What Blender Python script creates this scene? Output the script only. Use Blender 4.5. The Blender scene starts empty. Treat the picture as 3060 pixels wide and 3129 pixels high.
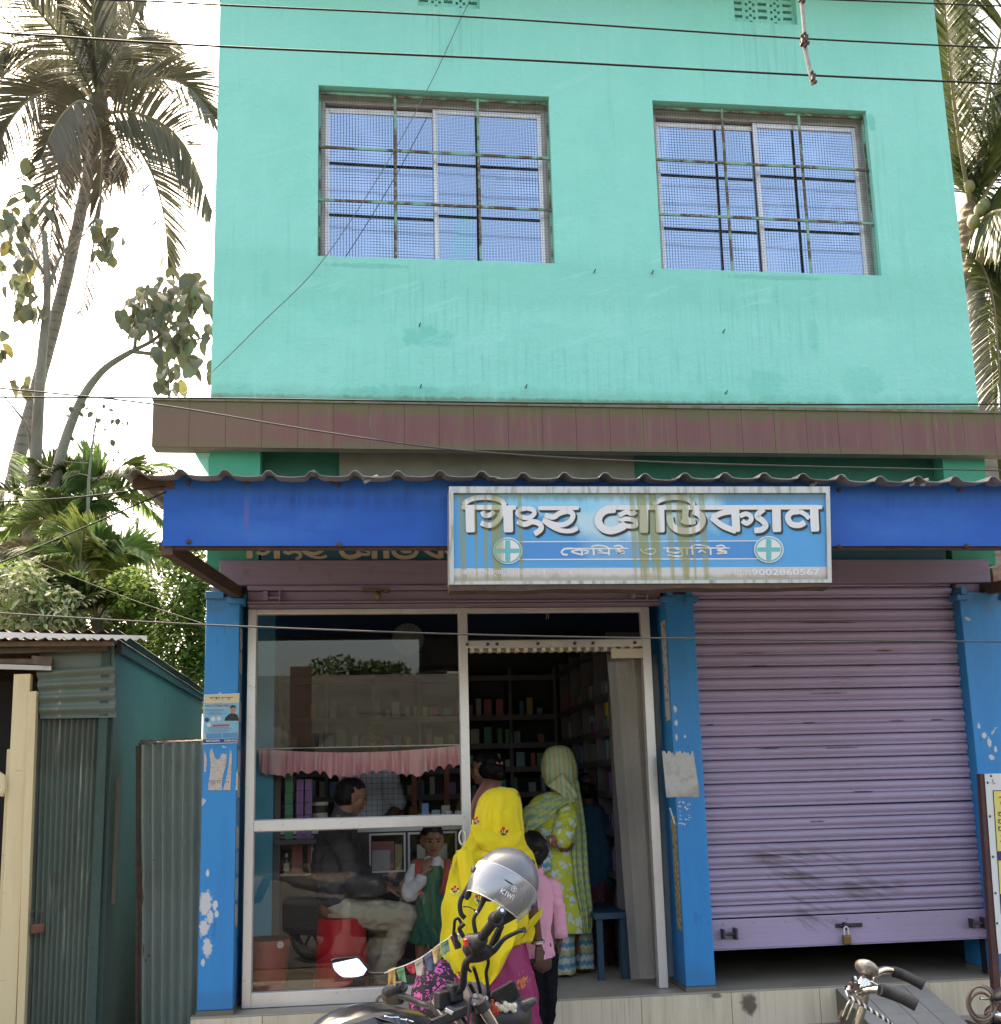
import bpy, bmesh, math, random
from mathutils import Vector, Matrix, noise
from mathutils.bvhtree import BVHTree
rnd = random.Random(7)
S = bpy.context.scene
COL = S.collection

# ---------------------------------------------------------------- camera
FPX, CX, CY = 3300.0, 1530.0, 1800.0
R = Matrix(((0.993042, -0.114892, -0.025844), (0.117678, 0.976463, 0.180752), (0.004468, -0.182535, 0.983189)))
CAMP = Vector((0.0, -7.006, 1.544))
cam = bpy.data.cameras.new('camera')
cam.sensor_fit = 'HORIZONTAL'; cam.sensor_width = 36.0
cam.lens = 36.0 * FPX / 3060.0
cam.shift_y = (CY - 1564.5) / 3060.0
cam.clip_start = 0.05; cam.clip_end = 3000
camo = bpy.data.objects.new('camera', cam); COL.objects.link(camo)
mw = Matrix.Identity(4)
for i in range(3):
    mw[i][0] = R[0][i]; mw[i][1] = R[2][i]; mw[i][2] = -R[1][i]; mw[i][3] = CAMP[i]
camo.matrix_world = mw
S.camera = camo

# ---------------------------------------------------------------- light
SUN_EL, SUN_AZ = math.radians(56), math.radians(-24)     # azimuth from +Y (behind the shop), negative = left
sun_dir = Vector((math.sin(SUN_AZ) * math.cos(SUN_EL), math.cos(SUN_AZ) * math.cos(SUN_EL), math.sin(SUN_EL)))
w = bpy.data.worlds.new('World'); S.world = w; w.use_nodes = True
nt = w.node_tree; nt.nodes.clear()
sky = nt.nodes.new('ShaderNodeTexSky'); sky.sky_type = 'NISHITA'; sky.sun_disc = False
sky.sun_elevation = SUN_EL; sky.sun_rotation = SUN_AZ
sky.air_density = 1.0; sky.dust_density = 6.0; sky.ozone_density = 1.0
bg = nt.nodes.new('ShaderNodeBackground'); bg.inputs['Strength'].default_value = 0.15
wo = nt.nodes.new('ShaderNodeOutputWorld')
nt.links.new(sky.outputs[0], bg.inputs[0]); nt.links.new(bg.outputs[0], wo.inputs[0])
sl = bpy.data.lights.new('sun', 'SUN'); sl.energy = 3.4; sl.angle = math.radians(0.5); sl.color = (1.0, 0.95, 0.86)
so = bpy.data.objects.new('sun', sl); COL.objects.link(so)
so.rotation_euler = (-sun_dir).to_track_quat('-Z', 'Y').to_euler()
S.view_settings.view_transform = 'Standard'; S.view_settings.look = 'None'
S.view_settings.gamma = 1.0; S.view_settings.exposure = 2.5; S.view_settings.use_curve_mapping = False
S.view_settings.use_white_balance = True; S.view_settings.white_balance_temperature = 8100; S.view_settings.white_balance_tint = 8
S.render.engine = 'CYCLES'
S.cycles.max_bounces = 8; S.cycles.diffuse_bounces = 4; S.cycles.transparent_max_bounces = 24
S.cycles.use_denoising = True

# ---------------------------------------------------------------- helpers
K = 3060.0 / 1904.0
def at(px, py, Y):                      # photograph pixel (3060 px wide) -> point on the plane y = Y
    d = R.transposed() @ Vector(((px - CX) / FPX, 1.0, -(py - CY) / FPX))
    return CAMP + d * ((Y - CAMP.y) / d.y)
def D(x, y, Y):                         # the same for the 1904 px wide view
    return at(x * K, y * K, Y)

class MB:
    def __init__(s): s.v = []; s.f = []; s.m = []; s.mi = 0
    def add(s, vs, fs):
        o = len(s.v); s.v += [tuple(v) for v in vs]
        for f in fs: s.f.append([i + o for i in f]); s.m.append(s.mi)
        return s
    def bx(s, x0, x1, y0, y1, z0, z1):
        vs = [(x0,y0,z0),(x1,y0,z0),(x1,y1,z0),(x0,y1,z0),(x0,y0,z1),(x1,y0,z1),(x1,y1,z1),(x0,y1,z1)]
        return s.add(vs, [(0,3,2,1),(4,5,6,7),(0,1,5,4),(1,2,6,5),(2,3,7,6),(3,0,4,7)])
    def box(s, c, size, rot=None):
        hx, hy, hz = size[0]/2, size[1]/2, size[2]/2
        vs = [Vector(p) for p in ((-hx,-hy,-hz),(hx,-hy,-hz),(hx,hy,-hz),(-hx,hy,-hz),(-hx,-hy,hz),(hx,-hy,hz),(hx,hy,hz),(-hx,hy,hz))]
        if rot is not None: vs = [rot @ v for v in vs]
        c = Vector(c)
        return s.add([v + c for v in vs], [(0,3,2,1),(4,5,6,7),(0,1,5,4),(1,2,6,5),(2,3,7,6),(3,0,4,7)])
    def beam(s, a, b, w, h, up=(0,0,1)):
        a = Vector(a); b = Vector(b); t = (b - a).normalized(); u = Vector(up)
        if abs(t.dot(u)) > .98: u = Vector((0,1,0))
        x = t.cross(u).normalized() * (w/2); z = x.cross(t).normalized() * (h/2)
        vs = [a-x-z, a+x-z, a+x+z, a-x+z, b-x-z, b+x-z, b+x+z, b-x+z]
        return s.add(vs, [(0,1,2,3),(7,6,5,4),(0,4,5,1),(1,5,6,2),(2,6,7,3),(3,7,4,0)])
    def tube(s, pts, r, n=8, cap=True):
        pts = [Vector(p) for p in pts]; rs = r if isinstance(r, (list, tuple)) else [r]*len(pts)
        rings = []; t0 = None; nx = None
        for i, p in enumerate(pts):
            a = pts[max(i-1, 0)]; b = pts[min(i+1, len(pts)-1)]
            t = (b - a); t = t.normalized() if t.length > 1e-9 else Vector((0,0,1))
            if nx is None:
                nx = t.cross(Vector((0,0,1)))
                if nx.length < .05: nx = t.cross(Vector((1,0,0)))
            nx = (nx - t * nx.dot(t)).normalized(); ny = t.cross(nx)
            rings.append([p + (nx*math.cos(2*math.pi*k/n) + ny*math.sin(2*math.pi*k/n))*rs[i] for k in range(n)])
        return s.loft(rings, cap)
    def loft(s, rings, cap=True, closed=True):
        n = len(rings[0]); vs = [p for r in rings for p in r]; fs = []
        m = n if closed else n-1
        for i in range(len(rings)-1):
            for k in range(m):
                k2 = (k+1) % n
                fs.append((i*n+k, i*n+k2, (i+1)*n+k2, (i+1)*n+k))
        if cap:
            fs.append(tuple(range(n-1, -1, -1))); fs.append(tuple((len(rings)-1)*n + k for k in range(n)))
        return s.add(vs, fs)
    def ball(s, c, r, nu=12, nv=8, rot=None):
        c = Vector(c); r = r if isinstance(r, (tuple, list)) else (r, r, r)
        vs = []; fs = []
        for j in range(1, nv):
            th = math.pi*j/nv
            for i in range(nu):
                ph = 2*math.pi*i/nu
                p = Vector((r[0]*math.sin(th)*math.cos(ph), r[1]*math.sin(th)*math.sin(ph), r[2]*math.cos(th)))
                vs.append((rot @ p if rot is not None else p) + c)
        t = Vector((0,0,r[2])); b = -t
        vs.append((rot @ t if rot is not None else t) + c); vs.append((rot @ b if rot is not None else b) + c)
        T = len(vs)-2; B = T+1
        for j in range(nv-2):
            for i in range(nu):
                i2 = (i+1) % nu; fs.append((j*nu+i, (j+1)*nu+i, (j+1)*nu+i2, j*nu+i2))
        for i in range(nu):
            i2 = (i+1) % nu; fs.append((T, i, i2)); fs.append((B, (nv-2)*nu+i2, (nv-2)*nu+i))
        return s.add(vs, fs)
    def prism(s, poly, nrm, th):         # 3-d polygon extruded by th along nrm
        nrm = Vector(nrm).normalized(); a = [Vector(p) for p in poly]; b = [p + nrm*th for p in a]; n = len(a)
        fs = [tuple(range(n-1, -1, -1)), tuple(range(n, 2*n))] + [(i, (i+1) % n, n+(i+1) % n, n+i) for i in range(n)]
        return s.add(a + b, fs)
    def mesh(s, name, mats):
        me = bpy.data.meshes.new(name); me.from_pydata(s.v, [], s.f)
        for m in mats: me.materials.append(m)
        if len(mats) > 1: me.polygons.foreach_set('material_index', s.m)
        me.validate(); me.update(); return me

def wloc(o):
    v = Vector((0,0,0))
    while o is not None: v += o.location; o = o.parent
    return v
def tag(o, label=None, cat=None, group=None, kind=None):
    if label: o['label'] = label
    if cat: o['category'] = cat
    if group: o['group'] = group
    if kind: o['kind'] = kind
    return o
def thing(name, label, cat, loc=(0,0,0), group=None):
    o = bpy.data.objects.new(name, None); COL.objects.link(o); o.location = loc; o.empty_display_size = .1
    return tag(o, label, cat, group)
def fixn(me):
    bm = bmesh.new(); bm.from_mesh(me); bmesh.ops.recalc_face_normals(bm, faces=bm.faces); bm.to_mesh(me); bm.free()
def obj(name, mb, mats, parent=None, smooth=False, label=None, cat=None, group=None, kind=None, bevel=0, sub=0, fix=True):
    if not isinstance(mats, (list, tuple)): mats = [mats]
    me = mb.mesh(name, mats) if isinstance(mb, MB) else mb
    if not isinstance(mb, MB) and len(me.materials) == 0:
        for m in mats: me.materials.append(m)
    if fix: fixn(me)
    o = bpy.data.objects.new(name, me); COL.objects.link(o)
    if parent is not None:
        o.parent = parent; me.transform(Matrix.Translation(-wloc(parent)))
    elif cat:
        xs = [v.co for v in me.vertices]
        c = Vector((sum(v.x for v in xs)/len(xs), sum(v.y for v in xs)/len(xs), min(v.z for v in xs)))
        me.transform(Matrix.Translation(-c)); o.location = c
    if smooth:
        for p in me.polygons: p.use_smooth = True
        if smooth != 'all':
            try: me.set_sharp_from_angle(angle=math.radians(38))
            except Exception: pass
    if bevel:
        b = o.modifiers.new('bevel', 'BEVEL'); b.width = bevel; b.segments = 2; b.limit_method = 'ANGLE'
    if sub:
        m = o.modifiers.new('sub', 'SUBSURF'); m.levels = sub; m.render_levels = sub
    return tag(o, label, cat, group, kind)
def dup(o, parent=None, loc=None, label=None):
    c = o.copy(); COL.objects.link(c)
    if parent is not None: c.parent = parent
    if loc is not None: c.location = loc
    if label: c['label'] = label
    for ch in list(o.children): dup(ch, c)
    return c
def remesh(mb, voxel=.012, smooth=4, disp=0, dscale=8, dvec=(1,1,1), seed=0):   # closed shapes -> one continuous skin
    me = mb.mesh('tmp', [])
    fixn(me)
    o = bpy.data.objects.new('tmp', me); COL.objects.link(o)
    m = o.modifiers.new('r', 'REMESH'); m.mode = 'VOXEL'; m.voxel_size = voxel
    if smooth:
        s2 = o.modifiers.new('s', 'SMOOTH'); s2.iterations = smooth; s2.factor = .5
    dg = bpy.context.evaluated_depsgraph_get()
    out = bpy.data.meshes.new_from_object(o.evaluated_get(dg))
    bpy.data.objects.remove(o); bpy.data.meshes.remove(me)
    if disp:
        ns = [v.normal.copy() for v in out.vertices]
        for v, n in zip(out.vertices, ns):
            p = Vector((v.co.x*dvec[0], v.co.y*dvec[1], v.co.z*dvec[2]))*dscale + Vector((seed*3.1, seed*1.7, seed))
            v.co += n * disp * (noise.noise(p) + .5*noise.noise(p*2.3))
    for p in out.polygons: p.use_smooth = True
    return out
def cap(mb, a, b, ra, rb, n=12):         # tapered capsule with round ends
    a = Vector(a); b = Vector(b); L = (b-a).length; t = (b-a)/L if L > 1e-6 else Vector((0,0,1))
    pts = []; rs = []
    for k in range(4):
        th = math.pi/2*(1 - k/4); pts.append(a - t*ra*math.sin(th)); rs.append(max(ra*math.cos(th), ra*.05))
    pts.append(a); rs.append(ra); pts.append(b); rs.append(rb)
    for k in range(1, 5):
        th = math.pi/2*k/4; pts.append(b + t*rb*math.sin(th)); rs.append(max(rb*math.cos(th), rb*.05))
    return mb.tube(pts, rs, n)
def chain(mb, pts, rs, n=12):
    for i in range(len(pts)-1): cap(mb, pts[i], pts[i+1], rs[i], rs[i+1], n)
def smoothpts(pts, k=6):                 # Catmull-Rom
    pts = [Vector(p) for p in pts]; out = []
    for i in range(len(pts)-1):
        p0 = pts[max(i-1,0)]; p1 = pts[i]; p2 = pts[i+1]; p3 = pts[min(i+2, len(pts)-1)]
        for j in range(k):
            t = j/k
            out.append(.5*((2*p1) + (p2-p0)*t + (2*p0-5*p1+4*p2-p3)*t*t + (3*p1-p0-3*p2+p3)*t**3))
    out.append(pts[-1]); return out
def catm(vals, k=6):
    out = [v.x for v in smoothpts([(v,0,0) for v in vals], k)]; return out

# ---------------------------------------------------------------- materials
def rgb(h): # sRGB 0-255 -> linear
    return tuple((c/255/12.92 if c/255 <= .04045 else ((c/255+.055)/1.055)**2.4) for c in h)
class NB:
    def __init__(s, nt): s.nt = nt; s.n = nt.nodes; s.l = nt.links
    def new(s, t, **kw):
        n = s.n.new(t)
        for k, v in kw.items(): setattr(n, k, v)
        return n
    def link(s, a, b): s.l.new(a, b)
    def math(s, op, a, b=None, clamp=False):
        n = s.new('ShaderNodeMath', operation=op); n.use_clamp = clamp
        for i, x in enumerate((a, b)):
            if x is None: continue
            if isinstance(x, (int, float)): n.inputs[i].default_value = x
            else: s.link(x, n.inputs[i])
        return n.outputs[0]
    def noise(s, co, scale, detail=4, rough=.55, dist=0):
        mp = s.new('ShaderNodeMapping'); s.link(co, mp.inputs[0])
        sc = scale if isinstance(scale, (tuple, list)) else (scale,)*3
        mp.inputs['Scale'].default_value = sc
        n = s.new('ShaderNodeTexNoise'); n.inputs['Scale'].default_value = 1
        n.inputs['Detail'].default_value = detail; n.inputs['Roughness'].default_value = rough
        n.inputs['Distortion'].default_value = dist
        s.link(mp.outputs[0], n.inputs['Vector']); return n.outputs['Fac']
    def ramp(s, x, lo, hi):
        n = s.new('ShaderNodeMapRange'); n.clamp = True
        n.inputs[1].default_value = lo; n.inputs[2].default_value = hi
        s.link(x, n.inputs[0]); return n.outputs[0]
    def mix(s, fac, a, b, mode='MIX'):
        n = s.new('ShaderNodeMix', data_type='RGBA', blend_type=mode)
        for i, x in ((0, fac), (6, a), (7, b)):
            if isinstance(x, (int, float)): n.inputs[i].default_value = x
            elif isinstance(x, tuple): n.inputs[i].default_value = (*x[:3], 1)
            else: s.link(x, n.inputs[i])
        return n.outputs[2]
def M(name, col, rough=.6, metal=0, layers=(), bump=(), spec=.5, coat=0, transl=0, alpha=1, coord='Object', vary=0, sheen=0, world=False):
    """layers: ('noise', scale, lo, hi, colour, amount) | ('blob', centre, radii, colour, amount[, noise scale])
       ('band', axis, lo, hi, soft, colour, amount, scale) | ('wave', axis, freq, lo, hi, colour, amount)"""
    m = bpy.data.materials.new(name); m.use_nodes = True; nb = NB(m.node_tree)
    bs = nb.n['Principled BSDF']; out = nb.n['Material Output']
    if world or any(L[0] in ('blob', 'band') for L in layers): co = nb.new('ShaderNodeNewGeometry').outputs['Position']
    else: co = nb.new('ShaderNodeTexCoord').outputs[coord]
    c = col
    if vary:
        oi = nb.new('ShaderNodeObjectInfo')
        h = nb.new('ShaderNodeHueSaturation'); h.inputs['Color'].default_value = (*col, 1)
        nb.link(nb.math('ADD', nb.math('MULTIPLY', oi.outputs['Random'], 2*vary), 1-vary), h.inputs['Value'])
        nb.link(nb.math('ADD', nb.math('MULTIPLY', oi.outputs['Random'], .06*vary), .5-.03*vary), h.inputs['Hue'])
        c = h.outputs[0]
    for L in layers:
        if L[0] == 'noise':
            f = nb.ramp(nb.noise(co, L[1], 5), L[2], L[3]); f = nb.math('MULTIPLY', f, L[5]); c = nb.mix(f, c, L[4])
        elif L[0] == 'blob':
            sub = nb.new('ShaderNodeVectorMath', operation='SUBTRACT'); nb.link(co, sub.inputs[0]); sub.inputs[1].default_value = L[1]
            dv = nb.new('ShaderNodeVectorMath', operation='DIVIDE'); nb.link(sub.outputs[0], dv.inputs[0]); dv.inputs[1].default_value = L[2]
            ln = nb.new('ShaderNodeVectorMath', operation='LENGTH'); nb.link(dv.outputs[0], ln.inputs[0])
            x = nb.math('ADD', ln.outputs['Value'], nb.math('MULTIPLY', nb.math('SUBTRACT', nb.noise(co, L[5] if len(L) > 5 else 6, 5), .5), 1.6))
            f = nb.math('MULTIPLY', nb.ramp(x, 1.1, .75), L[4]); c = nb.mix(f, c, L[3])
        elif L[0] == 'band':
            sp = nb.new('ShaderNodeSeparateXYZ'); nb.link(co, sp.inputs[0]); x = sp.outputs[L[1]]
            x = nb.math('ADD', x, nb.math('MULTIPLY', nb.math('SUBTRACT', nb.noise(co, L[7], 5), .5), L[4]*2.5))
            f = nb.math('MULTIPLY', nb.ramp(x, L[2]-L[4], L[2]), nb.ramp(x, L[3]+L[4], L[3]))
            c = nb.mix(nb.math('MULTIPLY', f, L[6]), c, L[5])
        elif L[0] == 'scuff':             # anisotropic smears inside a soft ellipse: centre, radii, rotation, noise scale, lo, hi, colour, amount
            sub = nb.new('ShaderNodeVectorMath', operation='SUBTRACT'); nb.link(co, sub.inputs[0]); sub.inputs[1].default_value = L[1]
            dv = nb.new('ShaderNodeVectorMath', operation='DIVIDE'); nb.link(sub.outputs[0], dv.inputs[0]); dv.inputs[1].default_value = L[2]
            ln = nb.new('ShaderNodeVectorMath', operation='LENGTH'); nb.link(dv.outputs[0], ln.inputs[0])
            rm = nb.new('ShaderNodeMapping'); nb.link(sub.outputs[0], rm.inputs[0]); rm.inputs['Rotation'].default_value = (0, L[3], 0)
            f = nb.math('MULTIPLY', nb.ramp(nb.noise(rm.outputs[0], L[4], 6, .65), L[5], L[6]), nb.ramp(ln.outputs['Value'], 1.0, .45))
            c = nb.mix(nb.math('MULTIPLY', f, L[8]), c, L[7])
        elif L[0] == 'wave':
            sp = nb.new('ShaderNodeSeparateXYZ'); nb.link(co, sp.inputs[0])
            x = nb.math('SINE', nb.math('MULTIPLY', sp.outputs[L[1]], L[2])); f = nb.math('MULTIPLY', nb.ramp(x, L[3], L[4]), L[6]); c = nb.mix(f, c, L[5])
        elif L[0] == 'zig':               # zig-zag stripes along z
            sp = nb.new('ShaderNodeSeparateXYZ'); nb.link(co, sp.inputs[0])
            xx = nb.math('ADD', sp.outputs[0], nb.math('MULTIPLY', sp.outputs[1], .8))
            zz = nb.math('MULTIPLY', nb.math('PINGPONG', xx, L[2]), L[3])
            x = nb.math('SINE', nb.math('MULTIPLY', nb.math('ADD', sp.outputs[2], zz), L[1]))
            c = nb.mix(nb.math('MULTIPLY', nb.ramp(x, L[4], L[5]), L[7]), c, L[6])
        elif L[0] == 'vor':               # spots: scale, radius, softness, colour, amount, noise distort
            ns = nb.new('ShaderNodeTexNoise'); ns.inputs['Scale'].default_value = L[1]*1.7; nb.link(co, ns.inputs['Vector'])
            mx = nb.new('ShaderNodeMix', data_type='VECTOR'); mx.inputs[0].default_value = L[6]
            nb.link(co, mx.inputs[4]); nb.link(ns.outputs['Color'], mx.inputs[5])
            v = nb.new('ShaderNodeTexVoronoi'); v.inputs['Scale'].default_value = L[1]; nb.link(mx.outputs[1], v.inputs['Vector'])
            c = nb.mix(nb.math('MULTIPLY', nb.ramp(v.outputs['Distance'], L[2]+L[3], L[2]), L[5]), c, L[4])
    if isinstance(c, tuple): bs.inputs['Base Color'].default_value = (*c[:3], 1)
    else: nb.link(c, bs.inputs['Base Color'])
    bs.inputs['Roughness'].default_value = rough; bs.inputs['Metallic'].default_value = metal
    bs.inputs['Specular IOR Level'].default_value = spec; bs.inputs['Coat Weight'].default_value = coat
    bs.inputs['Alpha'].default_value = alpha
    if sheen: bs.inputs['Sheen Weight'].default_value = sheen
    if bump:
        h = None
        for (sc, amt) in bump:
            x = nb.math('MULTIPLY', nb.noise(co, sc, 6, .6), amt); h = x if h is None else nb.math('ADD', h, x)
        b = nb.new('ShaderNodeBump'); b.inputs['Strength'].default_value = 1; b.inputs['Distance'].default_value = 1
        nb.link(h, b.inputs['Height']); nb.link(b.outputs[0], bs.inputs['Normal'])
    if transl:
        t = nb.new('ShaderNodeBsdfTranslucent'); mx = nb.new('ShaderNodeMixShader'); mx.inputs[0].default_value = transl
        if isinstance(c, tuple): t.inputs[0].default_value = (*c[:3], 1)
        else: nb.link(c, t.inputs[0])
        nb.link(bs.outputs[0], mx.inputs[1]); nb.link(t.outputs[0], mx.inputs[2]); nb.link(mx.outputs[0], out.inputs[0])
    return m
def glassmat(name, tint=(.9,.95,.95), base=.06, ior=1.5, gcol=(1,1,1), rough=0.0, milk=0):
    m = bpy.data.materials.new(name); m.use_nodes = True; nb = NB(m.node_tree); nb.n.remove(nb.n['Principled BSDF'])
    t = nb.new('ShaderNodeBsdfTransparent'); t.inputs[0].default_value = (*tint, 1)
    g = nb.new('ShaderNodeBsdfGlossy'); g.inputs['Color'].default_value = (*gcol, 1); g.inputs['Roughness'].default_value = rough
    fr = nb.new('ShaderNodeFresnel'); fr.inputs[0].default_value = ior
    mx = nb.new('ShaderNodeMixShader'); nb.link(nb.math('ADD', fr.outputs[0], base, True), mx.inputs[0])
    if milk:
        df = nb.new('ShaderNodeBsdfDiffuse'); df.inputs[0].default_value = (.6,.62,.66,1); m2 = nb.new('ShaderNodeMixShader'); m2.inputs[0].default_value = milk
        nb.link(t.outputs[0], m2.inputs[1]); nb.link(df.outputs[0], m2.inputs[2]); t = m2
    nb.link(t.outputs[0], mx.inputs[1]); nb.link(g.outputs[0], mx.inputs[2]); nb.link(mx.outputs[0], nb.n['Material Output'].inputs[0])
    return m
# ================================================================ SETTING + SHOP BUILDING
XL, XR = -1.065, 4.371
bzt_, bzb_ = at(700,1222,-.10).z, at(1607,1377,-.10).z
FLOOR = 0.25
mint = (.228, .625, .545)
moss = (.10, .12, .03); grime = (.05, .045, .035)
m_mint = M('mint_plaster', mint, .75, layers=(
    ('noise', 1.0, .35, .75, (.165, .60, .49), .7), ('noise', (9, 9, 2.5), .5, .8, (.24, .68, .58), .5), ('noise', (2.5, 2.5, .5), .55, .8, (.22, .66, .56), .5),
    ('blob', D(815,640,0), (.20,.3,.07), (.10,.50,.41), .6, 14), ('blob', D(1640,725,0), (.16,.3,.11), (.08,.47,.38), .5, 12),
    ('blob', D(1460,735,0), (.16,.3,.13), (.11,.52,.42), .4, 12), ('blob', D(640,580,0), (.25,.3,.16), (.15,.58,.48), .45, 8),
    ('blob', D(760,748,0), (.42,.3,.06), (.12,.50,.42), .7, 20), ('blob', D(1658,232,0), (.04,.3,.07), (.08,.45,.37), .6, 16),
    ('blob', D(1550,640,0), (.04,.3,.14), (.13,.54,.45), .5, 14), ('blob', D(505,540,0), (.03,.3,.10), (.12,.52,.43), .5, 14),
    ('band', 2, 4.09, 4.19, .07, (.15,.46,.36), .6, (9,9,5)), ('band', 2, 4.09, 4.165, .02, (.13,.16,.08), .7, (30,30,8)),
    ('noise', (16, 16, .9), .60, .76, (.30,.69,.60), .5), ('noise', (22, 22, .7), .60, .72, (.15,.52,.43), .45), ('noise', (1.6,1.6,1.1), .48, .62, (.235,.645,.55), .5), ('band', 2, 4.9, 5.16, .12, (.17,.53,.44), .45, (24,24,1.2)), ('noise', (40, 40, 1.6), .67, .75, (.12,.50,.40), .35), ('noise', 60, .69, .76, (.12,.45,.36), .5),
    *[('scuff', D(x, y, 0), (rx_, .3, rz_), 0, (26,26,1.1), .50, .64, (.13,.47,.39), am) for x, y, rx_, rz_, am in ((830,575,.75,.32,.5),(1465,600,.75,.36,.5),(1100,700,2.4,.22,.45),(1660,400,.35,.9,.4),(860,60,.35,.35,.6),(1460,90,.4,.4,.6))],
    ('scuff', D(1100,400,0), (3.2,.3,1.9), .35, (1.3,1.3,9), .60, .63, (.26,.66,.58), .6),
    ('blob', D(700,505,0), (.3,.3,.02), (.10,.42,.33), .5, 30), ('blob', D(1480,528,0), (.4,.3,.02), (.10,.42,.33), .5, 30)),
    bump=((45, .003), (7, .010), (160, .0008), (2.2, .02)))
m_green = M('emerald_plaster', (.035, .30, .19), .75, layers=(('noise', 3, .4, .8, (.02,.20,.13), .6),), bump=((40, .0015),))
m_dkgreen = M('shaded_dark_emerald_plaster', (.012, .13, .085), .75, layers=(('noise', 5, .4, .8, (.006,.08,.05), .7),), bump=((40, .002),))  # dark green paint with the shade under ledge and awning put in
m_olive = M('bare_plaster', (.17, .17, .13), .85, layers=(('noise', 6, .4, .8, (.10,.11,.08), .7), ('noise', 60, .6, .8, (.08,.08,.06), .6)), bump=((40, .003),))
m_blue = M('blue_paint', (.007, .235, .56), .45, layers=(
    ('noise', (34,34,1.3), .70, .725, (.004,.05,.13), .8), ('noise', (13,13,5), .66, .70, (.010,.15,.40), .6), ('noise', (9,9,4), .775, .785, (.08,.42,.10), .7),
    ('noise', (8, 8, 1.2), .45, .8, (.010, .16, .45), .6), ('noise', (30,30,8), .66, .72, (.02,.09,.2), .5),
    *[('blob', D(x, y, -.06), (a, .2, b), (.60,.60,.57), .95, 60) for x, y, a, b in ((391,1718,.035,.075),(400,1745,.02,.04),(388,1765,.03,.05),(394,1802,.03,.06),(409,1722,.016,.03),(412,1738,.014,.02),(386,1830,.014,.02),(395,1660,.01,.025),(1284,1348,.012,.022),(1286,1374,.012,.018),(1287,1402,.008,.022),(1303,1400,.008,.012),(1306,1452,.010,.018),(1872,1398,.018,.022),(1882,1412,.015,.03),(1886,1440,.02,.02),(1862,1380,.01,.02),(1894,1425,.012,.02))], *[('blob', D(x, y, -.06), (.02, .2, .07), (.06,.36,.07), .8, 9) for x, y in ((1267,1560),(1271,1680),(456,1470))], ('vor', 3.1, .05, .012, (.55,.56,.54), .7, .35), ('noise', (3.2,3.2,2.2), .735, .75, (.62,.62,.6), .9),
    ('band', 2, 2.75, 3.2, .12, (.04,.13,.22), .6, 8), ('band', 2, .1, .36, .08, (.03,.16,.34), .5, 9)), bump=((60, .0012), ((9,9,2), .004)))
m_purple = M('mauve_paint', (.23, .172, .235), .55, layers=(('noise', (1.5,1.5,30), .5, .85, (.16,.115,.16), .5), ('noise', 9, .62, .75, (.10,.07,.06), .5), ('noise',40,.66,.8,(.33,.26,.34),.4)), bump=((50, .0012),))
m_shut = M('mauve_shutter_paint', (.405, .318, .455), .42, world=True, layers=(
    ('scuff', at(2050+900/1.885, 2500+360/1.885, .03), (.55,.4,.32), -.42, (2.2,4,22), .50, .66, (.12,.095,.085), .85),
    ('scuff', at(2050+640/1.885, 2500+220/1.885, .03), (.30,.4,.10), -.25, (3,4,26), .46, .60, (.11,.085,.08), .8),
    ('scuff', at(2050+1150/1.885, 2500+410/1.885, .03), (.30,.4,.12), -.35, (3,4,22), .46, .60, (.14,.11,.10), .75),
    ('scuff', at(2050+850/1.885, 2500+580/1.885, .03), (.22,.4,.12), -.6, (3,4,22), .48, .62, (.13,.105,.10), .7),
    *[('blob', at(1950+a/1.7153, 1750+b/1.7153, .03), (rx_, .3, .006), (.075,.03,.028), .9, 22) for a, b, rx_ in ((600,420,.12),(640,487,.07),(1290,408,.07),(1210,487,.06),(1000,632,.14),(960,262,.16),(1080,262,.1),(900,787,.05),(1360,776,.06),(1570,770,.06),(690,922,.09),(1060,918,.12),(940,1304,.05),(1180,1148,.08),(380,797,.03))],
    ('noise', (1.1, 1.1, 18), .5, .8, (.32,.245,.33), .6), ('noise', (4,4,80), .69, .77, (.10,.05,.05), .75), ('noise', (1.5,1.5,1.2), .45, .75, (.31,.25,.31), .5),
    ('noise', (2.2, 2.2, 5), .62, .80, (.25,.21,.21), .5), ('noise', 34, .68, .8, (.55,.48,.6), .35)), bump=((60, .0008), (5, .004)))
m_alu = M('aluminium', (.74, .71, .68), .36, .6, layers=(('noise', (3,3,2), .45, .8, (.42,.40,.38), .5), ('noise', 30, .62, .75, (.30,.27,.24), .45)))
m_alud = M('aged_aluminium', (.42, .40, .38), .5, .4, layers=(('noise', 9, .45, .7, (.24,.22,.20), .6),))
m_rustbar = M('mint_paint_over_rust', (.16,.34,.25), .75, layers=(('noise', (5,5,5), .44, .52, (.085,.045,.026), .95), ('noise', 40, .55, .65, (.30,.46,.36), .5)))
m_mesh = M('galvanised_mesh', (.13,.12,.11), .6, .5)
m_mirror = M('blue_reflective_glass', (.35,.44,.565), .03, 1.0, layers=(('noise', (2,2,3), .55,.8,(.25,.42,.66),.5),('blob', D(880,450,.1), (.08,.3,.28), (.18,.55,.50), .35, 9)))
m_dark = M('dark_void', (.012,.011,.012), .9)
m_floor = M('shop_floor', (.38,.33,.26), .5, layers=(('noise', 3, .4, .8, (.2,.18,.15), .6),), bump=((50,.0008),))
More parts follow.
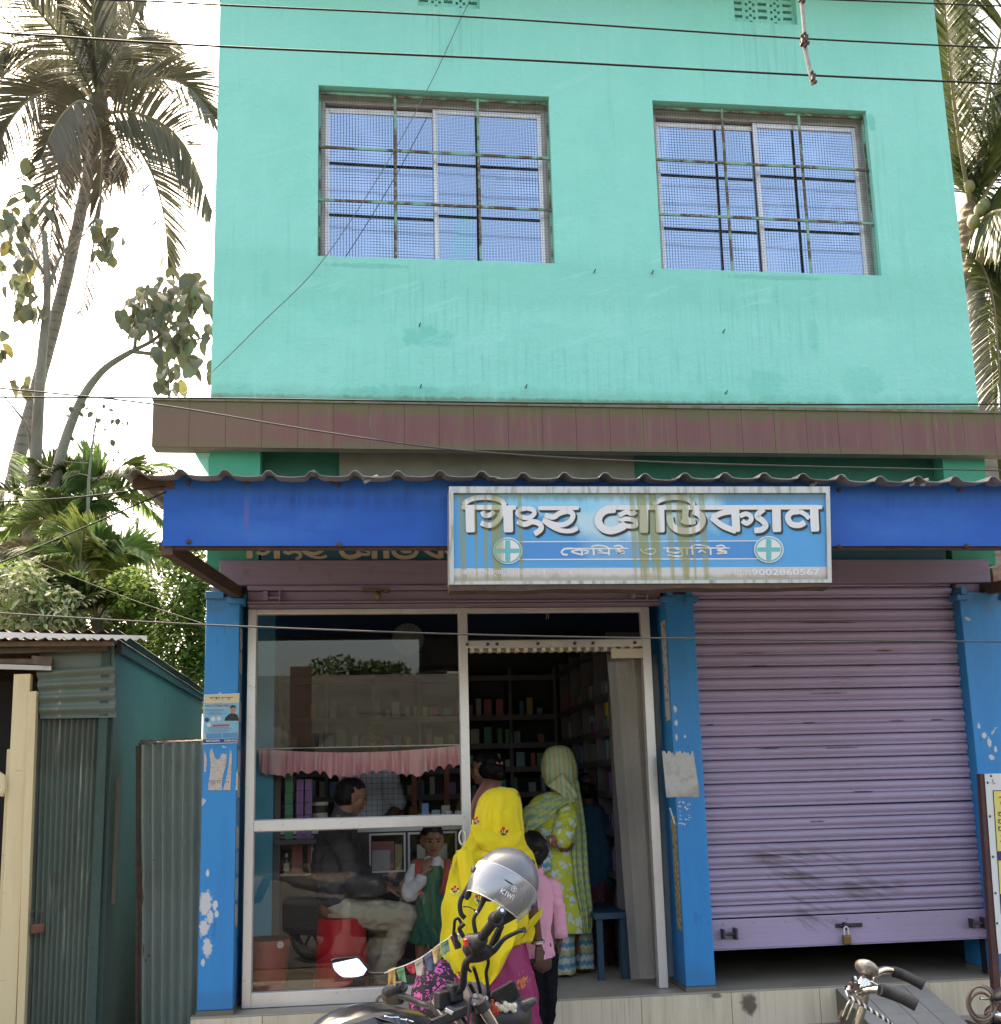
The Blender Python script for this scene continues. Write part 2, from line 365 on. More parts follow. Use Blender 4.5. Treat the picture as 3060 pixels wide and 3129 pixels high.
m_tile = M('travertine_tile', (.68, .565, .415), .38, layers=(
    ('noise', (16, 16, .8), .42, .7, (.56,.46,.325), .85), ('noise', (60, 60, 2.2), .56, .7, (.36,.30,.21), .5), ('noise', 4, .60, .8, (.34,.28,.20), .5),
    ('blob', D(1418,1905,0), (.06,.2,.075), (.06,.035,.03), .85, 12), ('blob', D(1352,1888,0), (.05,.2,.02), (.08,.05,.04), .8, 16)), bump=((60, .0006),), vary=.05)
m_grout = M('grout', (.16,.14,.11), .9)
m_slab = M('slab_concrete', (.20,.19,.17), .9, layers=(('noise', 5, .4,.7,(.11,.10,.09),.7),), bump=((30,.004),))
m_brown = M('brown_slab_tile', (.150, .056, .050), .6, layers=(
    ('noise', (10, 10, 1.2), .42, .72, (.175,.080,.070), .7), ('noise', (30, 30, 1.4), .54, .70, (.16,.10,.055), .7),
    ('noise', (55, 55, 2.4), .66, .74, (.33,.25,.23), .55), ('noise', (24, 24, 1.0), .66, .74, (.11,.115,.035), .7),
    ('band', 2, bzt_-.05, bzt_+.1, .06, (.10,.095,.03), .85, (26,26,4)), ('band', 2, bzb_-.1, bzb_+.02, .04, (.10,.10,.035), .7, (20,20,8)),
    ('noise', (16, 16, .7), .58, .72, (.13,.12,.04), .7), ('band', 0, -3, -1.05, .65, (.125,.092,.048), .62, (9,9,3))), bump=((50,.0012),), vary=.03)
m_board = M('teal_sign_paint', (.012,.10,.16), .6, layers=(('noise', 4,.4,.8,(.01,.07,.12),.6),))
m_cream = M('cream_letter_paint', (.44,.38,.29), .6)
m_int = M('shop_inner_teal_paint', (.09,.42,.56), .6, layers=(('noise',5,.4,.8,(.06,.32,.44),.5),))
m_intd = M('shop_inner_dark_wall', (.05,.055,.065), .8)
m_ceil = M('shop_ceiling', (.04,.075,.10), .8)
m_asph = M('street_dust', (.05,.047,.043), .9, layers=(('noise', 1.5,.4,.7,(.035,.033,.03),.7), ('noise', 25,.5,.75,(.08,.075,.065),.5)), bump=((60,.006),))
m_apron = M('apron_concrete', (.34,.31,.26), .85, layers=(('noise', 2.5,.4,.7,(.26,.235,.20),.7), ('noise', 40,.55,.75,(.18,.16,.14),.4)), bump=((50,.003),))
m_earth = M('earth', (.10,.075,.05), .95, layers=(('noise', 4,.4,.7,(.09,.07,.045),.7),), bump=((20,.02),))

mb = MB(); mb.add([(-400,-400,-.03),(400,-400,-.03),(400,600,-.03),(-400,600,-.03)], [(0,1,2,3)])
obj('ground', mb, m_earth, kind='structure')
mb = MB(); mb.add([(-60,-13,-.02),(60,-13,-.02),(60,-3.2,-.02),(-60,-3.2,-.02)], [(0,1,2,3)])
obj('road', mb, m_asph, kind='structure')
mb = MB(); mb.bx(-1.15,7,-2.2,.02,-.02,.03)
obj('pavement', mb, m_apron, kind='structure')

B = thing('shop_building', 'two storey mint green shop building with blue pillars and a brown ledge', 'building', (0, 0, 0))
T = .22
W1 = (-.367, 1.295, 5.187, 6.50); W2 = (2.07, 3.728, 5.172, 6.512)
ZB, ZT = 4.10, 7.62
v1 = (D(795,5,0).x, D(912,5,0).x, D(850,13,0).z, D(850,13,0).z + .32)
v2 = (D(1397,20,0).x, D(1515,20,0).x, D(1455,43,0).z, D(1455,43,0).z + .32)
def wall_with_holes(mb, x0, x1, z0, z1, holes, y0, y1):
    xs = sorted({x0, x1, *[h[0] for h in holes], *[h[1] for h in holes]}); zs = sorted({z0, z1, *[h[2] for h in holes], *[h[3] for h in holes]})
    def hole(i, j):
        if i < 0 or j < 0 or i >= len(xs)-1 or j >= len(zs)-1: return True
        cx, cz = (xs[i]+xs[i+1])/2, (zs[j]+zs[j+1])/2
        return any(h[0] < cx < h[1] and h[2] < cz < h[3] for h in holes)
    for i in range(len(xs)-1):
        for j in range(len(zs)-1):
            if hole(i, j): continue
            a, b, c, d = xs[i], xs[i+1], zs[j], zs[j+1]
            mb.add([(a,y0,c),(b,y0,c),(b,y0,d),(a,y0,d)], [(0,1,2,3)]); mb.add([(a,y1,c),(b,y1,c),(b,y1,d),(a,y1,d)], [(3,2,1,0)])
            if hole(i-1, j): mb.add([(a,y0,c),(a,y1,c),(a,y1,d),(a,y0,d)], [(3,2,1,0)])
            if hole(i+1, j): mb.add([(b,y0,c),(b,y1,c),(b,y1,d),(b,y0,d)], [(0,1,2,3)])
            if hole(i, j-1): mb.add([(a,y0,c),(b,y0,c),(b,y1,c),(a,y1,c)], [(3,2,1,0)])
            if hole(i, j+1): mb.add([(a,y0,d),(b,y0,d),(b,y1,d),(a,y1,d)], [(0,1,2,3)])
mb = MB(); wall_with_holes(mb, XL, XR, ZB, ZT, (W1, W2, v1, v2), 0, T)
obj('upper_wall', mb, m_mint, B)
for q in ((XL, XL+T, T, 5.2, ZB, ZT), (XR-T, XR, T, 5.2, ZB, ZT), (XL, XR, 5.2, 5.4, 0, ZT)):
    mb = MB(); mb.bx(*q); obj('side_wall', mb, m_mint, B)
mb = MB(); mb.bx(XL-.10, XR+.02, -.42, 5.7, ZT, ZT+.14)
obj('roof_slab', mb, m_green, B)
mb = MB(); mb.bx(XL+T, XR-T, T+.35, T+.37, ZB, ZT)
obj('inner_partition', mb, m_dark, B)

# vents: lattice blocks in the wall openings
def lattice(v):
    mb = MB(); x0, x1, z0, z1 = v; y0, y1 = .06, .10
    holes = []; n = 5; pw = (x1-x0)/n
    for i in range(n):
        cx = x0 + (i+.5)*pw
        for j in range(6):
            cz = z0 + .035 + j*.058
            if i % 2 == 0: holes.append((cx-.36*pw, cx+.36*pw, cz-.013, cz+.013))
            else:
                for dx in (-.28, .02, .30):
                    o = .014 if dx == .02 else -.008
                    holes.append((cx+dx*pw-.11*pw, cx+dx*pw+.11*pw, cz+o-.011, cz+o+.011))
    wall_with_holes(mb, x0, x1, z0, z1, holes, y0, y1); return mb
for v in (v1, v2): obj('vent_lattice', lattice(v), m_mint, B)
m_vb = M('vent_brick', (.30,.20,.14), .9)
for v in (v1, v2):
    mb = MB(); mb.bx(v[0], v[1], .13, .15, v[2], v[3]); obj('vent_backing', mb, m_vb, B)

m_hook = M('wall_hook_iron', (.05,.12,.10), .6)
for q in ((798,620),(800,737),(1000,737),(1130,518),(1240,520),(1380,748),(1375,632)):
    p = D(*q, 0); mb = MB(); mb.tube([p+Vector((0,.01,0)), p+Vector((0,-.022,0)), p+Vector((.006,-.026,.014))], .005, 6); obj('wall_hook', mb, m_hook, B)
# windows
def window(W, split, vfr, hfr, seed):
    x0, x1, z0, z1 = W; r = random.Random(seed); w = x1-x0; h = z1-z0
    win = obj('window', (lambda mb: (mb.bx(x0, x0+.045, .10, .16, z0, z1), mb.bx(x1-.05, x1, .10, .16, z0, z1),
              mb.bx(x0+.045, x1-.05, .10, .16, z1-.07, z1), mb.bx(x0+.045, x1-.05, .10, .16, z0, z0+.03), mb)[-1])(MB()), m_alud, B)
    xm = x0 + w*split
    def sash(a, b, y, zt):
        mb = MB(); s = .032
        mb.bx(a, a+s, y, y+.02, z0+.03, zt); mb.bx(b-s, b, y, y+.02, z0+.03, zt)
        mb.bx(a+s, b-s, y, y+.02, zt-.04, zt); mb.bx(a+s, b-s, y, y+.02, z0+.03, z0+.05)
        obj('sash', mb, m_alu, win, bevel=.003)
        mb = MB(); t = .006
        mb.add([(a+s, y+.012, z0+.05), (b-s, y+.012+t*.5, z0+.05), (b-s, y+.012-t*.3, zt-.04), (a+s, y+.012-t, zt-.04)], [(0,1,2,3)])
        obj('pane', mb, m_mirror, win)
    sash(x0+.04, xm+.03, .130, z1-.085); sash(xm-.015, x1-.045, .104, z1-.075)
    mb = MB(); t = .007                                    # grille: frame and bars
    yb = .045
    mb.bx(x0+.012, x1-.012, yb, yb+.01, z1-.036, z1-.018)
    for k, fx in enumerate(vfr):
        x = x0 + fx*w; mb.beam((x, yb, z0), (x+.004, yb, z1-.01), .018, .012, (0,1,0))
    for k, fz in enumerate(hfr):
        z = z1 - fz*h; mb.beam((x0, yb-.006, z+.006), (x1, yb-.006, z-.008), .012, .018)
    mb.bx(x0+.004, x0+.016, yb, yb+.01, z0, z1-.02); mb.bx(x1-.016, x1-.004, yb, yb+.01, z0, z1-.02)
    obj('window_grille', mb, m_rustbar, win)
    mb = MB(); g = .0215; n = int(w/g); y = .066
    wv = lambda x, z: .006*noise.noise(Vector((x*2.3, z*2.3, seed)))
    for i in range(1, n):
        x = x0 + i*g; pts = [(x + wv(x, z0 + q*h), y + 3*wv(x+5, z0+q*h), z0 + q*h) for q in (0,.2,.4,.6,.8,1)]
        mb.tube(pts, .00105, 4, False)
    for i in range(1, int(h/g)):
        z = z0 + i*g; pts = [(x0 + q*w, y + .001 + 3*wv(x0+q*w+5, z), z + wv(z, x0+q*w)) for q in (0,.14,.28,.42,.56,.7,.85,1)]
        mb.tube(pts, .00105, 4, False)
    obj('wire_mesh', mb, m_mesh, win, kind='stuff', fix=False)
window(W1, .5, (.325, .685), (.355, .665), 3)
window(W2, .49, (.325, .685), (.345, .67), 5)

# brown ledge
YB = -.10
bx0, bzt, bzb = at(468,1213,YB).x, bzt_, bzb_
mb = MB(); mb.bx(bx0, 6.0, YB+.012, -.003, bzb+.005, bzt); mb.bx(bx0, XL-.003, -.003, .05, bzb+.005, bzt)
obj('ledge_slab', mb, m_slab, B)
tw = .233; x = bx0; k = 0
while x < 5.2:
    mb = MB(); mb.bx(x+.0008, min(x+tw, 6)-.0008, YB-.0015*rnd.random()-.001, YB+.012, bzb, bzt-.012)
    o = obj('ledge_tile', mb, m_brown, B, bevel=.001); x += tw
mb = MB(); mb.bx(bx0-.004, 6.0, YB-.012, .0-.004, bzt-.012, bzt+.008)
obj('ledge_cap', mb, M('mossy_cement_cap', (.17,.16,.13), .9, layers=(('noise',(14,14,4),.45,.6,moss,.8),), bump=((50,.002),)), B)
# strip of wall between ledge and awning
zj = bzb; zl = at(1100, 1718, 0).z               # top of mauve box
for a, b in ((XL, -.735), (4.05, XR)):
    mb = MB(); mb.bx(a, b, 0, .3, 3.0, ZB); obj('corner_column', mb, m_green, B)
ztop = at(1100, 1715, 0).z; zboard = at(1100, 1640, 0).z
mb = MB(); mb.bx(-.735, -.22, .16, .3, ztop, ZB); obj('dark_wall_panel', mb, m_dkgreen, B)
mb = MB(); mb.bx(-.22, 1.82, .10, .3, ztop, ZB); obj('bare_wall_panel', mb, m_olive, B)
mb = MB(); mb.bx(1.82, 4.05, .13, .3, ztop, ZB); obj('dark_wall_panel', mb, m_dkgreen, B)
mb = MB(); P_ = [D(370,861,.03), D(397,861,.03), D(397,900,.03), D(391,893,.03)]; mb.prism(P_, (0,1,0), .2); obj('corner_bracket', mb, m_mint, B)
# teal sign board painted across the front, half hidden behind the awning
zp0, zp1 = at(1130, 1713, 0).z, at(1130, 1713, 0).z + .34
bd = MB(); bd.bx(-.72, 4.0, -.005, .095, zp0, zp1)
sb = obj('painted_sign_board', bd, m_board, B)
# mauve shutter box and rails
za = at(1130, 1790, 0).z; zb_ = at(1130, 1846, 0).z
def rail(name, x0, x1, z0, z1, y0, y1, mat=m_purple, par=None):
    mb = MB(); mb.bx(x0, x1, y0, y1, z0, z1); return obj(name, mb, mat, par or B, bevel=.006)
rail('shutter_box', -.98, 4.30, za, zp0-.002, -.03, .3)
rail('shutter_rail', -.80, 1.93, za-.035, za-.003, -.045, .0)
rail('shutter_rail', -.80, 1.93, zb_+.02, za-.037, -.012, .06)
rail('shutter_rail', -.80, 1.95, zb_+.004, zb_+.018, -.035, .05)
rail('shutter_rail', -.80, 1.95, zb_-.012, zb_+.001, -.02, .10)
for lx in (-.70, -.55, 1.72, 1.84):
    mb = MB(); z = (za+zb_)/2 - .01
    mb.bx(lx, lx+.03, -.05, -.013, z-.03, z+.03); mb.tube([(lx+.03,-.035,z-.01),(lx+.10,-.035,z-.01)], .008, 8); mb.bx(lx+.1, lx+.11, -.06, -.013, z-.04, z+.04)
    if lx in (-.70, 1.72): obj('shutter_bolt', mb, m_purple, B)
mb = MB(); p = at(1155, 1805, -.05); mb.bx(p.x-.1, p.x+.02, -.07, -.02, p.z-.005, p.z+.008); mb.bx(p.x+.04, p.x+.07, -.07, -.02, p.z-.01, p.z+.012)
mb.ball((p.x, -.06, p.z-.035), (.022,.022,.03))
obj('shutter_handle', mb, M('brass_dull', (.20,.13,.06), .5, .6), B, smooth=True)

# pillars
PZ = at(690, 1822, -.06).z
pil = [(XL+.012, -.842), (1.945, 2.139), (4.035, 4.385)]
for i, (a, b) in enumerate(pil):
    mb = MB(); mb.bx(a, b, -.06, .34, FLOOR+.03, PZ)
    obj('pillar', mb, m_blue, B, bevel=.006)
    for q in (((a-.03, a+.055, -.085, .06, PZ-.055, PZ-.02), (b-.055, b+.03, -.085, .06, PZ-.055, PZ-.02), (a+.01,a+.05,-.075,.05,PZ-.018,PZ+.04), (b-.05,b-.01,-.075,.05,PZ-.018,PZ+.04)) if i else ((b-.075, b+.03, -.085, .06, PZ-.05, PZ-.015), (a-.005, a+.11, -.08, .05, PZ-.018, PZ+.03))):
        mb = MB(); mb.bx(*q); obj('pillar_bracket', mb, m_blue, B, bevel=.004)
    mb = MB(); mb.bx(a-.004, b+.004, -.068, .34, FLOOR-.0, FLOOR+.029); obj('pillar_foot', mb, m_grout, B)
    mb = MB(); mb.bx(a+.02, b-.02, .0, .3, PZ+.003, za-.004); obj('pillar_head', mb, m_purple, B)
# inner faces beside the glass: posters come later
# step
mb = MB(); mb.bx(XL-.02, 6.5, .012, 5.2, 0, FLOOR-.012); obj('floor_slab', mb, m_grout, B)
mb = MB(); mb.bx(XL-.02, 6.5, -.08, 5.2, FLOOR-.010, FLOOR); obj('shop_floor', mb, m_floor, B)
x = XL-.02; jw = .578
jx = at(2236, 3070, -.08).x; off = (jx - x) % jw; xs = [x] + [x+off+i*jw for i in range(12)]
for a, b in zip(xs[:-1], xs[1:]):
    if b - a < .02 or a > 5.6: continue
    mb = MB(); mb.bx(a+.0015, b-.0015, -.085-.002*rnd.random(), .010, .02, FLOOR-.012); obj('step_tile', mb, m_tile, B, bevel=.002)

# ---- open left bay: glazed shop front
G = .12
def gz(y, x=680): return D(x, y, G).z
zf0, zrail, zhead = FLOOR+.004, gz(1565), zb_-.014
fx0, fx1 = D(478,1500,G).x, D(886,1500,G).x; fx2 = D(1243,1500,G).x
mb = MB()
mb.bx(fx0-.035, fx0+.02, G-.03, G+.04, zf0, zhead); mb.bx(fx1-.028, fx1+.028, G-.03, G+.04, zf0, zhead)
mb.bx(fx2-.035, fx2+.025, G-.03, G+.04, zf0, zhead)
mb.bx(fx0+.02, fx1-.028, G-.028, G+.038, zf0, zf0+.085)
mb.bx(fx0+.02, fx1-.028, G-.028, G+.038, zrail-.033, zrail+.033)
mb.bx(fx0+.02, fx2-.035, G-.026, G+.036, zhead-.03, zhead-.001)
zt = D(1050,1225,G).z
mb.bx(fx1+.028, fx2-.035, G-.03, G+.04, zt-.025, zt+.025)
SF = obj('shop_front', mb, m_alu, B, bevel=.003)
m_glass = glassmat('shop_glass', (.97,.98,.98), .012)
for (a, b, c, d) in ((fx0+.02, fx1-.028, zf0+.085, zrail-.033), (fx0+.02, fx1-.028, zrail+.033, zhead-.03), (fx1+.028, fx2-.035, zt+.025, zhead-.03)):
    mb = MB(); mb.add([(a,G,c),(b,G,c),(b,G,d),(a,G,d)], [(0,1,2,3)]); obj('glass_pane', mb, m_glass, SF, fix=False)
    mb = MB(); s = .006
    mb.bx(a, a+s, G-.012, G+.012, c, d); mb.bx(b-s, b, G-.012, G+.012, c, d); mb.bx(a+s, b-s, G-.012, G+.012, c, c+s); mb.bx(a+s, b-s, G-.012, G+.012, d-s, d)
    obj('glass_bead', mb, m_alud, SF)
mb = MB()
for fx in (.02, .13, .18, .40, .60, .70, .93):
    p = fx1 + (fx2-fx1)*fx; mb.tube([(p, G-.045, zt), (p, G-.028, zt)], .011, 10)
obj('rail_screw', mb, M('screw', (.10,.085,.07), .5, .5), SF)
mb = MB(); pts = [(fx1-.034 + .02*math.cos(t), G-.06 + .0*t, zrail-.11 + .045*math.sin(t)) for t in [i*.5 - 1.6 for i in range(14)]]
obj('door_pull', (mb.tube(pts, .006, 8), mb)[1], m_alu, SF, smooth=True)
# room
mb = MB(); mb.bx(XL+.012, -.846, .345, .86, FLOOR, 3.0)
obj('inner_side_wall', mb, m_int, B)
mb = MB(); mb.bx(-.90, D(521,1400,.87).x, .862, .885, FLOOR, 3.0); obj('inner_partition', mb, m_int, B)
mb = MB(); mb.bx(XL+.012, -.90, .861, 5.2, FLOOR, 3.3)
obj('inner_side_wall', mb, m_int, B)
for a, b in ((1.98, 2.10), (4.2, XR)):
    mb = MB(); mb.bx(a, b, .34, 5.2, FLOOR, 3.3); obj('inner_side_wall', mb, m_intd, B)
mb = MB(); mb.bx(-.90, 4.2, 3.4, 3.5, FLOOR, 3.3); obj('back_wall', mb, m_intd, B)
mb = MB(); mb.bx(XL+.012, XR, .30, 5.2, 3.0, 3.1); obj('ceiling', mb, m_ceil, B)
# ---- right bay: rolling shutter
sx0, sx1 = 2.139, 4.035
szb, rh, nsl, sp = .487, .185, 29, .0778
SH = bpy.data.objects.new('rolling_shutter', None); COL.objects.link(SH); SH.parent = B; SH.location = -B.location
for a, b in ((sx0+.001, sx0+.02), (sx1-.02, sx1-.001)):
    mb = MB(); mb.bx(a, b, .062, .10, FLOOR, za-.04); obj('guide_channel', mb, m_dark, SH)
prof = [(0,.026),(.035,.022),(.045,.002),(.12,-.003),(.20,.0),(.24,.010),(.29,.010),(.36,.0),(.50,-.011),(.66,-.015),(.80,-.010),(.93,.003),(.96,.010),(1.0,.026)]
mb = MB(); n = 24
rings = []
for i in range(n+1):
    x = sx0+.002 + (sx1-sx0-.004)*i/n
    rings.append([(x, .035 + p[1] + .0012*noise.noise(Vector((x*2.2, 0, 1))), p[0]*sp) for p in prof])
mb.loft(rings, cap=False, closed=False)
me = mb.mesh('shutter_slat', [m_shut]); fixn(me)
for p in me.polygons: p.use_smooth = True
for k in range(nsl):
    o = bpy.data.objects.new('shutter_slat', me); COL.objects.link(o); o.parent = SH
    o.location = (0, .004*rnd.random(), szb + rh + k*sp + rnd.uniform(-.0006,.0006)); o.scale = (1, 1, 1); o.rotation_euler = (0, rnd.uniform(-.0009,.0009), 0)
mb = MB(); mb.bx(sx0-.002, sx1+.002, .028, .036, szb+.055, szb+rh-.004); mb.bx(sx0-.002, sx1+.002, .018, .034, szb, szb+.06)
mb.bx(sx0-.002, sx1+.002, .0, .06, szb-.006, szb-.001)
bb = obj('bottom_plate', mb, m_shut, SH, bevel=.003)
mb = MB()
for k in range(9):
    for z in (szb+.03, szb+rh-.03): mb.ball((sx0+.1+k*.21, .02 if z < szb+.06 else .026, z), (.008,.005,.008), 8, 6)
obj('rivet', mb, m_shut, SH)
m_iron = M('worn_iron', (.07,.055,.06), .5, .6, layers=(('noise',30,.5,.7,(.16,.11,.14),.6),))
for lx in (D(1372,1785,.02).x, D(1845,1772,.02).x):
    mb = MB(); z = szb+.095
    mb.bx(lx, lx+.012, -.03, .028, z-.03, z+.03); mb.bx(lx+.08, lx+.094, -.035, .028, z-.035, z+.035); mb.tube([(lx+.012,-.012,z),(lx+.08,-.012,z)], .010, 8)
    obj('lock_socket', mb, m_iron, SH)
px = D(1605,1775,.02).x
mb = MB(); mb.bx(px-.05, px+.13, .018, .028, szb+.10, szb+.125); mb.tube([(px-.03,.008,szb+.113),(px+.12,.008,szb+.113)], .006, 8); mb.bx(px-.005,px+.012,-.012,.018,szb+.09,szb+.135)
obj('hasp', mb, m_iron, SH)
m_brass = M('old_brass', (.26,.16,.06), .42, .8, layers=(('noise',30,.5,.7,(.10,.06,.03),.6),))
pd = thing('padlock', 'brass padlock hanging from the middle of the mauve shutter', 'padlock', (px+.003, -.01, szb-.01))
mb = MB(); mb.bx(px-.026, px+.030, -.030, -.003, szb-.002, szb+.058); obj('lock_body', mb, m_brass, pd, bevel=.008)
mb = MB(); mb.tube([(px-.012,-.016,szb+.058),(px-.012,-.016,szb+.095),(px-.006,-.016,szb+.108),(px+.004,-.016,szb+.111),(px+.012,-.016,szb+.105),(px+.016,-.016,szb+.095),(px+.016,-.016,szb+.058)], .005, 8)
obj('shackle', mb, m_alu, pd, smooth=True)
# neighbour wall to the right
m_brick = M('plastered_brick', (.36,.26,.18), .9, layers=(('noise',3,.45,.55,(.24,.085,.05),.6),('noise',20,.5,.7,(.42,.34,.26),.5)), bump=((20,.008),))
NBW = thing('neighbour_wall', 'patchy plastered brick wall just right of the right blue pillar', 'wall', (5.3, .25, 0))
mb = MB(); mb.bx(4.40, 7.0, .10, .32, 0, 3.0); obj('plaster', mb, m_brick, NBW)
m_bk = M('red_brick', (.25,.09,.05), .9, vary=.3, bump=((40,.004),))
zz = .4; row = 0
while zz < 3.0:
    xb = 4.402 + (.11 if row % 2 else 0)
    while xb < 5.0:
        if noise.noise(Vector((xb*1.6, 3, zz*1.3))) > .12:
            mb = MB(); mb.bx(xb, xb+.205, .093, .13, zz, zz+.065); obj('brick', mb, m_bk, NBW, bevel=.003)
        xb += .215
    zz += .076; row += 1
# ================================================================ AWNING, SIGN, POSTERS
YF = -1.60
m_fascia = M('blue_fascia_sheet', (.004, .085, .40), .48, spec=.3, layers=(
    ('scuff', at(820,1600,YF), (.55,.4,.14), 0, (2.5,2.5,3), .35, .7, (.03,.15,.47), .8), ('scuff', at(2750,1600,YF), (.5,.4,.14), 0, (2.5,2.5,3), .35, .7, (.03,.15,.47), .8), ('scuff', at(1000,1500,YF), (1.4,.4,.12), 0, (14,14,1.5), .45, .65, (.006,.035,.20), .8), ('scuff', at(2800,1500,YF), (.9,.4,.12), 0, (14,14,1.5), .45, .65, (.006,.035,.20), .8), ('scuff', at(755,1540,YF), (.02,.4,.18), 0, (30,30,2), .3, .6, (.10,.11,.30), .8), ('noise', (30,30,30), .66, .74, (.03,.10,.30), .6),
    ('noise', (1.2,1.2,.8), .45, .8, (.008, .13, .47), .6), ('noise', (3,3,9), .55, .8, (.005,.05,.27), .5),
    ('noise', (14,14,2), .62, .8, (.05,.10,.30), .35), ('band', 2, 3.05, 3.13, .05, (.02,.13,.48), .45, 5),
    ('noise', 55, .70, .78, (.05,.05,.10), .5)), bump=((4,.004),(60,.0005)))
m_rust = M('rusty_steel', (.075, .045, .034), .8, layers=(('noise', 12, .45, .65, (.13,.065,.035), .7), ('noise', 50, .5, .7, (.035,.025,.022), .6)), bump=((60,.001),))
m_tin = M('weathered_roof_sheet', (.30,.28,.25), .6, .2, layers=(('noise', (4,4,4), .42, .7, (.13,.10,.08), .8), ('noise', 25, .55, .75, (.42,.39,.35), .5)), bump=((40,.001),))
AW = thing('shop_awning', 'blue fascia awning with a ridged tin roof over the shop front', 'awning', (1.6, -.8, 0))
fz0, fz1 = at(1000, 1668, YF).z, at(1000, 1463, YF).z
fxl = at(499, 1560, YF).x; fxr = 4.72
slx, srx = at(1370, 1640, YF).x, at(2538, 1640, YF).x
def fpanel(a, b, seed):
    mb = MB(); n = 16; rings = []
    for i in range(n+1):
        x = a + (b-a)*i/n; d = .012*noise.noise(Vector((x*2, seed, 0)))
        rings.append([(x, YF+d, fz0), (x, YF+d+.014*noise.noise(Vector((x*3, 1, seed))), (fz0+fz1)/2), (x, YF+d, fz1), (x, YF+d+.004, fz1), (x, YF+d+.006, (fz0+fz1)/2), (x, YF+d+.004, fz0)])
    mb.loft(rings); return mb
for a, b in ((fxl, slx+.12), (slx+.124, srx-.1), (srx-.096, fxr)): obj('fascia_panel', fpanel(a, b, a), m_fascia, AW)
mb = MB()
for x in (.15, .37, .62, .86):
    pass
for px, py in ((575,1475),(650,1468),(753,1474),(1012,1474),(1034,1482),(577,1655),(1037,1664),(2566,1498),(2933,1498),(2566,1670),(2955,1668)):
    p = at(px, py, YF-.004); mb = MB(); mb.ball(p, (.013,.012,.013), 8, 6); obj('bolt', mb, m_rust, AW)
def bar(name, a, b, w=.035, h=.035, mat=None, par=None): 
    mb = MB(); mb.beam(a, b, w, h); return obj(name, mb, mat or m_rust, par or AW)
bar('frame_bar', (fxl-.02, YF+.04, fz0+.005), (fxr+.02, YF+.04, fz0+.005))
bar('frame_bar', (fxl-.02, YF+.04, fz1-.03), (fxr+.02, YF+.04, fz1-.03))
for x in (fxl+.02, fxr-.02):
    bar('bracket', (x, YF+.02, fz0-.004), (x + (.16 if x < 1 else -.45), .02, PZ+.03), .055, .075)
    bar('bracket', (x, YF+.02, fz1-.05), (x + (.16 if x < 1 else -.2), 0.0, fz1+.12), .04, .04)
    bar('bracket', (x, YF+.05, fz0), (x, YF+.05, fz1), .04, .03)
mb = MB(); p0 = at(400,1455,YF-.05); mb.beam((p0.x, YF+.02, fz1-.02), (fxl+.05, YF+.02, fz1-.03), .05, .06); obj('purlin', mb, m_rust, AW)
for yy in (-1.05, -.5): bar('purlin', (p0.x+.1, yy, fz1+.0 + (yy-YF)*.10), (fxr+.1, yy, fz1 + (yy-YF)*.10), .05, .04)
# ridged roof sheets
pitch = .2135; zr = at(1000, 1455, YF-.12).z
xr0 = at(373, 1428, YF-.12).x
def roofz(x):                           # one trapezoid ridge every pitch
    t = ((x - xr0 - .035) / pitch) % 1.0
    if t < .10: return .027*t/.10
    if t < .20: return .027
    if t < .34: return .027*(.34-t)/.14
    return -.006*math.sin((t-.34)/.66*math.pi)
rx = [i*pitch/24 for i in range(int(5.6/pitch*24))]
nsheet = 6; per = len(rx)//nsheet
for k in range(nsheet):
    seg = rx[k*per:(k+1)*per+3]; mb = MB(); rings = []
    for dx in seg:
        x = xr0 + dx; sag = .007*noise.noise(Vector((dx*1.4, 3, 0))) + (.006 if k % 2 else 0)
        tilt = zr + roofz(x) + sag + (at(1000+ (x*0), 1455, YF-.12).z - zr)
        f = (x, YF-.13 + .012*noise.noise(Vector((dx*2, 9, 0))), tilt); b = (x, -.02, tilt + .17)
        rings.append([f, b, (b[0], b[1], b[2]-.004), (f[0], f[1], f[2]-.004)])
    mb.loft(rings); obj('roof_sheet', mb, m_tin, AW)
for px, py in ((1122,1452), (2795,1462), (2490,1465), (2830,1462)):
    p = at(px, py, YF-.13); mb = MB(); mb.beam((p.x-.01, YF-.11, p.z-.03), (p.x+.05, YF-.05, p.z+.02), .02, .012); obj('sheet_clip', mb, m_tin, AW)

ORD = ['first','second','third','fourth','fifth','sixth','seventh','eighth','ninth','tenth','eleventh','twelfth','thirteenth','fourteenth','fifteenth','sixteenth','seventeenth','eighteenth','nineteenth','twentieth'] + ['twenty ' + q for q in ('first','second','third','fourth','fifth','sixth','seventh','eighth','ninth')] + ['thirtieth']
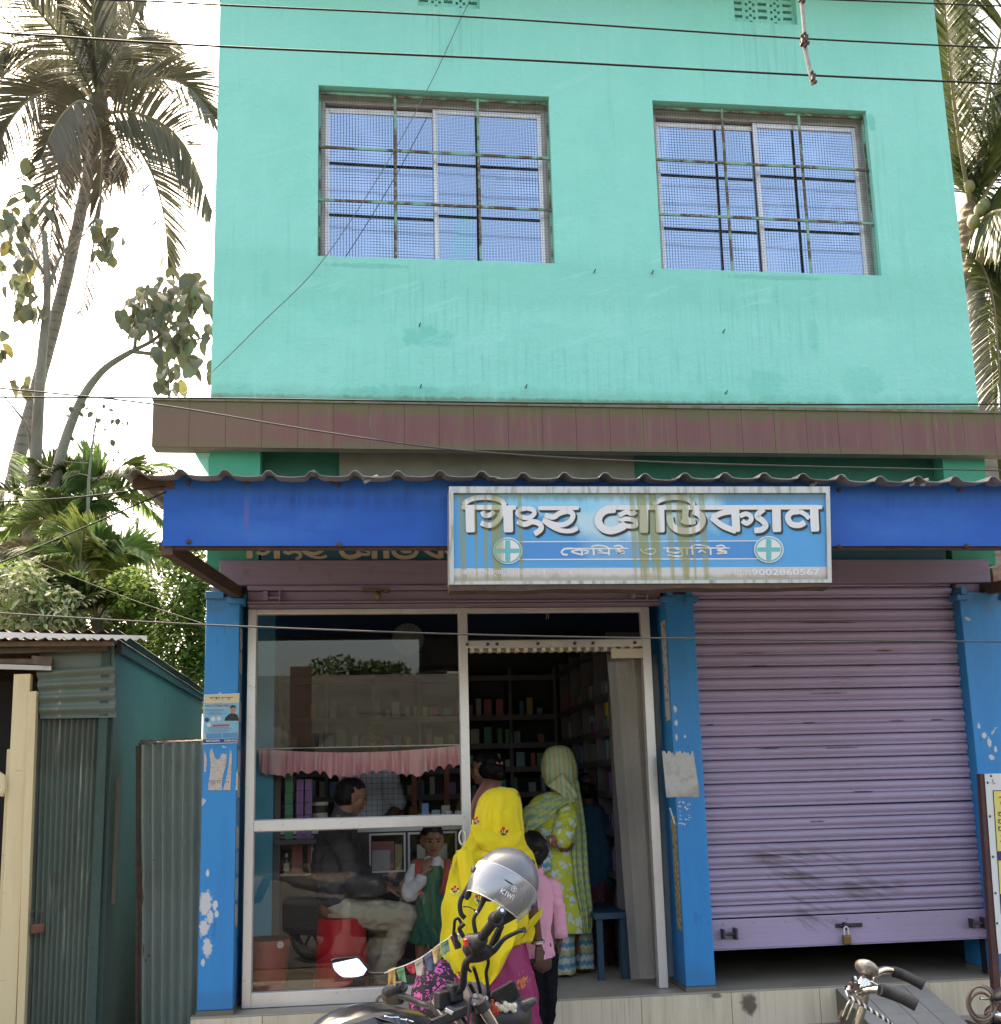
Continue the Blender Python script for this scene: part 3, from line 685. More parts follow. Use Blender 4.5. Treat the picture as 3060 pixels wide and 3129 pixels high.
# ---- lettering
def A2(a, b): return 1360 + a/3.173, 1480 + b/3.173
TITLE = [
 ([(160,222),(420,224),(690,226)],46), ([(905,230),(1100,230),(1300,228)],40), ([(1560,225),(2000,225),(2600,224),(3200,222),(3660,221)],44),
 ([(244,205),(246,340),(250,465)],92), ([(178,200),(235,152),(330,128),(450,130),(540,155),(585,205)],48),
 ([(362,262),(385,302),(440,295),(478,262)],46), ([(348,372),(420,398),(480,378),(530,322),(560,250)],50), ([(612,215),(614,340),(617,465)],92),
 ([(790,232),(850,245),(868,280),(835,315),(790,325),(735,312),(705,278),(730,245),(790,232)],44),
 ([(702,356),(770,388),(850,362),(920,385),(930,435),(868,482)],52),
 ([(968,298),(1050,318),(1110,282),(1190,262),(1240,288),(1222,350),(1150,390),(1060,388),(948,345)],50), ([(950,345),(1030,405),(1120,445),(1220,452),(1288,424)],44),
 ([(1655,240),(1565,250),(1505,295),(1488,360),(1525,420),(1600,448),(1680,430),(1748,396)],74),
 ([(1690,302),(1760,268),(1815,285),(1850,262)],46), ([(1690,362),(1760,402),(1850,400),(1835,350),(1750,335),(1690,362)],44), ([(1930,215),(1930,340),(1930,470)],84),
 ([(2083,205),(2087,340),(2090,466)],86), ([(2020,198),(2090,152),(2180,130),(2290,130),(2380,160),(2412,205)],46),
 ([(2335,240),(2332,320),(2375,358),(2430,355)],62), ([(2180,300),(2195,385),(2260,440),(2360,452),(2460,420),(2500,345),(2465,285),(2400,262)],64), ([(2290,350),(2340,372),(2410,362)],40),
 ([(2815,215),(2820,340),(2826,462)],78), ([(2815,262),(2700,275),(2590,322)],54), ([(2585,318),(2690,400),(2826,455)],56), ([(2860,310),(2920,285),(2968,312),(2965,352),(2925,378),(2882,352)],46),
 ([(3095,238),(3055,268),(3030,312),(3080,352),(3112,400),(3070,440),(3000,446)],56), ([(3214,215),(3217,340),(3221,462)],84),
 ([(3440,262),(3362,272),(3326,322),(3362,385),(3440,395),(3492,366)],56), ([(3440,262),(3492,290),(3535,332)],44), ([(3580,215),(3585,340),(3591,458)],82)]
SUB = [
 ([(1150,622),(1460,623),(1780,621)],10), ([(1245,622),(1165,626),(1132,656),(1152,680),(1192,682)],15), ([(1322,622),(1335,688)],15), ([(1322,632),(1228,652),(1330,684)],13), ([(1338,640),(1388,645),(1382,664),(1352,672)],12),
 ([(1440,622),(1445,688)],14), ([(1420,606),(1470,592),(1550,600),(1600,622)],11), ([(1482,640),(1520,645),(1512,668),(1490,664),(1590,668)],12), ([(1590,622),(1592,688)],14),
 ([(1640,600),(1695,594),(1725,616),(1655,640),(1740,652),(1660,672),(1745,666)],13),
 ([(1890,624),(1930,662),(1990,678),(2035,662),(2032,630),(1980,624),(1940,640)],15),
 ([(2115,617),(2440,617),(2765,618)],10), ([(2170,622),(2160,650),(2240,664),(2300,640),(2240,622)],14), ([(2160,682),(2240,697),(2300,692),(2296,652)],14), ([(2345,617),(2349,685)],14),
 ([(2400,617),(2404,683)],14), ([(2385,606),(2440,586),(2540,600),(2572,620)],11), ([(2460,662),(2490,640),(2530,666)],13), ([(2575,617),(2579,685)],14),
 ([(2630,600),(2690,592),(2712,616),(2640,640),(2732,650),(2640,672),(2738,664)],13)]
def ribbon(mb, pts, wd, fn, y):
    P = smoothpts([(a, b, 0) for a, b in pts], 5); n = len(P); L = []; Rr = []
    for i in range(n):
        t = P[min(i+1, n-1)] - P[max(i-1, 0)]; t.normalize(); nn = Vector((-t.y, t.x, 0)); h = wd/2 * (.8 if i in (0, n-1) and n > 8 else 1)
        L.append(fn(P[i].x + nn.x*h, P[i].y + nn.y*h, y)); Rr.append(fn(P[i].x - nn.x*h, P[i].y - nn.y*h, y))
    o = len(mb.v); mb.add(L + Rr, [(i, i+1, n+i+1, n+i) for i in range(n-1)])
YS = -1.735
def sgn(a, b, y): 
    px, py = A2(a, b); return at(px, py, y)
m_signface = M('faded_sign_print', (.055,.33,.60), .4, layers=(
    ('blob', D(1240,965,YS), (.62,.5,.34), (.34,.55,.62), .95, 3), ('blob', D(1010,945,YS), (.28,.5,.10), (.22,.52,.68), .8, 4), ('noise', (2,2,1.5), .5, .8, (.10,.43,.66), .5),
    ('noise', (60,60,3), .6, .8, (.16,.45,.62), .4)))
m_signstain = (.235,.235,.03)
def stained(name, col, amt=.9, layers=()):
    L = list(layers)
    for x, wd in ((945,.030),(1222,.034),(1246,.030),(1300,.034),(925,.014),(1338,.018),(990,.012),(880,.018),(1275,.016),(1318,.012),(1205,.014),(905,.010)):
        p = D(x, 1010, YS); L.append(('blob', p, (wd, .5, .30), m_signstain, amt*(.8 if wd > .025 else .62), (90,1,1.3)))
    L.append(('noise', (45,45,1.5), .60, .74, (.20,.22,.08), .4*amt))
    L.append(('band', 2, D(1200,1112,YS).z-.05, D(1200,1098,YS).z, .02, (.20,.18,.07), .6, (16,16,5)))
    L.append(('band', 2, D(1200,945,YS).z, D(1200,930,YS).z+.05, .03, (.13,.15,.08), .6, (26,26,6)))
    return L
m_sign = M('faded_blue_sign_print', (.045,.29,.57), .4, layers=stained('', 0, 1, (
    ('blob', D(1245,955,YS), (.45,.5,.26), (.42,.60,.66), .95, 3), ('blob', D(1040,948,YS), (.36,.5,.11), (.20,.53,.70), .85, 4), ('noise', (2,2,1.5), .5, .8, (.08,.38,.62), .5))))
m_strip = M('pale_sign_print', (.55,.51,.49), .45, layers=stained('', 0, 1, (('noise',(5,5,5),.45,.7,(.48,.42,.38),.6),)))
m_band = M('blue_band_print', (.035,.22,.52), .4, layers=stained('', 0, 1, (('blob', D(1215,1048,YS), (.28,.5,.2), (.16,.36,.56), .7, 3),)))
m_let = M('white_lettering', (.66,.64,.62), .45, layers=stained('', 0, .8))
m_blk = M('black_lettering', (.012,.013,.018), .45, layers=stained('', 0, .55))
m_teal = M('teal_cross_print', (.10,.40,.42), .45, layers=stained('', 0, .4))
m_sframe = M('sign_frame_alu', (.46,.45,.42), .45, .5, layers=(('noise',(30,30,4),.5,.65,(.17,.17,.10),.75),))
SG = thing('signboard', 'stained blue and white shop sign box with Bengali lettering on the awning front', 'sign', tuple(at(1955, 1780, YS+.06)))
TL, TR, BR_, BL = at(1372,1494,YS), at(2534,1494,YS), at(2540,1776,YS), at(1374,1782,YS)
def quadbox(a, b, c, d, y0, y1):
    mb = MB(); vs = [Vector((p.x, y0, p.z)) for p in (a,b,c,d)] + [Vector((p.x, y1, p.z)) for p in (a,b,c,d)]
    mb.add(vs, [(0,1,2,3),(7,6,5,4),(0,4,5,1),(1,5,6,2),(2,6,7,3),(3,7,4,0)]); return mb
obj('sign_box', quadbox(TL, TR, BR_, BL, YS+.004, YF-.012), m_sframe, SG)
def lerpq(u, v): 
    a = TL.lerp(TR, u); b = BL.lerp(BR_, u); return a.lerp(b, v)
def face(name, u0, u1, w0, w1, y, mat):
    mb = MB(); P = [lerpq(u0,w0), lerpq(u1,w0), lerpq(u1,w1), lerpq(u0,w1)]; mb.add([(p.x, y, p.z) for p in P], [(0,1,2,3)]); return obj(name, mb, mat, SG)
e = .011
face('sign_face', e, 1-e, .05, .845, YS+.002, m_sign); face('sign_strip', e, 1-e, .845, .985, YS+.002, m_strip)
for (a, b, c, d) in ((0,1,-.02,.05),(0,1,.985,1.02),(0,e,.05,.985),(1-e,1,.05,.985)):
    obj('sign_frame', quadbox(lerpq(a,c), lerpq(b,c), lerpq(b,d), lerpq(a,d), YS-.012, YS+.003), m_sframe, SG)
mb = MB(); n = 40; rings = []
for i in range(n+1):
    u = i/n; p = lerpq(u, 1.02); dz = .030 - .008*u + .012*noise.noise(Vector((u*9, 2, 0))) + .006*noise.noise(Vector((u*40, 7, 0)))
    rings.append([(p.x, YS-.006, p.z), (p.x, YS-.004+.006*noise.noise(Vector((u*30,4,0))), p.z-dz), (p.x, YF-.02, p.z-dz), (p.x, YF-.02, p.z)])
mb.loft(rings); obj('rotten_bottom_rail', mb, m_rust, SG)
def zmap(a, b): return A2(a, b)
mb = MB()
pl = [sgn(680,562,YS), sgn(3050,553,YS), sgn(3060,716,YS), sgn(690,722,YS)]
mb.add([(p.x, YS+.001, p.z) for p in pl], [(0,1,2,3)]); obj('text_band', mb, m_band, SG)
mb = MB()
for (y0, y1, h) in ((557,548,10),(729,722,12)): ribbon(mb, [(700,y0),(1800,(y0+y1)/2),(3040,y1)], h, sgn, YS-.0002)
obj('band_line', mb, m_let, SG, fix=False)
mb = MB()
for i, (p, wd) in enumerate(TITLE): ribbon(mb, [(a+16, b+20) for a, b in p], wd+6, sgn, YS-.0004-.00008*i)
obj('letter_shadow', mb, m_blk, SG, fix=False)
mb = MB()
for i, (p, wd) in enumerate(TITLE): ribbon(mb, p, wd, sgn, YS-.0035-.00008*i)
obj('lettering', mb, m_let, SG, fix=False)
mb = MB()
for i, (p, wd) in enumerate(SUB): ribbon(mb, p, wd+3, sgn, YS-.0006-.00008*i)
obj('lettering', mb, m_let, SG, fix=False)
def disc(mb, cx, cy, r, y, fn=sgn, n=32, r2=None):
    a = [fn(cx + r*math.cos(2*math.pi*k/n), cy + r*.9*math.sin(2*math.pi*k/n), y) for k in range(n)]
    mb.add(a, [tuple(range(n))])
for cx, cy in ((609,644), (3142,632)):
    mb = MB(); disc(mb, cx, cy, 144, YS-.004); disc(mb, cx, cy, 118, YS-.0055); o = obj('cross_emblem', mb, [m_let], SG, fix=False)
    mb = MB(); disc(mb, cx, cy, 134, YS-.0047)
    ribbon(mb, [(cx-112,cy),(cx,cy),(cx+112,cy)], 42, sgn, YS-.0062); ribbon(mb, [(cx,cy-102),(cx,cy),(cx,cy+102)], 50, sgn, YS-.0064)
    obj('cross', mb, m_teal, o, fix=False)
def textobj(name, body, p, h, wtot, mat, par, y, rx=0, bold=0):
    c = bpy.data.curves.new('t', 'FONT'); c.body = body; c.size = 1; c.resolution_u = 3; c.offset = bold
    o = bpy.data.objects.new('t', c); COL.objects.link(o); dg = bpy.context.evaluated_depsgraph_get()
    me = bpy.data.meshes.new_from_object(o.evaluated_get(dg)); bpy.data.objects.remove(o)
    xs = [v.co.x for v in me.vertices]; ys = [v.co.y for v in me.vertices]
    sx = wtot/(max(xs)-min(xs)); sz = h/(max(ys)-min(ys)); x0, y0 = min(xs), min(ys)
    for v in me.vertices: v.co = Vector((p[0] + (v.co.x-x0)*sx, y, p[2] + (v.co.y-y0)*sz + (v.co.x-x0)*sx*rx))
    me.materials.clear(); me.materials.append(mat); return obj(name, me, mat, par, fix=False)
m_faint = M('faint_white_print', (.70,.67,.66), .5)
p = sgn(2945, 880, YS); q = sgn(3630, 870, YS)
textobj('phone_number', '9002860567', sgn(2980,884,YS), .034, (q-p).length*.96, m_faint, SG, YS-.001, .004, .012)
textobj('address_line', 'মোঃ-', sgn(2800,884,YS), .030, .11, m_faint, SG, YS-.001)
textobj('address_line', 'কালেবগঞ্জ'.replace('ে','') + ', িদনহাটা, েকাচিবহার', sgn(160,895,YS), .042, (sgn(1240,890,YS)-sgn(160,895,YS)).length, m_faint, SG, YS-.001)

# painted letters on the teal board behind the awning (same words, lower halves showing)
def brd(a, b, y):
    px = 400 + (690 + (a-245)*.432)/1.904; py = 1150 + 1060/1.904 - (465-b)*.40/1.904; return at(px, py, y)
mb = MB()
for i, (p, wd) in enumerate(TITLE): ribbon(mb, p, wd*.92, brd, -.0075-.0002*i)
obj('painted_lettering', mb, m_cream, sb, fix=False)

# ---- papers
m_paper = M('aged_paper', (.52,.47,.42), .8, layers=(('noise',(8,8,25),.5,.7,(.38,.33,.28),.6),('noise',(30,30,120),.52,.6,(.26,.20,.17),.5)))
m_paperw = M('torn_white_paper', (.50,.48,.45), .85, layers=(('noise', 22, .5,.7,(.34,.31,.27),.7), ('noise',30,.68,.72,(.05,.05,.05),.8), ('band',2,1.2,1.45,.1,(.25,.19,.14),.5,9)), bump=((45,.003),))
def zP(a, b): return 600 + a/5.5625, 2100 + b/5.5625
def ppoly(mb, pts, Y, fn): mb.add([at(*fn(a, b), Y) for a, b in pts], [tuple(range(len(pts)))])
PO = thing('poster', 'blue and cream clinic poster with a man in glasses stuck on the left pillar', 'poster', tuple(at(675, 2275, -.064)))
def flat(name, pts, Y, mat, par, fn=zP):
    mb = MB(); ppoly(mb, pts, Y, fn); return obj(name, mb, mat, par)
m_white = M('poster_white', (.62,.62,.60), .6); m_pcream = M('poster_cream', (.62,.54,.33), .6); m_psky = M('poster_sky_blue', (.18,.44,.58), .6, layers=(('noise',(3,3,60),.5,.7,(.28,.50,.58),.7),))
m_pnavy = M('poster_navy', (.03,.05,.22), .6); m_pred = M('poster_red', (.50,.04,.05), .6); m_pblk = M('poster_black', (.02,.02,.025), .6); m_skinp = M('poster_skin', (.38,.22,.15), .6)
m_pgrey = M('poster_small_print', (.10,.22,.30), .6)
mb = MB(); P = [at(*zP(a,b), -.064) for a, b in ((130,128),(738,103),(708,950),(107,972))]
mb.prism(P, (0,-1,0), .003); obj('poster_sheet', mb, m_white, PO)
flat('poster_field', [(142,262),(728,268),(704,880),(118,888)], -.0685, m_psky, PO)
flat('poster_header', [(138,140),(732,116),(728,262),(650,268),(500,255),(350,262),(240,280),(140,258)], -.0690, m_pcream, PO)
flat('poster_footer', [(116,888),(704,872),(704,938),(114,952)], -.0690, m_pnavy, PO)
def txt(body, a, b, wpx, hpx, mat, Y=-.0695, bold=0): 
    p = at(*zP(a, b), Y); q = at(*zP(a+wpx, b), Y); h = (at(*zP(a, b-hpx), Y)-p).length
    return textobj('poster_text', body, p, h, (q-p).length, mat, PO, Y, .0, bold)
txt('আর্থো', 225, 228, 180, 70, m_pblk, bold=.03); txt('েকয়ার', 425, 222, 205, 62, m_pblk, bold=.03)
txt('ডাঃ েসৌেমন রায়', 142, 350, 420, 60, m_pred, bold=.03)
txt('8207223395', 165, 930, 235, 34, m_white, bold=.03); txt('7278810762', 470, 926, 228, 34, m_white, bold=.03)
for k, (a, b, w_) in enumerate(((160,385,310),(150,405,340),(230,428,180),(165,448,350),(200,472,240),(230,690,330),(200,712,420),(190,740,380),(240,762,300))):
    flat('poster_small_line', [(a,b-5),(a+w_,b-8),(a+w_,b+1),(a,b+4)], -.0694, m_pgrey, PO)
flat('poster_banner', [(275,640),(565,630),(563,660),(275,672)], -.0694, m_pred, PO)
for (cx, cy, r, mt) in ((180,555,42,m_pnavy),(287,540,40,m_white),(385,532,40,m_white),(212,640,34,m_white)):
    flat('poster_icon', [(cx+r*math.cos(t*math.pi/4), cy+r*math.sin(t*math.pi/4)) for t in range(8)], -.0696, mt, PO)
flat('poster_portrait', [(480,572),(490,520),(540,470),(590,440),(640,440),(700,470),(722,540),(720,572)], -.0695, m_pblk, PO)
flat('poster_portrait', [(585,445),(578,380),(600,340),(640,330),(672,350),(668,410),(640,450)], -.0698, m_skinp, PO)
flat('poster_portrait', [(572,365),(580,320),(620,302),(665,312),(678,350),(660,345),(610,345)], -.0700, m_pblk, PO)
for pts in ([(110,800),(160,780),(160,880),(110,885)], [(168,790),(436,780),(434,868),(166,876)], [(450,780),(700,770),(700,858),(448,866)]):
    flat('poster_block', pts, -.0693, m_pcream if pts[0][0] == 110 else M('poster_mid_blue', (.10,.25,.45), .6), PO)
TP = thing('torn_notice', 'torn pale paper notice hanging in strips below the clinic poster', 'paper notice', tuple(at(660, 2390, -.064)))
flat('paper_piece', [(225,1120),(262,1030),(290,1100),(318,1200),(355,1228),(400,1210),(425,1140),(455,1130),(520,1140),(505,1330),(460,1480),(435,1640),(440,1752),(192,1752),(240,1400),(245,1290)], -.063, m_paper, TP)
flat('paper_piece', [(575,1070),(602,1100),(605,1250),(580,1750),(455,1748),(520,1500),(550,1300)], -.0632, m_paper, TP)
flat('paper_piece', [(140,1060),(165,1140),(182,1250),(165,1440),(130,1440)], -.0634, m_paper, TP)
flat('paper_piece', [(712,1375),(700,1752),(667,1752),(680,1480)], -.0634, m_paper, TP)
flat('paper_piece', [(440,985),(470,1010),(510,1015),(505,1030),(450,1025)], -.0634, m_white, TP)
mb = MB()
for a in (222, 262, 300, 352, 388, 500, 535): ribbon(mb, [(a,1595),(a+14,1612),(a+4,1628)], 9, lambda x, y, Y: at(*zP(x, y), Y), -.0642)
ribbon(mb, [(218,1592),(330,1590),(430,1588)], 7, lambda x, y, Y: at(*zP(x, y), Y), -.0641)
obj('notice_print', mb, M('brown_print', (.16,.10,.09), .8), TP, fix=False)
# torn sheet on the middle pillar
def zM(a, b): return 1960 + a/2.705, 1880 + b/2.705
rr = random.Random(4); top = [(172 + i*13, 1118 + rr.random()*22 + (30 if i % 5 == 3 else 0)) for i in range(21)]
bot = [(478 - i*15, 1500 + rr.random()*8) for i in range(19)]; side = [(442+i*9, 1200+i*60+rr.random()*8) for i in range(5)]
mb = MB(); P = [at(*zM(a, b), -.0625) for a, b in top + side + bot]
mb.prism(P, (0,-1,0), .002); o = obj('torn_sheet', mb, m_paperw, None, label='crumpled torn off-white sheet pasted on the middle blue pillar', cat='paper')
mb = MB()
for i in range(26):
    a, b = rr.uniform(300, 395), rr.uniform(1530, 1720); w_, h_ = rr.uniform(8, 24), rr.uniform(6, 18)
    mb.add([at(*zM(a+dx, b+dy), -.0622-.0002*i) for dx, dy in ((0,0),(w_,h_*.4),(w_*.8,h_*1.3),(-w_*.2,h_))], [(0,1,2,3)])
for i in range(7):
    a, b = 232+i*6, 1590+i*20; mb.add([at(*zM(a+dx, b+dy), -.0622-.0002*i) for dx, dy in ((0,0),(14,6),(16,22),(2,16))], [(0,1,2,3)])
obj('paper_scraps', mb, M('scrap_paper', (.55,.54,.52), .8, layers=(('noise',40,.5,.6,(.2,.25,.28),.7),)), None, label='small leftover paper scraps under the torn sheet on the middle pillar', cat='paper scraps', fix=False)
# stickers on the pillar reveals
mats = [M('sticker_%d' % i, c, .6, layers=(('noise',(60,60,90),.5,.62,(.15,.13,.12),.6),)) for i, c in enumerate(((.45,.40,.32),(.40,.42,.42),(.20,.30,.38),(.42,.36,.30),(.12,.20,.32)))]
def stick(x, z0, z1, y0, y1, mat, lab):
    mb = MB(); mb.bx(x-.0015, x+.0015, y0, y1, z0, z1); obj('sticker', mb, mat, None, label=lab, cat='sticker', group='stickers on the pillar sides')
for i in range(12):
    z = .75 + i*.155
    stick(-.842+.003, z, z+.135, -.045, .065, mats[i % 5], ORD[11-i] + ' worn paper sticker from the top on the inner side of the left pillar')
stick(1.945-.003, 1.95, 2.62, -.04, .06, M('sticker_white_tall', (.50,.48,.46), .6, layers=(('noise',(20,20,25),.55,.6,(.05,.04,.04),.8),)), 'tall white printed sticker high on the inner side of the middle pillar')
stick(1.945-.003, .62, 1.33, -.04, .06, M('sticker_yellow', (.48,.38,.16), .6, layers=(('noise',(20,40,40),.5,.55,(.10,.08,.07),.8),)), 'yellow edged printed sticker low on the inner side of the middle pillar')

# ================================================================ WIRES
m_wire = M('overhead_cable', (.022,.022,.022), .7, spec=.2)
m_wirel = M('pale_cable', (.075,.07,.065), .7, spec=.2)
def wire(lab, pts, r=.006, mat=None, name='overhead_cable', k=8):
    P = smoothpts(pts, k); mb = MB(); mb.tube(P, r*.68, 6); return obj(name, mb, mat or m_wire, None, smooth='all', label=lab, cat='cable', group='cables strung past the shop front')
YW = -2.4
wire('second highest street cable running above the upper windows', [D(-60,-9,YW), D(290,2,YW), D(418,9,YW), D(900,32,YW), D(1530,73,YW), D(1960,93,YW)], .0065)
wire('third street cable just above the upper windows', [D(-60,57,YW), D(0,62,YW), D(420,88,YW), D(960,112,YW), D(1545,143,YW), D(1960,161,YW)], .0075)
wire('topmost street cable crossing the upper right corner', [D(1400,-8,YW), D(1640,1,YW), D(1904,11,YW), D(1990,14,YW)], .006)
wire('cable running level in front of the bottom of the mint wall', [D(-60,755,YW), D(400,757,YW), D(1000,766,YW), D(1500,769,YW), D(1960,768,YW)], .0055)
wire('cable sloping down across the brown ledge', [D(-60,730,YW), D(0,738,YW), D(290,768,YW), D(620,822,YW), D(900,858,YW), D(1300,880,YW), D(1960,896,YW)], .0055, m_wirel)
wire('cable crossing in front of the pillars and the shop glass', [D(-60,1163,YW), D(0,1166,YW), D(390,1188,YW), D(880,1206,YW), D(1300,1214,YW), D(1960,1221,YW)], .0055, m_wirel)
wire('slack service cable dropping from the roof edge to the ledge corner', [at(1460,-40,-.06), D(880,28,-.06), D(818,160,-.055), D(730,320,-.05), D(610,500,-.05), D(500,612,-.045), D(398,712,-.05), D(345,752,-.15)], .0042, M('grey_green_cable', (.10,.12,.11), .6), name='service_cable')
wire('upper of the two cables rising to the left end of the fascia', [D(-50,957,-1.8), D(0,954,-1.8), D(150,945,-1.7), D(300,926,-1.62), D(316,924,-1.56)], .0055)
wire('lower of the two cables rising to the left end of the fascia', [D(-50,1088,-1.8), D(0,1070,-1.8), D(120,1020,-1.7), D(300,942,-1.62), D(316,936,-1.56)], .006)
wire('thin cable falling from the left palm towards the left pillar', [D(-50,1022,1), D(0,1040,1), D(110,1085,.8), D(250,1140,.5), D(392,1188,.1)], .0045)
for lab, ya, yb in (('upper high cable on the far side of the street, mirrored in the upper windows', 318, 372), ('middle high cable on the far side of the street, mirrored in the upper windows', 362, 402), ('lower high cable on the far side of the street, mirrored in the upper windows', 426, 486)):
    P_ = [D(300, ya-6, 9.2), D(1000, (ya+yb)/2+4, 9.2), D(1750, yb+4, 9.2)]; wire(lab, [Vector((p.x, -9.0, p.z)) for p in P_], .011)
m_rod = M('spacer_rod', (.30,.29,.28), .6, layers=(('noise',20,.5,.7,(.16,.10,.08),.6),))
for a, b, lab in (((1524,-14),(1532,86),'upper grey spacer rod clipped between the street cables'), ((1527,70),(1546,160),'lower grey spacer rod clipped between the street cables')):
    t = thing('cable_spacer', lab, 'spacer rod', tuple(D(*b, YW-.02)), 'spacer rods on the street cables')
    mb = MB(); mb.tube([D(*a, YW-.02), D(*b, YW-.02)], [.012,.010], 8); obj('rod', mb, m_rod, t, smooth=True)
    for q in (a, b):
        p = D(q[0], q[1] + (9 if q is a else -12), YW-.03); mb = MB(); mb.box(p, (.018,.03,.035), Matrix.Rotation(.15,3,'Y')); mb.ball(p+Vector((-.006,-.01,.026)), .009, 8, 6); mb.ball(p+Vector((.006,-.01,-.028)), .011, 8, 6); obj('clip', mb, m_rust, t)
# ================================================================ LEFT SHED AND GATE
def zS(a, b): return a/1.5225, 1850 + b/1.5225
def SP(a, b, Y): return at(*zS(a, b), Y)
YH = -.30
green_sheet = (.075, .13, .105)
m_gsheet = M('green_corrugated_sheet', (.095,.125,.100), .55, .15, layers=(('noise',(3,3,1),.45,.75,(.135,.165,.14),.7), ('noise',(30,30,.9),.62,.72,(.26,.28,.25),.5),('noise',(18,18,1.2),.64,.7,(.45,.45,.36),.5), ('noise',(9,9,3),.62,.76,(.085,.055,.04),.7), ('band',2,1.75,2.0,.08,(.06,.045,.03),.35,(14,14,4))), bump=((40,.001),))
m_gsheet2 = M('grey_green_gate_sheet', (.22,.265,.235), .42, .3, layers=(('noise',(3,3,1.2),.42,.75,(.31,.355,.32),.8), ('noise',(5,5,2),.60,.8,(.07,.08,.07),.7), ('vor',7,.05,.015,(.02,.018,.015),.9,.2), ('noise',(24,24,10),.68,.75,(.35,.37,.36),.6),('noise',(10,10,1),.6,.72,(.06,.075,.065),.6)), bump=((30,.0015),))
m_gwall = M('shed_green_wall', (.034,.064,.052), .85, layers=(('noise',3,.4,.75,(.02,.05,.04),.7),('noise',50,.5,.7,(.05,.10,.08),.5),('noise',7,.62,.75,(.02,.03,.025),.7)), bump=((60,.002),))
m_greytin = M('roof_tin', (.40,.39,.36), .5, .3, layers=(('noise',8,.5,.7,(.22,.19,.16),.6),))  # plain grey metal, used for the lintel strip
m_creamw = M('cream_painted_wood', (.60,.49,.29), .55, layers=(('noise',(12,12,1.2),.5,.75,(.50,.38,.20),.6),('noise',(6,6,6),.68,.75,(.30,.20,.12),.6),('noise',(5,5,40),.68,.74,(.28,.17,.10),.5)), bump=((60,.001),))
m_wood = M('old_wood', (.085,.06,.045), .85, layers=(('noise',(20,20,2),.45,.7,(.14,.10,.075),.7),), bump=((40,.002),))
SHD = thing('corrugated_shed', 'small green corrugated iron shed with a padlocked sheet door left of the shop', 'shed', tuple(Vector((SP(400,1800,YH).x, 0, 0))))
def sheet(name, a, b, c, d, n, amp, mat, par, ax='u', th=.002, nz=10, wob=.01, rag=0):
    """corrugated sheet filling the quad a (TL) b (TR) c (BR) d (BL); ridges run along v (ax='u') or u (ax='v')"""
    nrm = (b-a).cross(d-a).normalized(); 
    if nrm.y > 0: nrm = -nrm
    mb = MB(); nu = n*8 if ax == 'u' else 10; nv = nz if ax == 'u' else n*8; rings = []
    for i in range(nu+1):
        u = i/nu; row = []
        for j in range(nv+1):
            v = j/nv; vv = v
            if rag and j == nv: vv = v + rag*(noise.noise(Vector((u*18, 3, par.location.x)))-.3)
            p = a.lerp(b, u).lerp(d.lerp(c, u), vv)
            w_ = amp*math.sin(2*math.pi*n*(u if ax == 'u' else v)) + wob*noise.noise(p*1.6)
            row.append(p + nrm*w_)
        rings.append(row + [q - nrm*th for q in reversed(row)])
    mb.loft(rings); return obj(name, mb, mat, par, smooth=True)
zb0 = -.02
def drop(p): return Vector((p.x, p.y, zb0))
# door sheet and patch sheets
a, b = SP(168,530,YH), SP(516,530,YH); c, d = SP(440,2050,YH), SP(112,2050,YH)
t = (a.z - zb0)/(a.z - d.z); d = a.lerp(d, t); c = b.lerp(c, t)
sheet('door_sheet', a, b, c, d, 13, .011, m_gsheet, SHD, wob=.012)
sheet('patch_sheet', SP(172,305,YH-.03), SP(533,280,YH-.03), SP(538,522,YH-.035), SP(185,528,YH-.035), 4, .012, m_gsheet, SHD, ax='v', wob=.012)
mb = MB(); P = [SP(185,190,YH), SP(530,180,YH), SP(535,300,YH), SP(185,312,YH)]; mb.prism(P, (0,1,0), .01); obj('wall_sheet', mb, m_gsheet, SHD)
cornx = SP(530,400,YH).x
# side wall running back
yback = 3.1; ztopf = SP(600,175,YH).z; bk = at(*zS(945,440), yback); ztopb = bk.z
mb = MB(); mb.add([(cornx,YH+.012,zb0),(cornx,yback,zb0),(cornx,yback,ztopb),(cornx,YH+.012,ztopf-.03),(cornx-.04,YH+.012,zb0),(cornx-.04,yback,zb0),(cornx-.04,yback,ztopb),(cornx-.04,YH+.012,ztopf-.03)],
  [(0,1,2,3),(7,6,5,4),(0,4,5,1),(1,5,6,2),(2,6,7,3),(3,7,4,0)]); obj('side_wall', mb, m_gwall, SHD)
mb = MB(); mb.bx(-4.6, cornx-.045, yback-.05, yback, zb0, ztopb); obj('back_wall', mb, m_gwall, SHD)
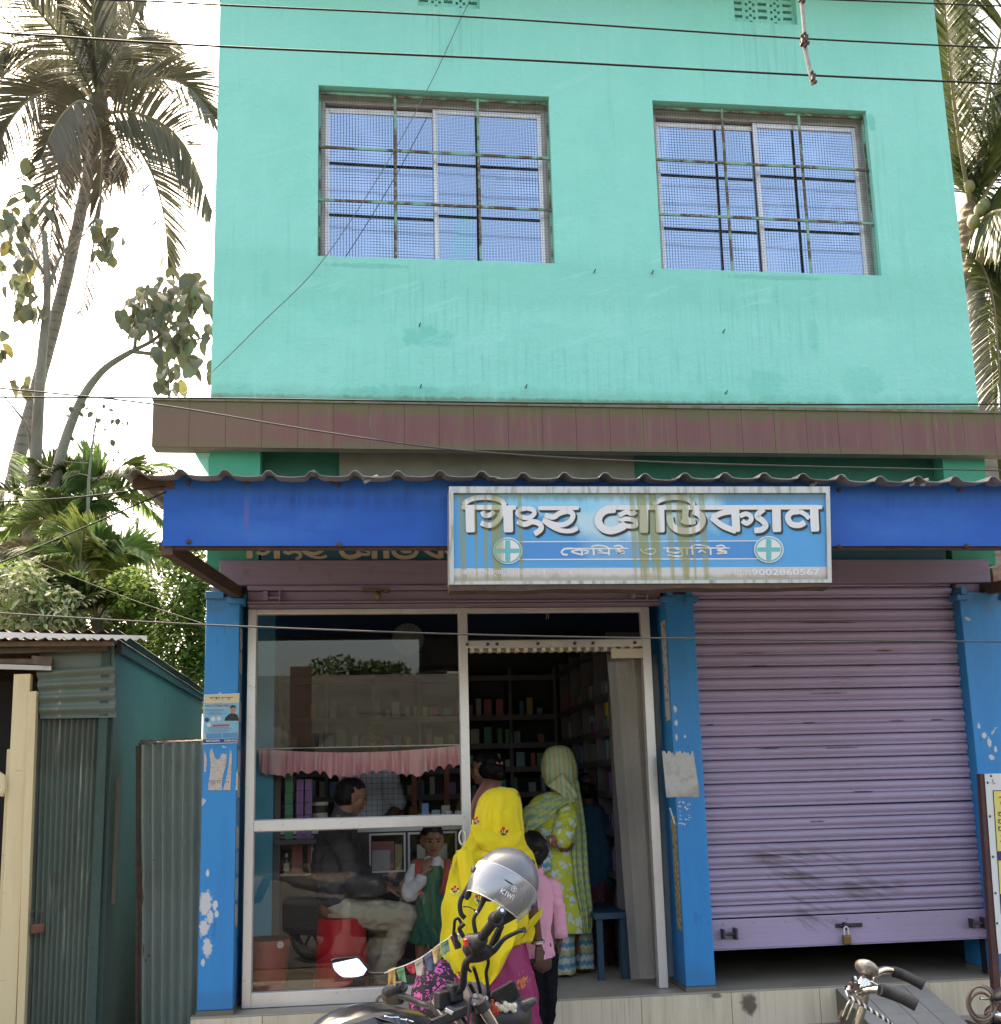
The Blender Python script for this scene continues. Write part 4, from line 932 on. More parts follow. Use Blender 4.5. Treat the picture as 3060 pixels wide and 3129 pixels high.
# roof: two lapped corrugated sheets falling to the back
rzf = SP(300,138,YH-.22).z
mb = MB(); n = 60; rings = []
for i in range(n+1):
    p = SP(-300, 118, YH-.225).lerp(SP(685, 142, YH-.225), i/n); q = SP(-300, 150, YH-.225).lerp(SP(685, 160, YH-.225), i/n); w_ = .010*math.sin(i*2.3)
    rings.append([(p.x, p.y-.012, p.z), (q.x, q.y-.012, q.z + w_), (q.x, q.y-.004, q.z + w_), (p.x, p.y-.004, p.z)])
mb.loft(rings); obj('eave_strip', mb, M('sunlit_eave_tin', (.62,.60,.55), .5, .1, layers=(('noise',8,.55,.75,(.30,.26,.22),.6),)), SHD, smooth=True)  # sunlight on the eave front is put into this pale tin colour
for k, (xa, xb, yf, z0, m, nn) in enumerate(((-4.6, cornx+.05, YH-.20, rzf, m_rust, 40), (-4.6, SP(560,140,YH-.02).x, YH-.05, rzf+.065, m_rust, 38))):
    a = Vector((xa, yf, z0)); b = Vector((xb, yf, z0 - .015)); sl = (ztopb - ztopf)/(yback - YH)
    c = Vector((xb, yback+.1, z0 + sl*(yback+.1-yf))); d = Vector((xa, yback+.1, c.z))
    sheet('roof_sheet', a, b, c, d, nn, .012, m, SHD, wob=.008, nz=6)
# wooden rails under the eave and the lintel
for (q0, q1, h, dy) in (((-40,182),(530,178),.028,-.12), ((-40,215),(500,200),.03,-.05), ((150,255),(245,262),.05,-.06), ((-40,262),(150,262),.03,-.04)):
    mb = MB(); mb.beam(SP(*q0, YH+dy), SP(*q1, YH+dy), .04, h); obj('rail', mb, m_wood, SHD)
mb = MB(); mb.beam(SP(-60,284,YH-.06), SP(240,292,YH-.06), .02, .028); obj('lintel_strip', mb, m_greytin, SHD)
mb = MB(); mb.beam(Vector((cornx+.02, YH, ztopf-.03)), Vector((cornx+.02, yback, ztopb+.01)), .03, .06); obj('rail', mb, M('dark_barge_board', (.022,.02,.017), .9), SHD)
mb = MB(); mb.beam(Vector((cornx-.05, YH, ztopf+.0)), Vector((cornx-.05, YH, zb0)), .05, .05); obj('post', mb, m_gwall, SHD)
# doorway
mb = MB(); mb.bx(-4.6, SP(60,900,YH).x, YH+.6, YH+.65, zb0, 2.3); obj('doorway_dark_sheet', mb, m_dark, SHD)  # near-black sheet standing in for the unlit inside of the doorway
def post(p0, p1, p2, p3, dy, mat, name='door_post'):
    A_, B_, C_, D_ = SP(*p0, YH+dy), SP(*p1, YH+dy), SP(*p2, YH+dy), SP(*p3, YH+dy)
    t = (A_.z - zb0)/(A_.z - D_.z); D_ = A_.lerp(D_, t); C_ = B_.lerp(C_, t); C_.z = D_.z = zb0
    mb = MB(); mb.prism([A_, B_, C_, D_], (0,1,0), .05); return obj(name, mb, mat, SHD, bevel=.003)
post((64,320),(142,318),(72,1947),(-18,1947), -.05, m_creamw); post((131,402),(170,398),(112,1947),(76,1947), -.07, m_creamw); post((32,670),(62,665),(30,1500),(-10,1500), .02, m_creamw)
for bz in (455, 705, 740, 760, 1380, 1410, 1440):
    pass
mb = MB(); P = SP(-4,800,YH-.06); mb.tube([SP(-20,780,YH-.06), SP(12,800,YH-.06), SP(18,850,YH-.06), SP(0,885,YH-.06)], .02, 8); obj('door_handle', mb, m_creamw, SHD, smooth=True)
lk = thing('padlock', 'rusty padlock on a wire loop on the shed door', 'padlock', tuple(SP(175,1525,YH-.05)))
mb = MB(); P = SP(178,1505,YH-.05); mb.box(P, (.075,.03,.055)); obj('lock_body', mb, M('rusty_lock', (.12,.045,.025), .8, layers=(('noise',40,.5,.7,(.06,.03,.02),.7),)), lk, bevel=.01)
mb = MB(); mb.tube(smoothpts([SP(160,1485,YH-.05), SP(145,1445,YH-.05), SP(160,1420,YH-.05), SP(190,1425,YH-.05), SP(195,1455,YH-.05), SP(185,1485,YH-.05)]), .004, 6); obj('wire_loop', mb, m_rust, lk)
obj('wooden_slat', (lambda mb: (mb.beam(SP(541,800,-.15), SP(520,1390,-.15), .035, .02, (0,1,0)), mb)[-1])(MB()), M('weathered_slat', (.13,.10,.07), .85, layers=(('noise',(20,20,2),.45,.7,(.18,.14,.10),.7),)), None, label='narrow weathered wooden slat leaning in the gap beside the shed', cat='slat')
GT = thing('gate_sheet', 'rusty edged corrugated iron gate panel between the shed and the left blue pillar', 'gate', (SP(790,1900,.0).x, 0, 0))
a, b, c, d = SP(652,650,0), SP(985,625,0), SP(960,2100,0), SP(655,2100,0); t = (a.z-zb0)/(a.z-d.z); d = a.lerp(d, t); c = b.lerp(c, t); c.z = zb0
sheet('corrugated_panel', a, b, c, d, 7, .025, m_gsheet2, GT, wob=.012, nz=24)
mb = MB(); mb.beam(SP(640,655,.02), Vector((SP(645,1947,.02).x, .02, zb0)), .016, .03, (0,1,0)); obj('gate_stile', mb, m_rust, GT)
mb = MB(); n = 20; P = []
for i in range(n+1): P.append(SP(652+i*14.5, 628 + 8*noise.noise(Vector((i*.7,1,1))) - i*.4, -.006))
for i in range(n, -1, -1): P.append(SP(652+i*14.5, 648 + 12*noise.noise(Vector((i*.9,5,1))) - i*.9, -.02))
mb.prism(P, (0,-1,0), .003); obj('rusty_top_edge', mb, m_rust, GT)
mb = MB(); P = []
for i in range(n+1): P.append(SP(645, 640+i*60, -.004))
for i in range(n, -1, -1): P.append(SP(664 + 14*noise.noise(Vector((i*.9,9,1))), 640+i*60, -.018))
mb.prism(P, (0,-1,0), .003); obj('rusty_side_edge', mb, m_rust, GT)
# ================================================================ RIGHT STANDING BOARD
YR = -.62
def zR(a, b): return 2980 + a/2.4625, 2340 + b/2.4674
def RP(a, b, Y=YR): return at(*zR(a, b), Y)
m_maroon = M('maroon_steel', (.075,.028,.026), .55, layers=(('noise',14,.5,.7,(.12,.05,.04),.6),))
ST = thing('notice_board', 'standing white and yellow notice board on a maroon steel post by the right pillar', 'notice board', tuple(Vector((RP(100,1900).x, YR, .0))))
mb = MB(); pb = RP(160,1850); mb.beam((RP(50,62).x, YR, RP(50,62).z), (pb.x, YR, .03), .042, .042, (0,1,0)); obj('post', mb, m_maroon, ST)
mb = MB(); mb.beam((pb.x-.1, YR, .05), (pb.x+.25, YR, .05), .05, .05); mb.beam((pb.x-.1, YR-.1, .05), (pb.x-.1, YR+.2, .05), .05, .05)
obj('base', mb, m_maroon, ST)
mb = MB(); mb.tube(smoothpts([(pb.x-.085,YR-.05,.09),(pb.x-.09,YR-.05,.17),(pb.x-.05,YR-.05,.2),(pb.x-.005,YR-.03,.2)]), .012, 8); obj('hook', mb, m_maroon, ST, smooth=True)
m_bw = M('white_board_sheet', (.66,.65,.63), .5); m_by = M('yellow_board_print', (.70,.58,.16), .5); m_bn = M('navy_board_print', (.03,.025,.12), .5); m_br = M('red_board_print', (.50,.03,.05), .5)
def bpoly(name, pts, dy, mat):
    mb = MB(); mb.prism([RP(a, b, YR+dy) for a, b in pts], (0,-1,0), .002); return obj(name, mb, mat, ST)
bpoly('board_sheet', [(72,62),(720,40),(760,1330),(300,1400),(178,1420),(165,1300),(128,820)], -.026, m_bw)
bpoly('board_border', [(134,186),(740,176),(760,1110),(196,1120)], -.0285, m_pblk)
bpoly('board_panel', [(141,192),(738,183),(752,636),(170,645)], -.031, m_by); bpoly('board_panel', [(176,716),(752,700),(758,960),(190,968)], -.031, m_by)
bpoly('board_band', [(168,645),(752,636),(752,700),(172,710)], -.0315, m_bn); bpoly('board_band', [(190,968),(758,960),(758,1040),(196,1040)], -.0312, m_bn)
bpoly('board_panel', [(200,1045),(758,1045),(760,1105),(205,1110)], -.0312, m_bw)
def rb(mb, pts, wd): ribbon(mb, pts, wd, lambda x, y, Y: RP(x, y, Y), YR-.0345)
mb = MB(); rb(mb, [(180,238),(260,235),(420,230),(640,226)], 11); rb(mb, [(235,240),(200,275),(215,300),(260,290)], 14); rb(mb, [(290,240),(292,300)], 14); rb(mb, [(360,240),(330,270),(380,300)], 14)
obj('board_lettering', mb, m_br, ST, fix=False)
mb = MB()
for yy in (352, 408, 462):
    rb(mb, [(172,yy),(260,yy-2),(420,yy-5),(560,yy-6)], 6)
    for k in range(6): rb(mb, [(188+k*48+4*(yy%3),yy),(178+k*48,yy+18),(200+k*48,yy+30)], 7); rb(mb, [(206+k*48,yy),(207+k*48,yy+34)], 6)
rb(mb, [(135,100),(138,128),(155,134)], 5)
for (a, b) in ((195,530),(192,570)): rb(mb, [(a,b),(a+60,b-1),(a+200,b-3)], 8)
obj('board_lettering', mb, m_pblk, ST, fix=False)
m_rivet = M('board_rivet', (.10,.11,.10), .5, .5)
for a, b in ((122,78),(97,128),(114,382),(137,687),(155,961),(169,1189)):
    mb = MB(); mb.ball(RP(a, b, YR-.028), (.008,.005,.008), 8, 6); obj('board_rivet', mb, m_rivet, ST)
# ramp beside the right bay
m_ramp = M('grey_ramp_cement', (.38,.345,.30), .8, layers=(('noise',4,.4,.7,(.28,.255,.22),.7),), bump=((40,.002),))
r0, r1 = D(1592,1925,-.09).x, D(1760,1925,-.09).x
RMP = thing('entrance_ramp', 'small grey cement ramp with scored grid lines in front of the right bay', 'ramp', ((r0+r1)/2, -.45, .03))
nx_, ny_ = 4, 4
for i in range(nx_):
    for j in range(ny_):
        xa, xb = r0+(r1-r0)*i/nx_+.003, r0+(r1-r0)*(i+1)/nx_-.003; ya, yb_ = -.80+.70*j/ny_+.003, -.80+.70*(j+1)/ny_-.003
        za_ = lambda y: .035 + (y+.80)/.71*(FLOOR-.05)
        mb = MB(); mb.add([(xa,ya,.02),(xb,ya,.02),(xb,yb_,.02),(xa,yb_,.02),(xa,ya,za_(ya)+.006),(xb,ya,za_(ya)+.006),(xb,yb_,za_(yb_)+.006),(xa,yb_,za_(yb_)+.006)], [(0,3,2,1),(4,5,6,7),(0,1,5,4),(1,2,6,5),(2,3,7,6),(3,0,4,7)])
        obj('cement_panel', mb, m_ramp, RMP)
mb = MB(); mb.add([(r0,-.80,.02),(r1,-.80,.02),(r1,-.10,.02),(r0,-.10,.02),(r0,-.80,.034),(r1,-.80,.034),(r1,-.10,.235),(r0,-.10,.235)], [(0,3,2,1),(4,5,6,7),(0,1,5,4),(1,2,6,5),(2,3,7,6),(3,0,4,7)])
obj('ramp_body', mb, m_grout, RMP)

# ================================================================ SHOP INTERIOR
m_shelf = M('painted_shelf_wood', (.13,.115,.12), .6, layers=(('noise',5,.4,.7,(.09,.08,.08),.6),))
m_shelfb = M('shelf_blue_trim', (.06,.17,.26), .6)
def rack(label, x0, x1, y0, y1, z0, zs, nd, axis):
    t = thing('shelf_rack', label, 'shelf', ((x0+x1)/2, (y0+y1)/2, FLOOR))
    for z in zs:
        mb = MB(); mb.bx(x0, x1, y0, y1, z, z+.022); obj('shelf_board', mb, m_shelf, t)
        mb = MB()
        if axis == 'x': mb.bx(x0, x1, y0-.012, y0-.001, z-.02, z+.03)
        else: mb.bx(x0-.012, x0-.001, y0, y1, z-.02, z+.03)
        obj('shelf_edge', mb, m_shelf, t)
    for i in range(nd+1):
        mb = MB()
        if axis == 'x': x = x0 + (x1-x0)*i/nd; mb.bx(x-.014, x+.014, y0-.014, y1, z0, zs[-1]+.1)
        else: y = y0 + (y1-y0)*i/nd; mb.bx(x0-.014, x1, y-.014, y+.014, z0, zs[-1]+.1)
        obj('upright', mb, m_shelf, t)
    return t
ZS = [.9, 1.2, 1.47, 1.70, 1.92, 2.18, 2.55]
rack('tall wooden medicine shelves along the dark back wall', -.85, 1.7, 3.05, 3.38, FLOOR, ZS, 6, 'x')
rack('wooden medicine shelves along the right inner wall', 1.72, 1.97, .75, 3.3, FLOOR, ZS, 5, 'y')
rack('short wooden shelves on the left inner wall', -.88, -.66, 1.0, 2.6, FLOOR, ZS[:5], 3, 'y').scale = (1,1,1)
BOXC = [(.5,.5,.48),(.42,.40,.36),(.12,.25,.45),(.42,.12,.12),(.10,.30,.16),(.45,.35,.12),(.30,.14,.35),(.5,.48,.40),(.2,.35,.4)]
m_boxes = [M('carton_%d' % i, c, .6, layers=(('noise',(30,30,70),.52,.6,tuple(min(1,q*.4) for q in c),.7),)) for i, c in enumerate(BOXC)]
CN = ['white','beige','blue','red','green','mustard','purple','cream','teal']
cart = {}
def carton(x, y, z, sx, sy, sz, lab, grp, mi=None, name='medicine_carton', cat='carton'):
    mi = rnd.randrange(len(m_boxes)) if mi is None else mi
    key = (mi,)
    if key not in cart:
        mb = MB(); mb.bx(-.5,.5,-.5,.5,0,1); me = mb.mesh(name, [m_boxes[mi]]); fixn(me); cart[key] = me
    o = bpy.data.objects.new(name, cart[key]); COL.objects.link(o); o.location = (x, y, z); o.scale = (sx, sy, sz); o.rotation_euler = (0,0,rnd.uniform(-.08,.08))
    return tag(o, lab, cat, grp)
for z in ZS[1:6]:
    x = -.55; nb_ = 0
    while x < 1.62:
        w_ = rnd.uniform(.035,.09)
        if rnd.random() < .9:
            nb_ += 1; mi = rnd.randrange(len(m_boxes)); carton(x, 3.13+rnd.uniform(0,.03), z+.0222, w_*.92, .08, rnd.uniform(.07,.17), CN[mi] + ' carton, ' + ORD[nb_-1] + ' from the left on the ' + ORD[len(ZS)-1-ZS.index(z)] + ' back shelf down', 'cartons on the back shelves', mi)
        x += w_ + .035
for z in ZS[0:6]:
    y = .85; nb_ = 0
    while y < 3.0:
        w_ = rnd.uniform(.05,.10)
        if rnd.random() < .85:
            nb_ += 1; mi = rnd.randrange(len(m_boxes)); carton(1.79+rnd.uniform(0,.02), y, z+.0222, .08, w_*.9, rnd.uniform(.08,.17), CN[mi] + ' carton, ' + ORD[nb_-1] + ' from the front on the ' + ORD[len(ZS)-1-ZS.index(z)] + ' right side shelf down', 'cartons on the right shelves', mi)
        y += w_ + .045
# green and lilac cartons stacked at the left
for r_ in range(6):
    carton(-.60, 1.02, 1.22+r_*.083, .055, .08, .078, 'green carton, ' + ORD[5-r_] + ' from the top of the column beside the left inner wall', 'stacked green cartons', 4)
for c_ in range(2):
    for r_ in range(5): carton(-.525+c_*.06, 1.04, 1.22+r_*.085, .05, .08, .08, 'lilac carton, ' + ORD[4-r_] + ' from the top of the ' + ('left','right')[c_] + ' lilac column', 'stacked lilac cartons', 6)
mb = MB(); mb.bx(-.70, -.38, .95, 1.2, 1.185, 1.218); obj('wall_bracket_shelf', mb, m_shelf, None, label='small wooden shelf holding the stacked green and lilac cartons', cat='shelf')
# counter with framed glass fronts
CT = thing('shop_counter', 'dark brown pharmacy counter with white framed display openings', 'counter', (.0, 1.25, FLOOR))
m_cdark = M('dark_counter_laminate', (.030,.022,.020), .45, layers=(('noise',(2,2,14),.5,.8,(.05,.036,.03),.6),))
YC = 1.05
cw = lambda x, y: D(x, y, YC)
z_ct = cw(540,1587).z; xA, xB = -.88, .66
fr = [(cw(500,1640).x, cw(592,1640).x), (cw(706,1640).x, cw(768,1640).x), (cw(780,1640).x, cw(866,1640).x)]
zfa, zfb = cw(540,1662).z, cw(540,1594).z
mb = MB(); wall_with_holes(mb, xA, xB, FLOOR, z_ct-.002, [(a, b, zfa, zfb) for a, b in fr], YC, YC+.25); mb.bx(xA, xB, YC+.251, YC+.5, FLOOR, z_ct-.002)
obj('counter_body', mb, m_cdark, CT)
m_wframe = M('white_trim', (.50,.49,.46), .5)
mb = MB(); mb.bx(xA, xB, YC-.03, YC+.52, z_ct, z_ct+.03); obj('counter_top', mb, m_wframe, CT)
for a, b in fr:
    mb = MB(); s = .014
    mb.bx(a-s, a, YC-.014, YC+.01, zfa-s, zfb+s); mb.bx(b, b+s, YC-.014, YC+.01, zfa-s, zfb+s); mb.bx(a, b, YC-.014, YC+.01, zfa-s, zfa); mb.bx(a, b, YC-.014, YC+.01, zfb, zfb+s)
    obj('display_frame', mb, m_wframe, CT)
    mb = MB(); mb.add([(a,YC-.004,zfa),(b,YC-.004,zfa),(b,YC-.004,zfb),(a,YC-.004,zfb)], [(0,1,2,3)]); obj('display_glass', mb, m_glass, CT, fix=False)
mb = MB(); mb.bx(xA, xB, YC-.012, YC-.001, FLOOR+.28, FLOOR+.31); obj('counter_trim', mb, m_cdark, CT)
def bottle(x, y, z, h, r, mat, lab, capm):
    t = thing('bottle', lab, 'bottle', (x, y, z))
    mb = MB(); mb.tube([(x,y,z),(x,y,z+h*.62),(x,y,z+h*.74),(x,y,z+h*.8)], [r,r,r*.45,r*.4], 12); obj('glass_body', mb, mat, t, smooth=True)
    mb = MB(); mb.tube([(x,y,z+h*.8),(x,y,z+h)], r*.5, 10); obj('cap', mb, capm, t)
    mb = MB(); mb.tube([(x,y,z+h*.12),(x,y,z+h*.5)], r*1.02, 12, False); obj('label', mb, m_white, t)
m_bb = M('brown_bottle', (.04,.015,.01), .15); m_gb = M('pale_bottle', (.25,.33,.28), .15); m_capw = M('white_cap', (.6,.6,.58), .4)
f0 = fr[0][0]
bottle(f0+.04, YC+.07, zfa, .16, .022, m_gb, 'pale green bottle at the left end of the left display opening', m_capw)
bottle(f0+.10, YC+.06, zfa, .14, .020, m_bb, 'dark brown bottle beside the pale green one in the left display', m_capw)
bottle(f0+.16, YC+.06, zfa, .14, .022, m_bb, 'dark brown bottle next to the orange carton in the left display', m_capw)
carton(f0+.235, YC+.08, zfa, .075, .05, .19, 'orange carton standing in the left display opening', None, 3); carton(f0+.37, YC+.08, zfa, .12, .05, .19, 'broad red and white carton at the right of the left display', None, 3)
carton(f0+.375, YC+.05, zfa, .10, .012, .08, 'low cream carton in front of the broad red carton', None, 1)
f1 = fr[1][0]
carton((f1+fr[1][1])/2-.03, YC+.09, zfa, .16, .05, .20, 'red and white ruled carton in the middle display opening', None, 3); carton((f1+fr[1][1])/2-.045, YC+.06, zfa, .13, .012, .14, 'white ruled sheet card in front of the red carton', None, 0, 'ruled_card', 'card'); carton(fr[1][1]-.035, YC+.07, zfa, .05, .05, .18, 'tan upright carton at the right of the middle display', None, 5)
carton((fr[2][0]+fr[2][1])/2, YC+.08, zfa, .22, .05, .17, 'pale carton in the right display opening behind the girl', None, 7)
# things on the counter top
zc = z_ct + .031
p = D(605,1540,1.2)
t = thing('canister', 'cream canister with a dark band on the counter at the left', 'canister', (p.x, 1.25, zc))
mb = MB(); mb.tube([(p.x,1.25,zc),(p.x,1.25,zc+.10)], .07, 16); mb.mi = 1; mb.tube([(p.x,1.25,zc+.101),(p.x,1.25,zc+.145)], .069, 16)
obj('body', (lambda m: (m.tube([(p.x,1.25,zc),(p.x,1.25,zc+.11)], .07, 16), m)[-1])(MB()), M('cream_plastic', (.55,.50,.38), .5), t, smooth=True)
obj('dark_band', (lambda m: (m.tube([(p.x,1.25,zc+.111),(p.x,1.25,zc+.165)], .068, 16), m)[-1])(MB()), m_cdark, t, smooth=True)
obj('lid', (lambda m: (m.tube([(p.x,1.25,zc+.166),(p.x,1.25,zc+.19)], .072, 16), m)[-1])(MB()), M('cream_lid', (.58,.54,.44), .5), t, smooth=True)
for (dx, h, w_, mi, lab) in ((808,.16,.05,2,'purple carton standing on the counter near the keeper'), (828,.11,.06,8,'grey carton right of the purple one on the counter'),(846,.14,.06,1,'brown tinted carton at the right on the counter')):
    q = D(dx, 1555, 1.25); carton(q.x, 1.15, zc, w_, .05, h, lab, None, mi)
for i, (dx, col) in enumerate(((851,(.35,.10,.06)),(872,(.10,.05,.05)),(893,(.30,.2,.1)))):
    q = D(dx*1.0 - 0, 1550, 1.2)
    t = thing('jar', ['red lidded jar with white label on the counter', 'dark jar with white stripes on the counter', 'tan jar at the right end of the counter'][i], 'jar', (q.x, 1.12, zc))
    obj('jar_body', (lambda m: (m.tube([(q.x,1.12,zc),(q.x,1.12,zc+.08)], .032, 12), m)[-1])(MB()), M('jar_%d' % i, col, .3), t, smooth=True)
    obj('jar_lid', (lambda m: (m.tube([(q.x,1.12,zc+.081),(q.x,1.12,zc+.10)], .034, 12), m)[-1])(MB()), m_capw, t, smooth=True)
for i, dx in enumerate((788, 850)):
    q = D(dx, 1500, 1.9); mb = MB(); mb.bx(q.x-.02, q.x+.02, 1.9, 1.94, FLOOR, 1.85); obj('post', mb, M('red_post_%d' % i, (.22,.045,.025), .6), None, label=['thinner red post behind the counter beside the keeper', 'right hand red post behind the counter'][i], cat='post')
# pink frilled valance strung across
m_val = M('pink_satin', (.86,.42,.44), .40, layers=(('noise',(4,4,2),.4,.7,(.90,.60,.58),.7),), sheen=.3)
VY = .80
v0, v1_ = D(492,1425,VY), D(878,1417,VY)
mb = MB(); n = 260; rings = []
for i in range(n+1):
    u = i/n; x = v0.x + (v1_.x - v0.x + .03)*u; zt_ = v0.z + (v1_.z-v0.z)*u - .035*math.sin(u*math.pi*1.0)
    hgt = .160 + .022*math.sin(u*19) + .012*math.sin(u*135+6*noise.noise(Vector((u*12, 1, 0)))) + .012*noise.noise(Vector((u*40,2,1))); row = []
    for j in range(9):
        v = j/8; am = .006 + .026*v
        ph = u*135 + 6*noise.noise(Vector((u*12, 1, 0)))
        row.append((x + .006*v*math.cos(ph), VY + am*math.sin(ph) + .012*noise.noise(Vector((u*25, v, 3))), zt_ - hgt*v))
    rings.append(row)
mb.loft(rings, cap=False, closed=False)
VL = obj('frilled_valance', mb, m_val, None, smooth='all', label='pink satin frilled valance strung across inside the shop window', cat='valance')
mb = MB(); mb.tube([(v0.x-.1,VY,v0.z+.004),(v1_.x+.05,VY,v1_.z+.004)], .004, 6); obj('cord', mb, m_white, VL)
# wall fan (pale disc), yellow board, ceiling ornament, PVC strips, bench
q = D(776,1215,2.0); t = thing('wall_fan', 'pale round fan cover high inside the shop behind the glass', 'fan', tuple(q))
mb = MB(); mb.tube([(q.x,2.0,q.z),(q.x,2.04,q.z)], .135, 28); obj('cover', mb, M('fan_grey', (.16,.16,.15), .5), t)
mb = MB()
for k in range(10):
    a_ = k*math.pi/10; mb.tube([(q.x+.13*math.cos(a_),1.995,q.z+.13*math.sin(a_)),(q.x-.13*math.cos(a_),1.995,q.z-.13*math.sin(a_))], .0025, 4)
obj('guard', mb, m_alud, t, kind='stuff'); mb = MB(); mb.tube([(q.x,2.04,q.z),(q.x,2.5,q.z+.1),(q.x,3.39,q.z+.1)], .02, 8); obj('bracket', mb, m_alud, t)
q = D(1172,1348,1.0); mb = MB(); mb.bx(q.x-.07, q.x+.10, 1.0, 1.10, q.z-.05, q.z+.05)
t = thing('yellow_box', 'small yellow box with a black letter on the right shelves', 'box', (q.x+.01, 1.05, q.z-.05)); obj('carton', mb, M('yellow_card', (.55,.42,.06), .6), t)
mb = MB(); mb.bx(q.x-.005, q.x+.05, .997, .9995, q.z-.028, q.z+.022); obj('black_label', mb, m_pblk, t); textobj('printed_letter', 'N', (q.x+.006, .995, q.z-.016), .028, .022, m_white, t, .995, 0, .02)
q = D(1041,1165,.6); t = thing('hanging_charm', 'tiny orange and gold charm hanging above the door', 'charm', tuple(q-Vector((0,0,.03))))
m_or = M('orange_charm', (.55,.16,.03), .4); mb = MB(); mb.ball(q, (.012,.012,.02), 10, 8); obj('charm_body', mb, m_or, t, smooth=True)
mb = MB(); mb.tube([q+Vector((0,0,.018)), (q.x, .6, 2.999)], .002, 5); obj('thread', mb, m_or, t)
for s_ in (-.006,.006):
    mb = MB(); mb.tube([q+Vector((s_,0,-.018)), q+Vector((s_*1.3,0,-.045))], .0025, 5); obj('tassel', mb, m_white, t)
PV = thing('strip_curtain', 'clear plastic strip curtain gathered at the right of the doorway', 'strip curtain', (fx2-.1, G+.07, FLOOR))
m_pvc = M('cloudy_pvc', (.34,.31,.27), .10, alpha=.40, layers=(('noise',(3,3,1),.4,.7,(.24,.21,.18),.7),), spec=.7)
m_tab = M('cream_hanger', (.62,.56,.42), .5)
for i in range(4):
    xa = D(1172,1300,G).x + i*.062; mb = MB(); rings = []; nz = 26
    for j in range(nz+1):
        v = j/nz; z = zt-.07 - v*(zt-.07-FLOOR-.05); row = []
        for k in range(9):
            u = k/8 - .5; w_ = .19 - .03*v
            row.append((xa + .05 + u*w_ + (.05*v if i < 2 else .03*v) + .006*noise.noise(Vector((v*4+i,i,0))), G+.055 + i*.014 + .010*math.cos(u*4) + .010*noise.noise(Vector((v*3, u*2, i))), z))
        rings.append(row)
    mb.loft(rings, cap=False, closed=False); obj('pvc_strip', mb, m_pvc, PV, smooth='all')
mb = MB(); hx0, hx1 = fx1+.035, fx2-.045
mb.bx(hx0, hx1, G+.042, G+.056, zt-.045, zt-.005); obj('hanger_rail', mb, m_alud, PV)
n = 19
for i in range(n):
    x = hx0 + .012 + (hx1-hx0-.03)*i/n; mb = MB(); mb.bx(x, x+.024, G-.032, G+.041, zt-.052, zt-.0255); obj('hanger_tab', mb, m_tab, PV)
mb = MB(); xa = D(1160,1240,G).x; mb.bx(xa, hx1+.01, G-.042, G-.033, zt-.105, zt-.040); obj('clamp_plate', mb, m_tab, PV, bevel=.003)
m_bench = M('blue_bench_paint', (.012,.055,.10), .5, layers=(('noise',6,.4,.7,(.008,.04,.07),.6),))
BN = thing('bench', 'blue wooden bench just inside the doorway on the right', 'bench', (1.72, 1.1, FLOOR))
mb = MB(); mb.bx(1.48, 1.71, .45, 1.7, FLOOR+.40, FLOOR+.44); obj('seat', mb, m_bench, BN)
for x in (1.50, 1.66):
    for y in (.48, 1.62):
        mb = MB(); mb.bx(x, x+.04, y, y+.04, FLOOR, FLOOR+.399); obj('leg', mb, m_bench, BN)
# red tub used as a stool and the red bin
m_red = M('red_plastic', (.55,.014,.026), .32, layers=(('noise',3,.4,.7,(.45,.011,.02),.5),))
m_redb = M('dull_red_plastic', (.36,.05,.04), .5, layers=(('noise',5,.4,.7,(.26,.03,.025),.6),))
q0 = D(650,1884,.55); q1 = D(650,1742,.55); sx, sy = q0.x, .55; hh = q1.z - FLOOR
STL = thing('plastic_stool', 'bright red plastic stool under the seated man', 'stool', (sx, sy, FLOOR))
mb = MB(); rt, rb_ = .158, .185; ns = 40; rings = []
for v in (0, .12, .25, .26, .6, .85, .95, .985, 1.0):
    r_ = rb_ + (rt-rb_)*v - (.02 if v > .99 else 0) + (.004 if .9 < v < .99 else 0); z = FLOOR + hh*v; row = []
    for k in range(ns):
        a_ = 2*math.pi*k/ns; zz = z
        if v < .3:
            c_ = max(0, math.cos(2*a_ + 1.3)); lift = .11*min(1, c_*1.7) if c_ > .15 else 0
            zz = FLOOR + lift + (z-FLOOR)*(1 - lift/(hh*.30))
        row.append((sx + r_*math.cos(a_), sy + r_*math.sin(a_), zz))
    rings.append(row)
mb.loft(rings, cap=False); top_ = rings[-1]; mb.add(top_, [tuple(range(ns))]); o = obj('shell', mb, m_red, STL, smooth=True)
so_ = o.modifiers.new('solid', 'SOLIDIFY'); so_.thickness = .005
mb = MB(); mb.tube([(sx,sy,FLOOR+hh-.03),(sx,sy,FLOOR+hh-.026)], rt-.012, 24); obj('seat_rib', mb, m_red, STL)
q = D(520,1890,.42); q1 = D(500,1785,.42); bx_, by_ = D(508,1840,.42).x, .42
BN2 = thing('waste_bin', 'dull red plastic bin with a small round sticker at the left behind the glass', 'bin', (bx_, by_, FLOOR))
hb = q1.z - FLOOR; mb = MB(); mb.tube([(bx_,by_,FLOOR),(bx_,by_,FLOOR+hb*.9),(bx_,by_,FLOOR+hb*.9),(bx_,by_,FLOOR+hb),(bx_,by_,FLOOR+hb),(bx_,by_,FLOOR+.02)], [.115,.142,.158,.158,.145,.11], 32); obj('shell', mb, m_redb, BN2, smooth=True)
mb = MB(); p = D(533,1797,.272); mb.tube([(p.x,.288,p.z),(p.x,.281,p.z)], .022, 16); obj('round_sticker', mb, m_paper, BN2)
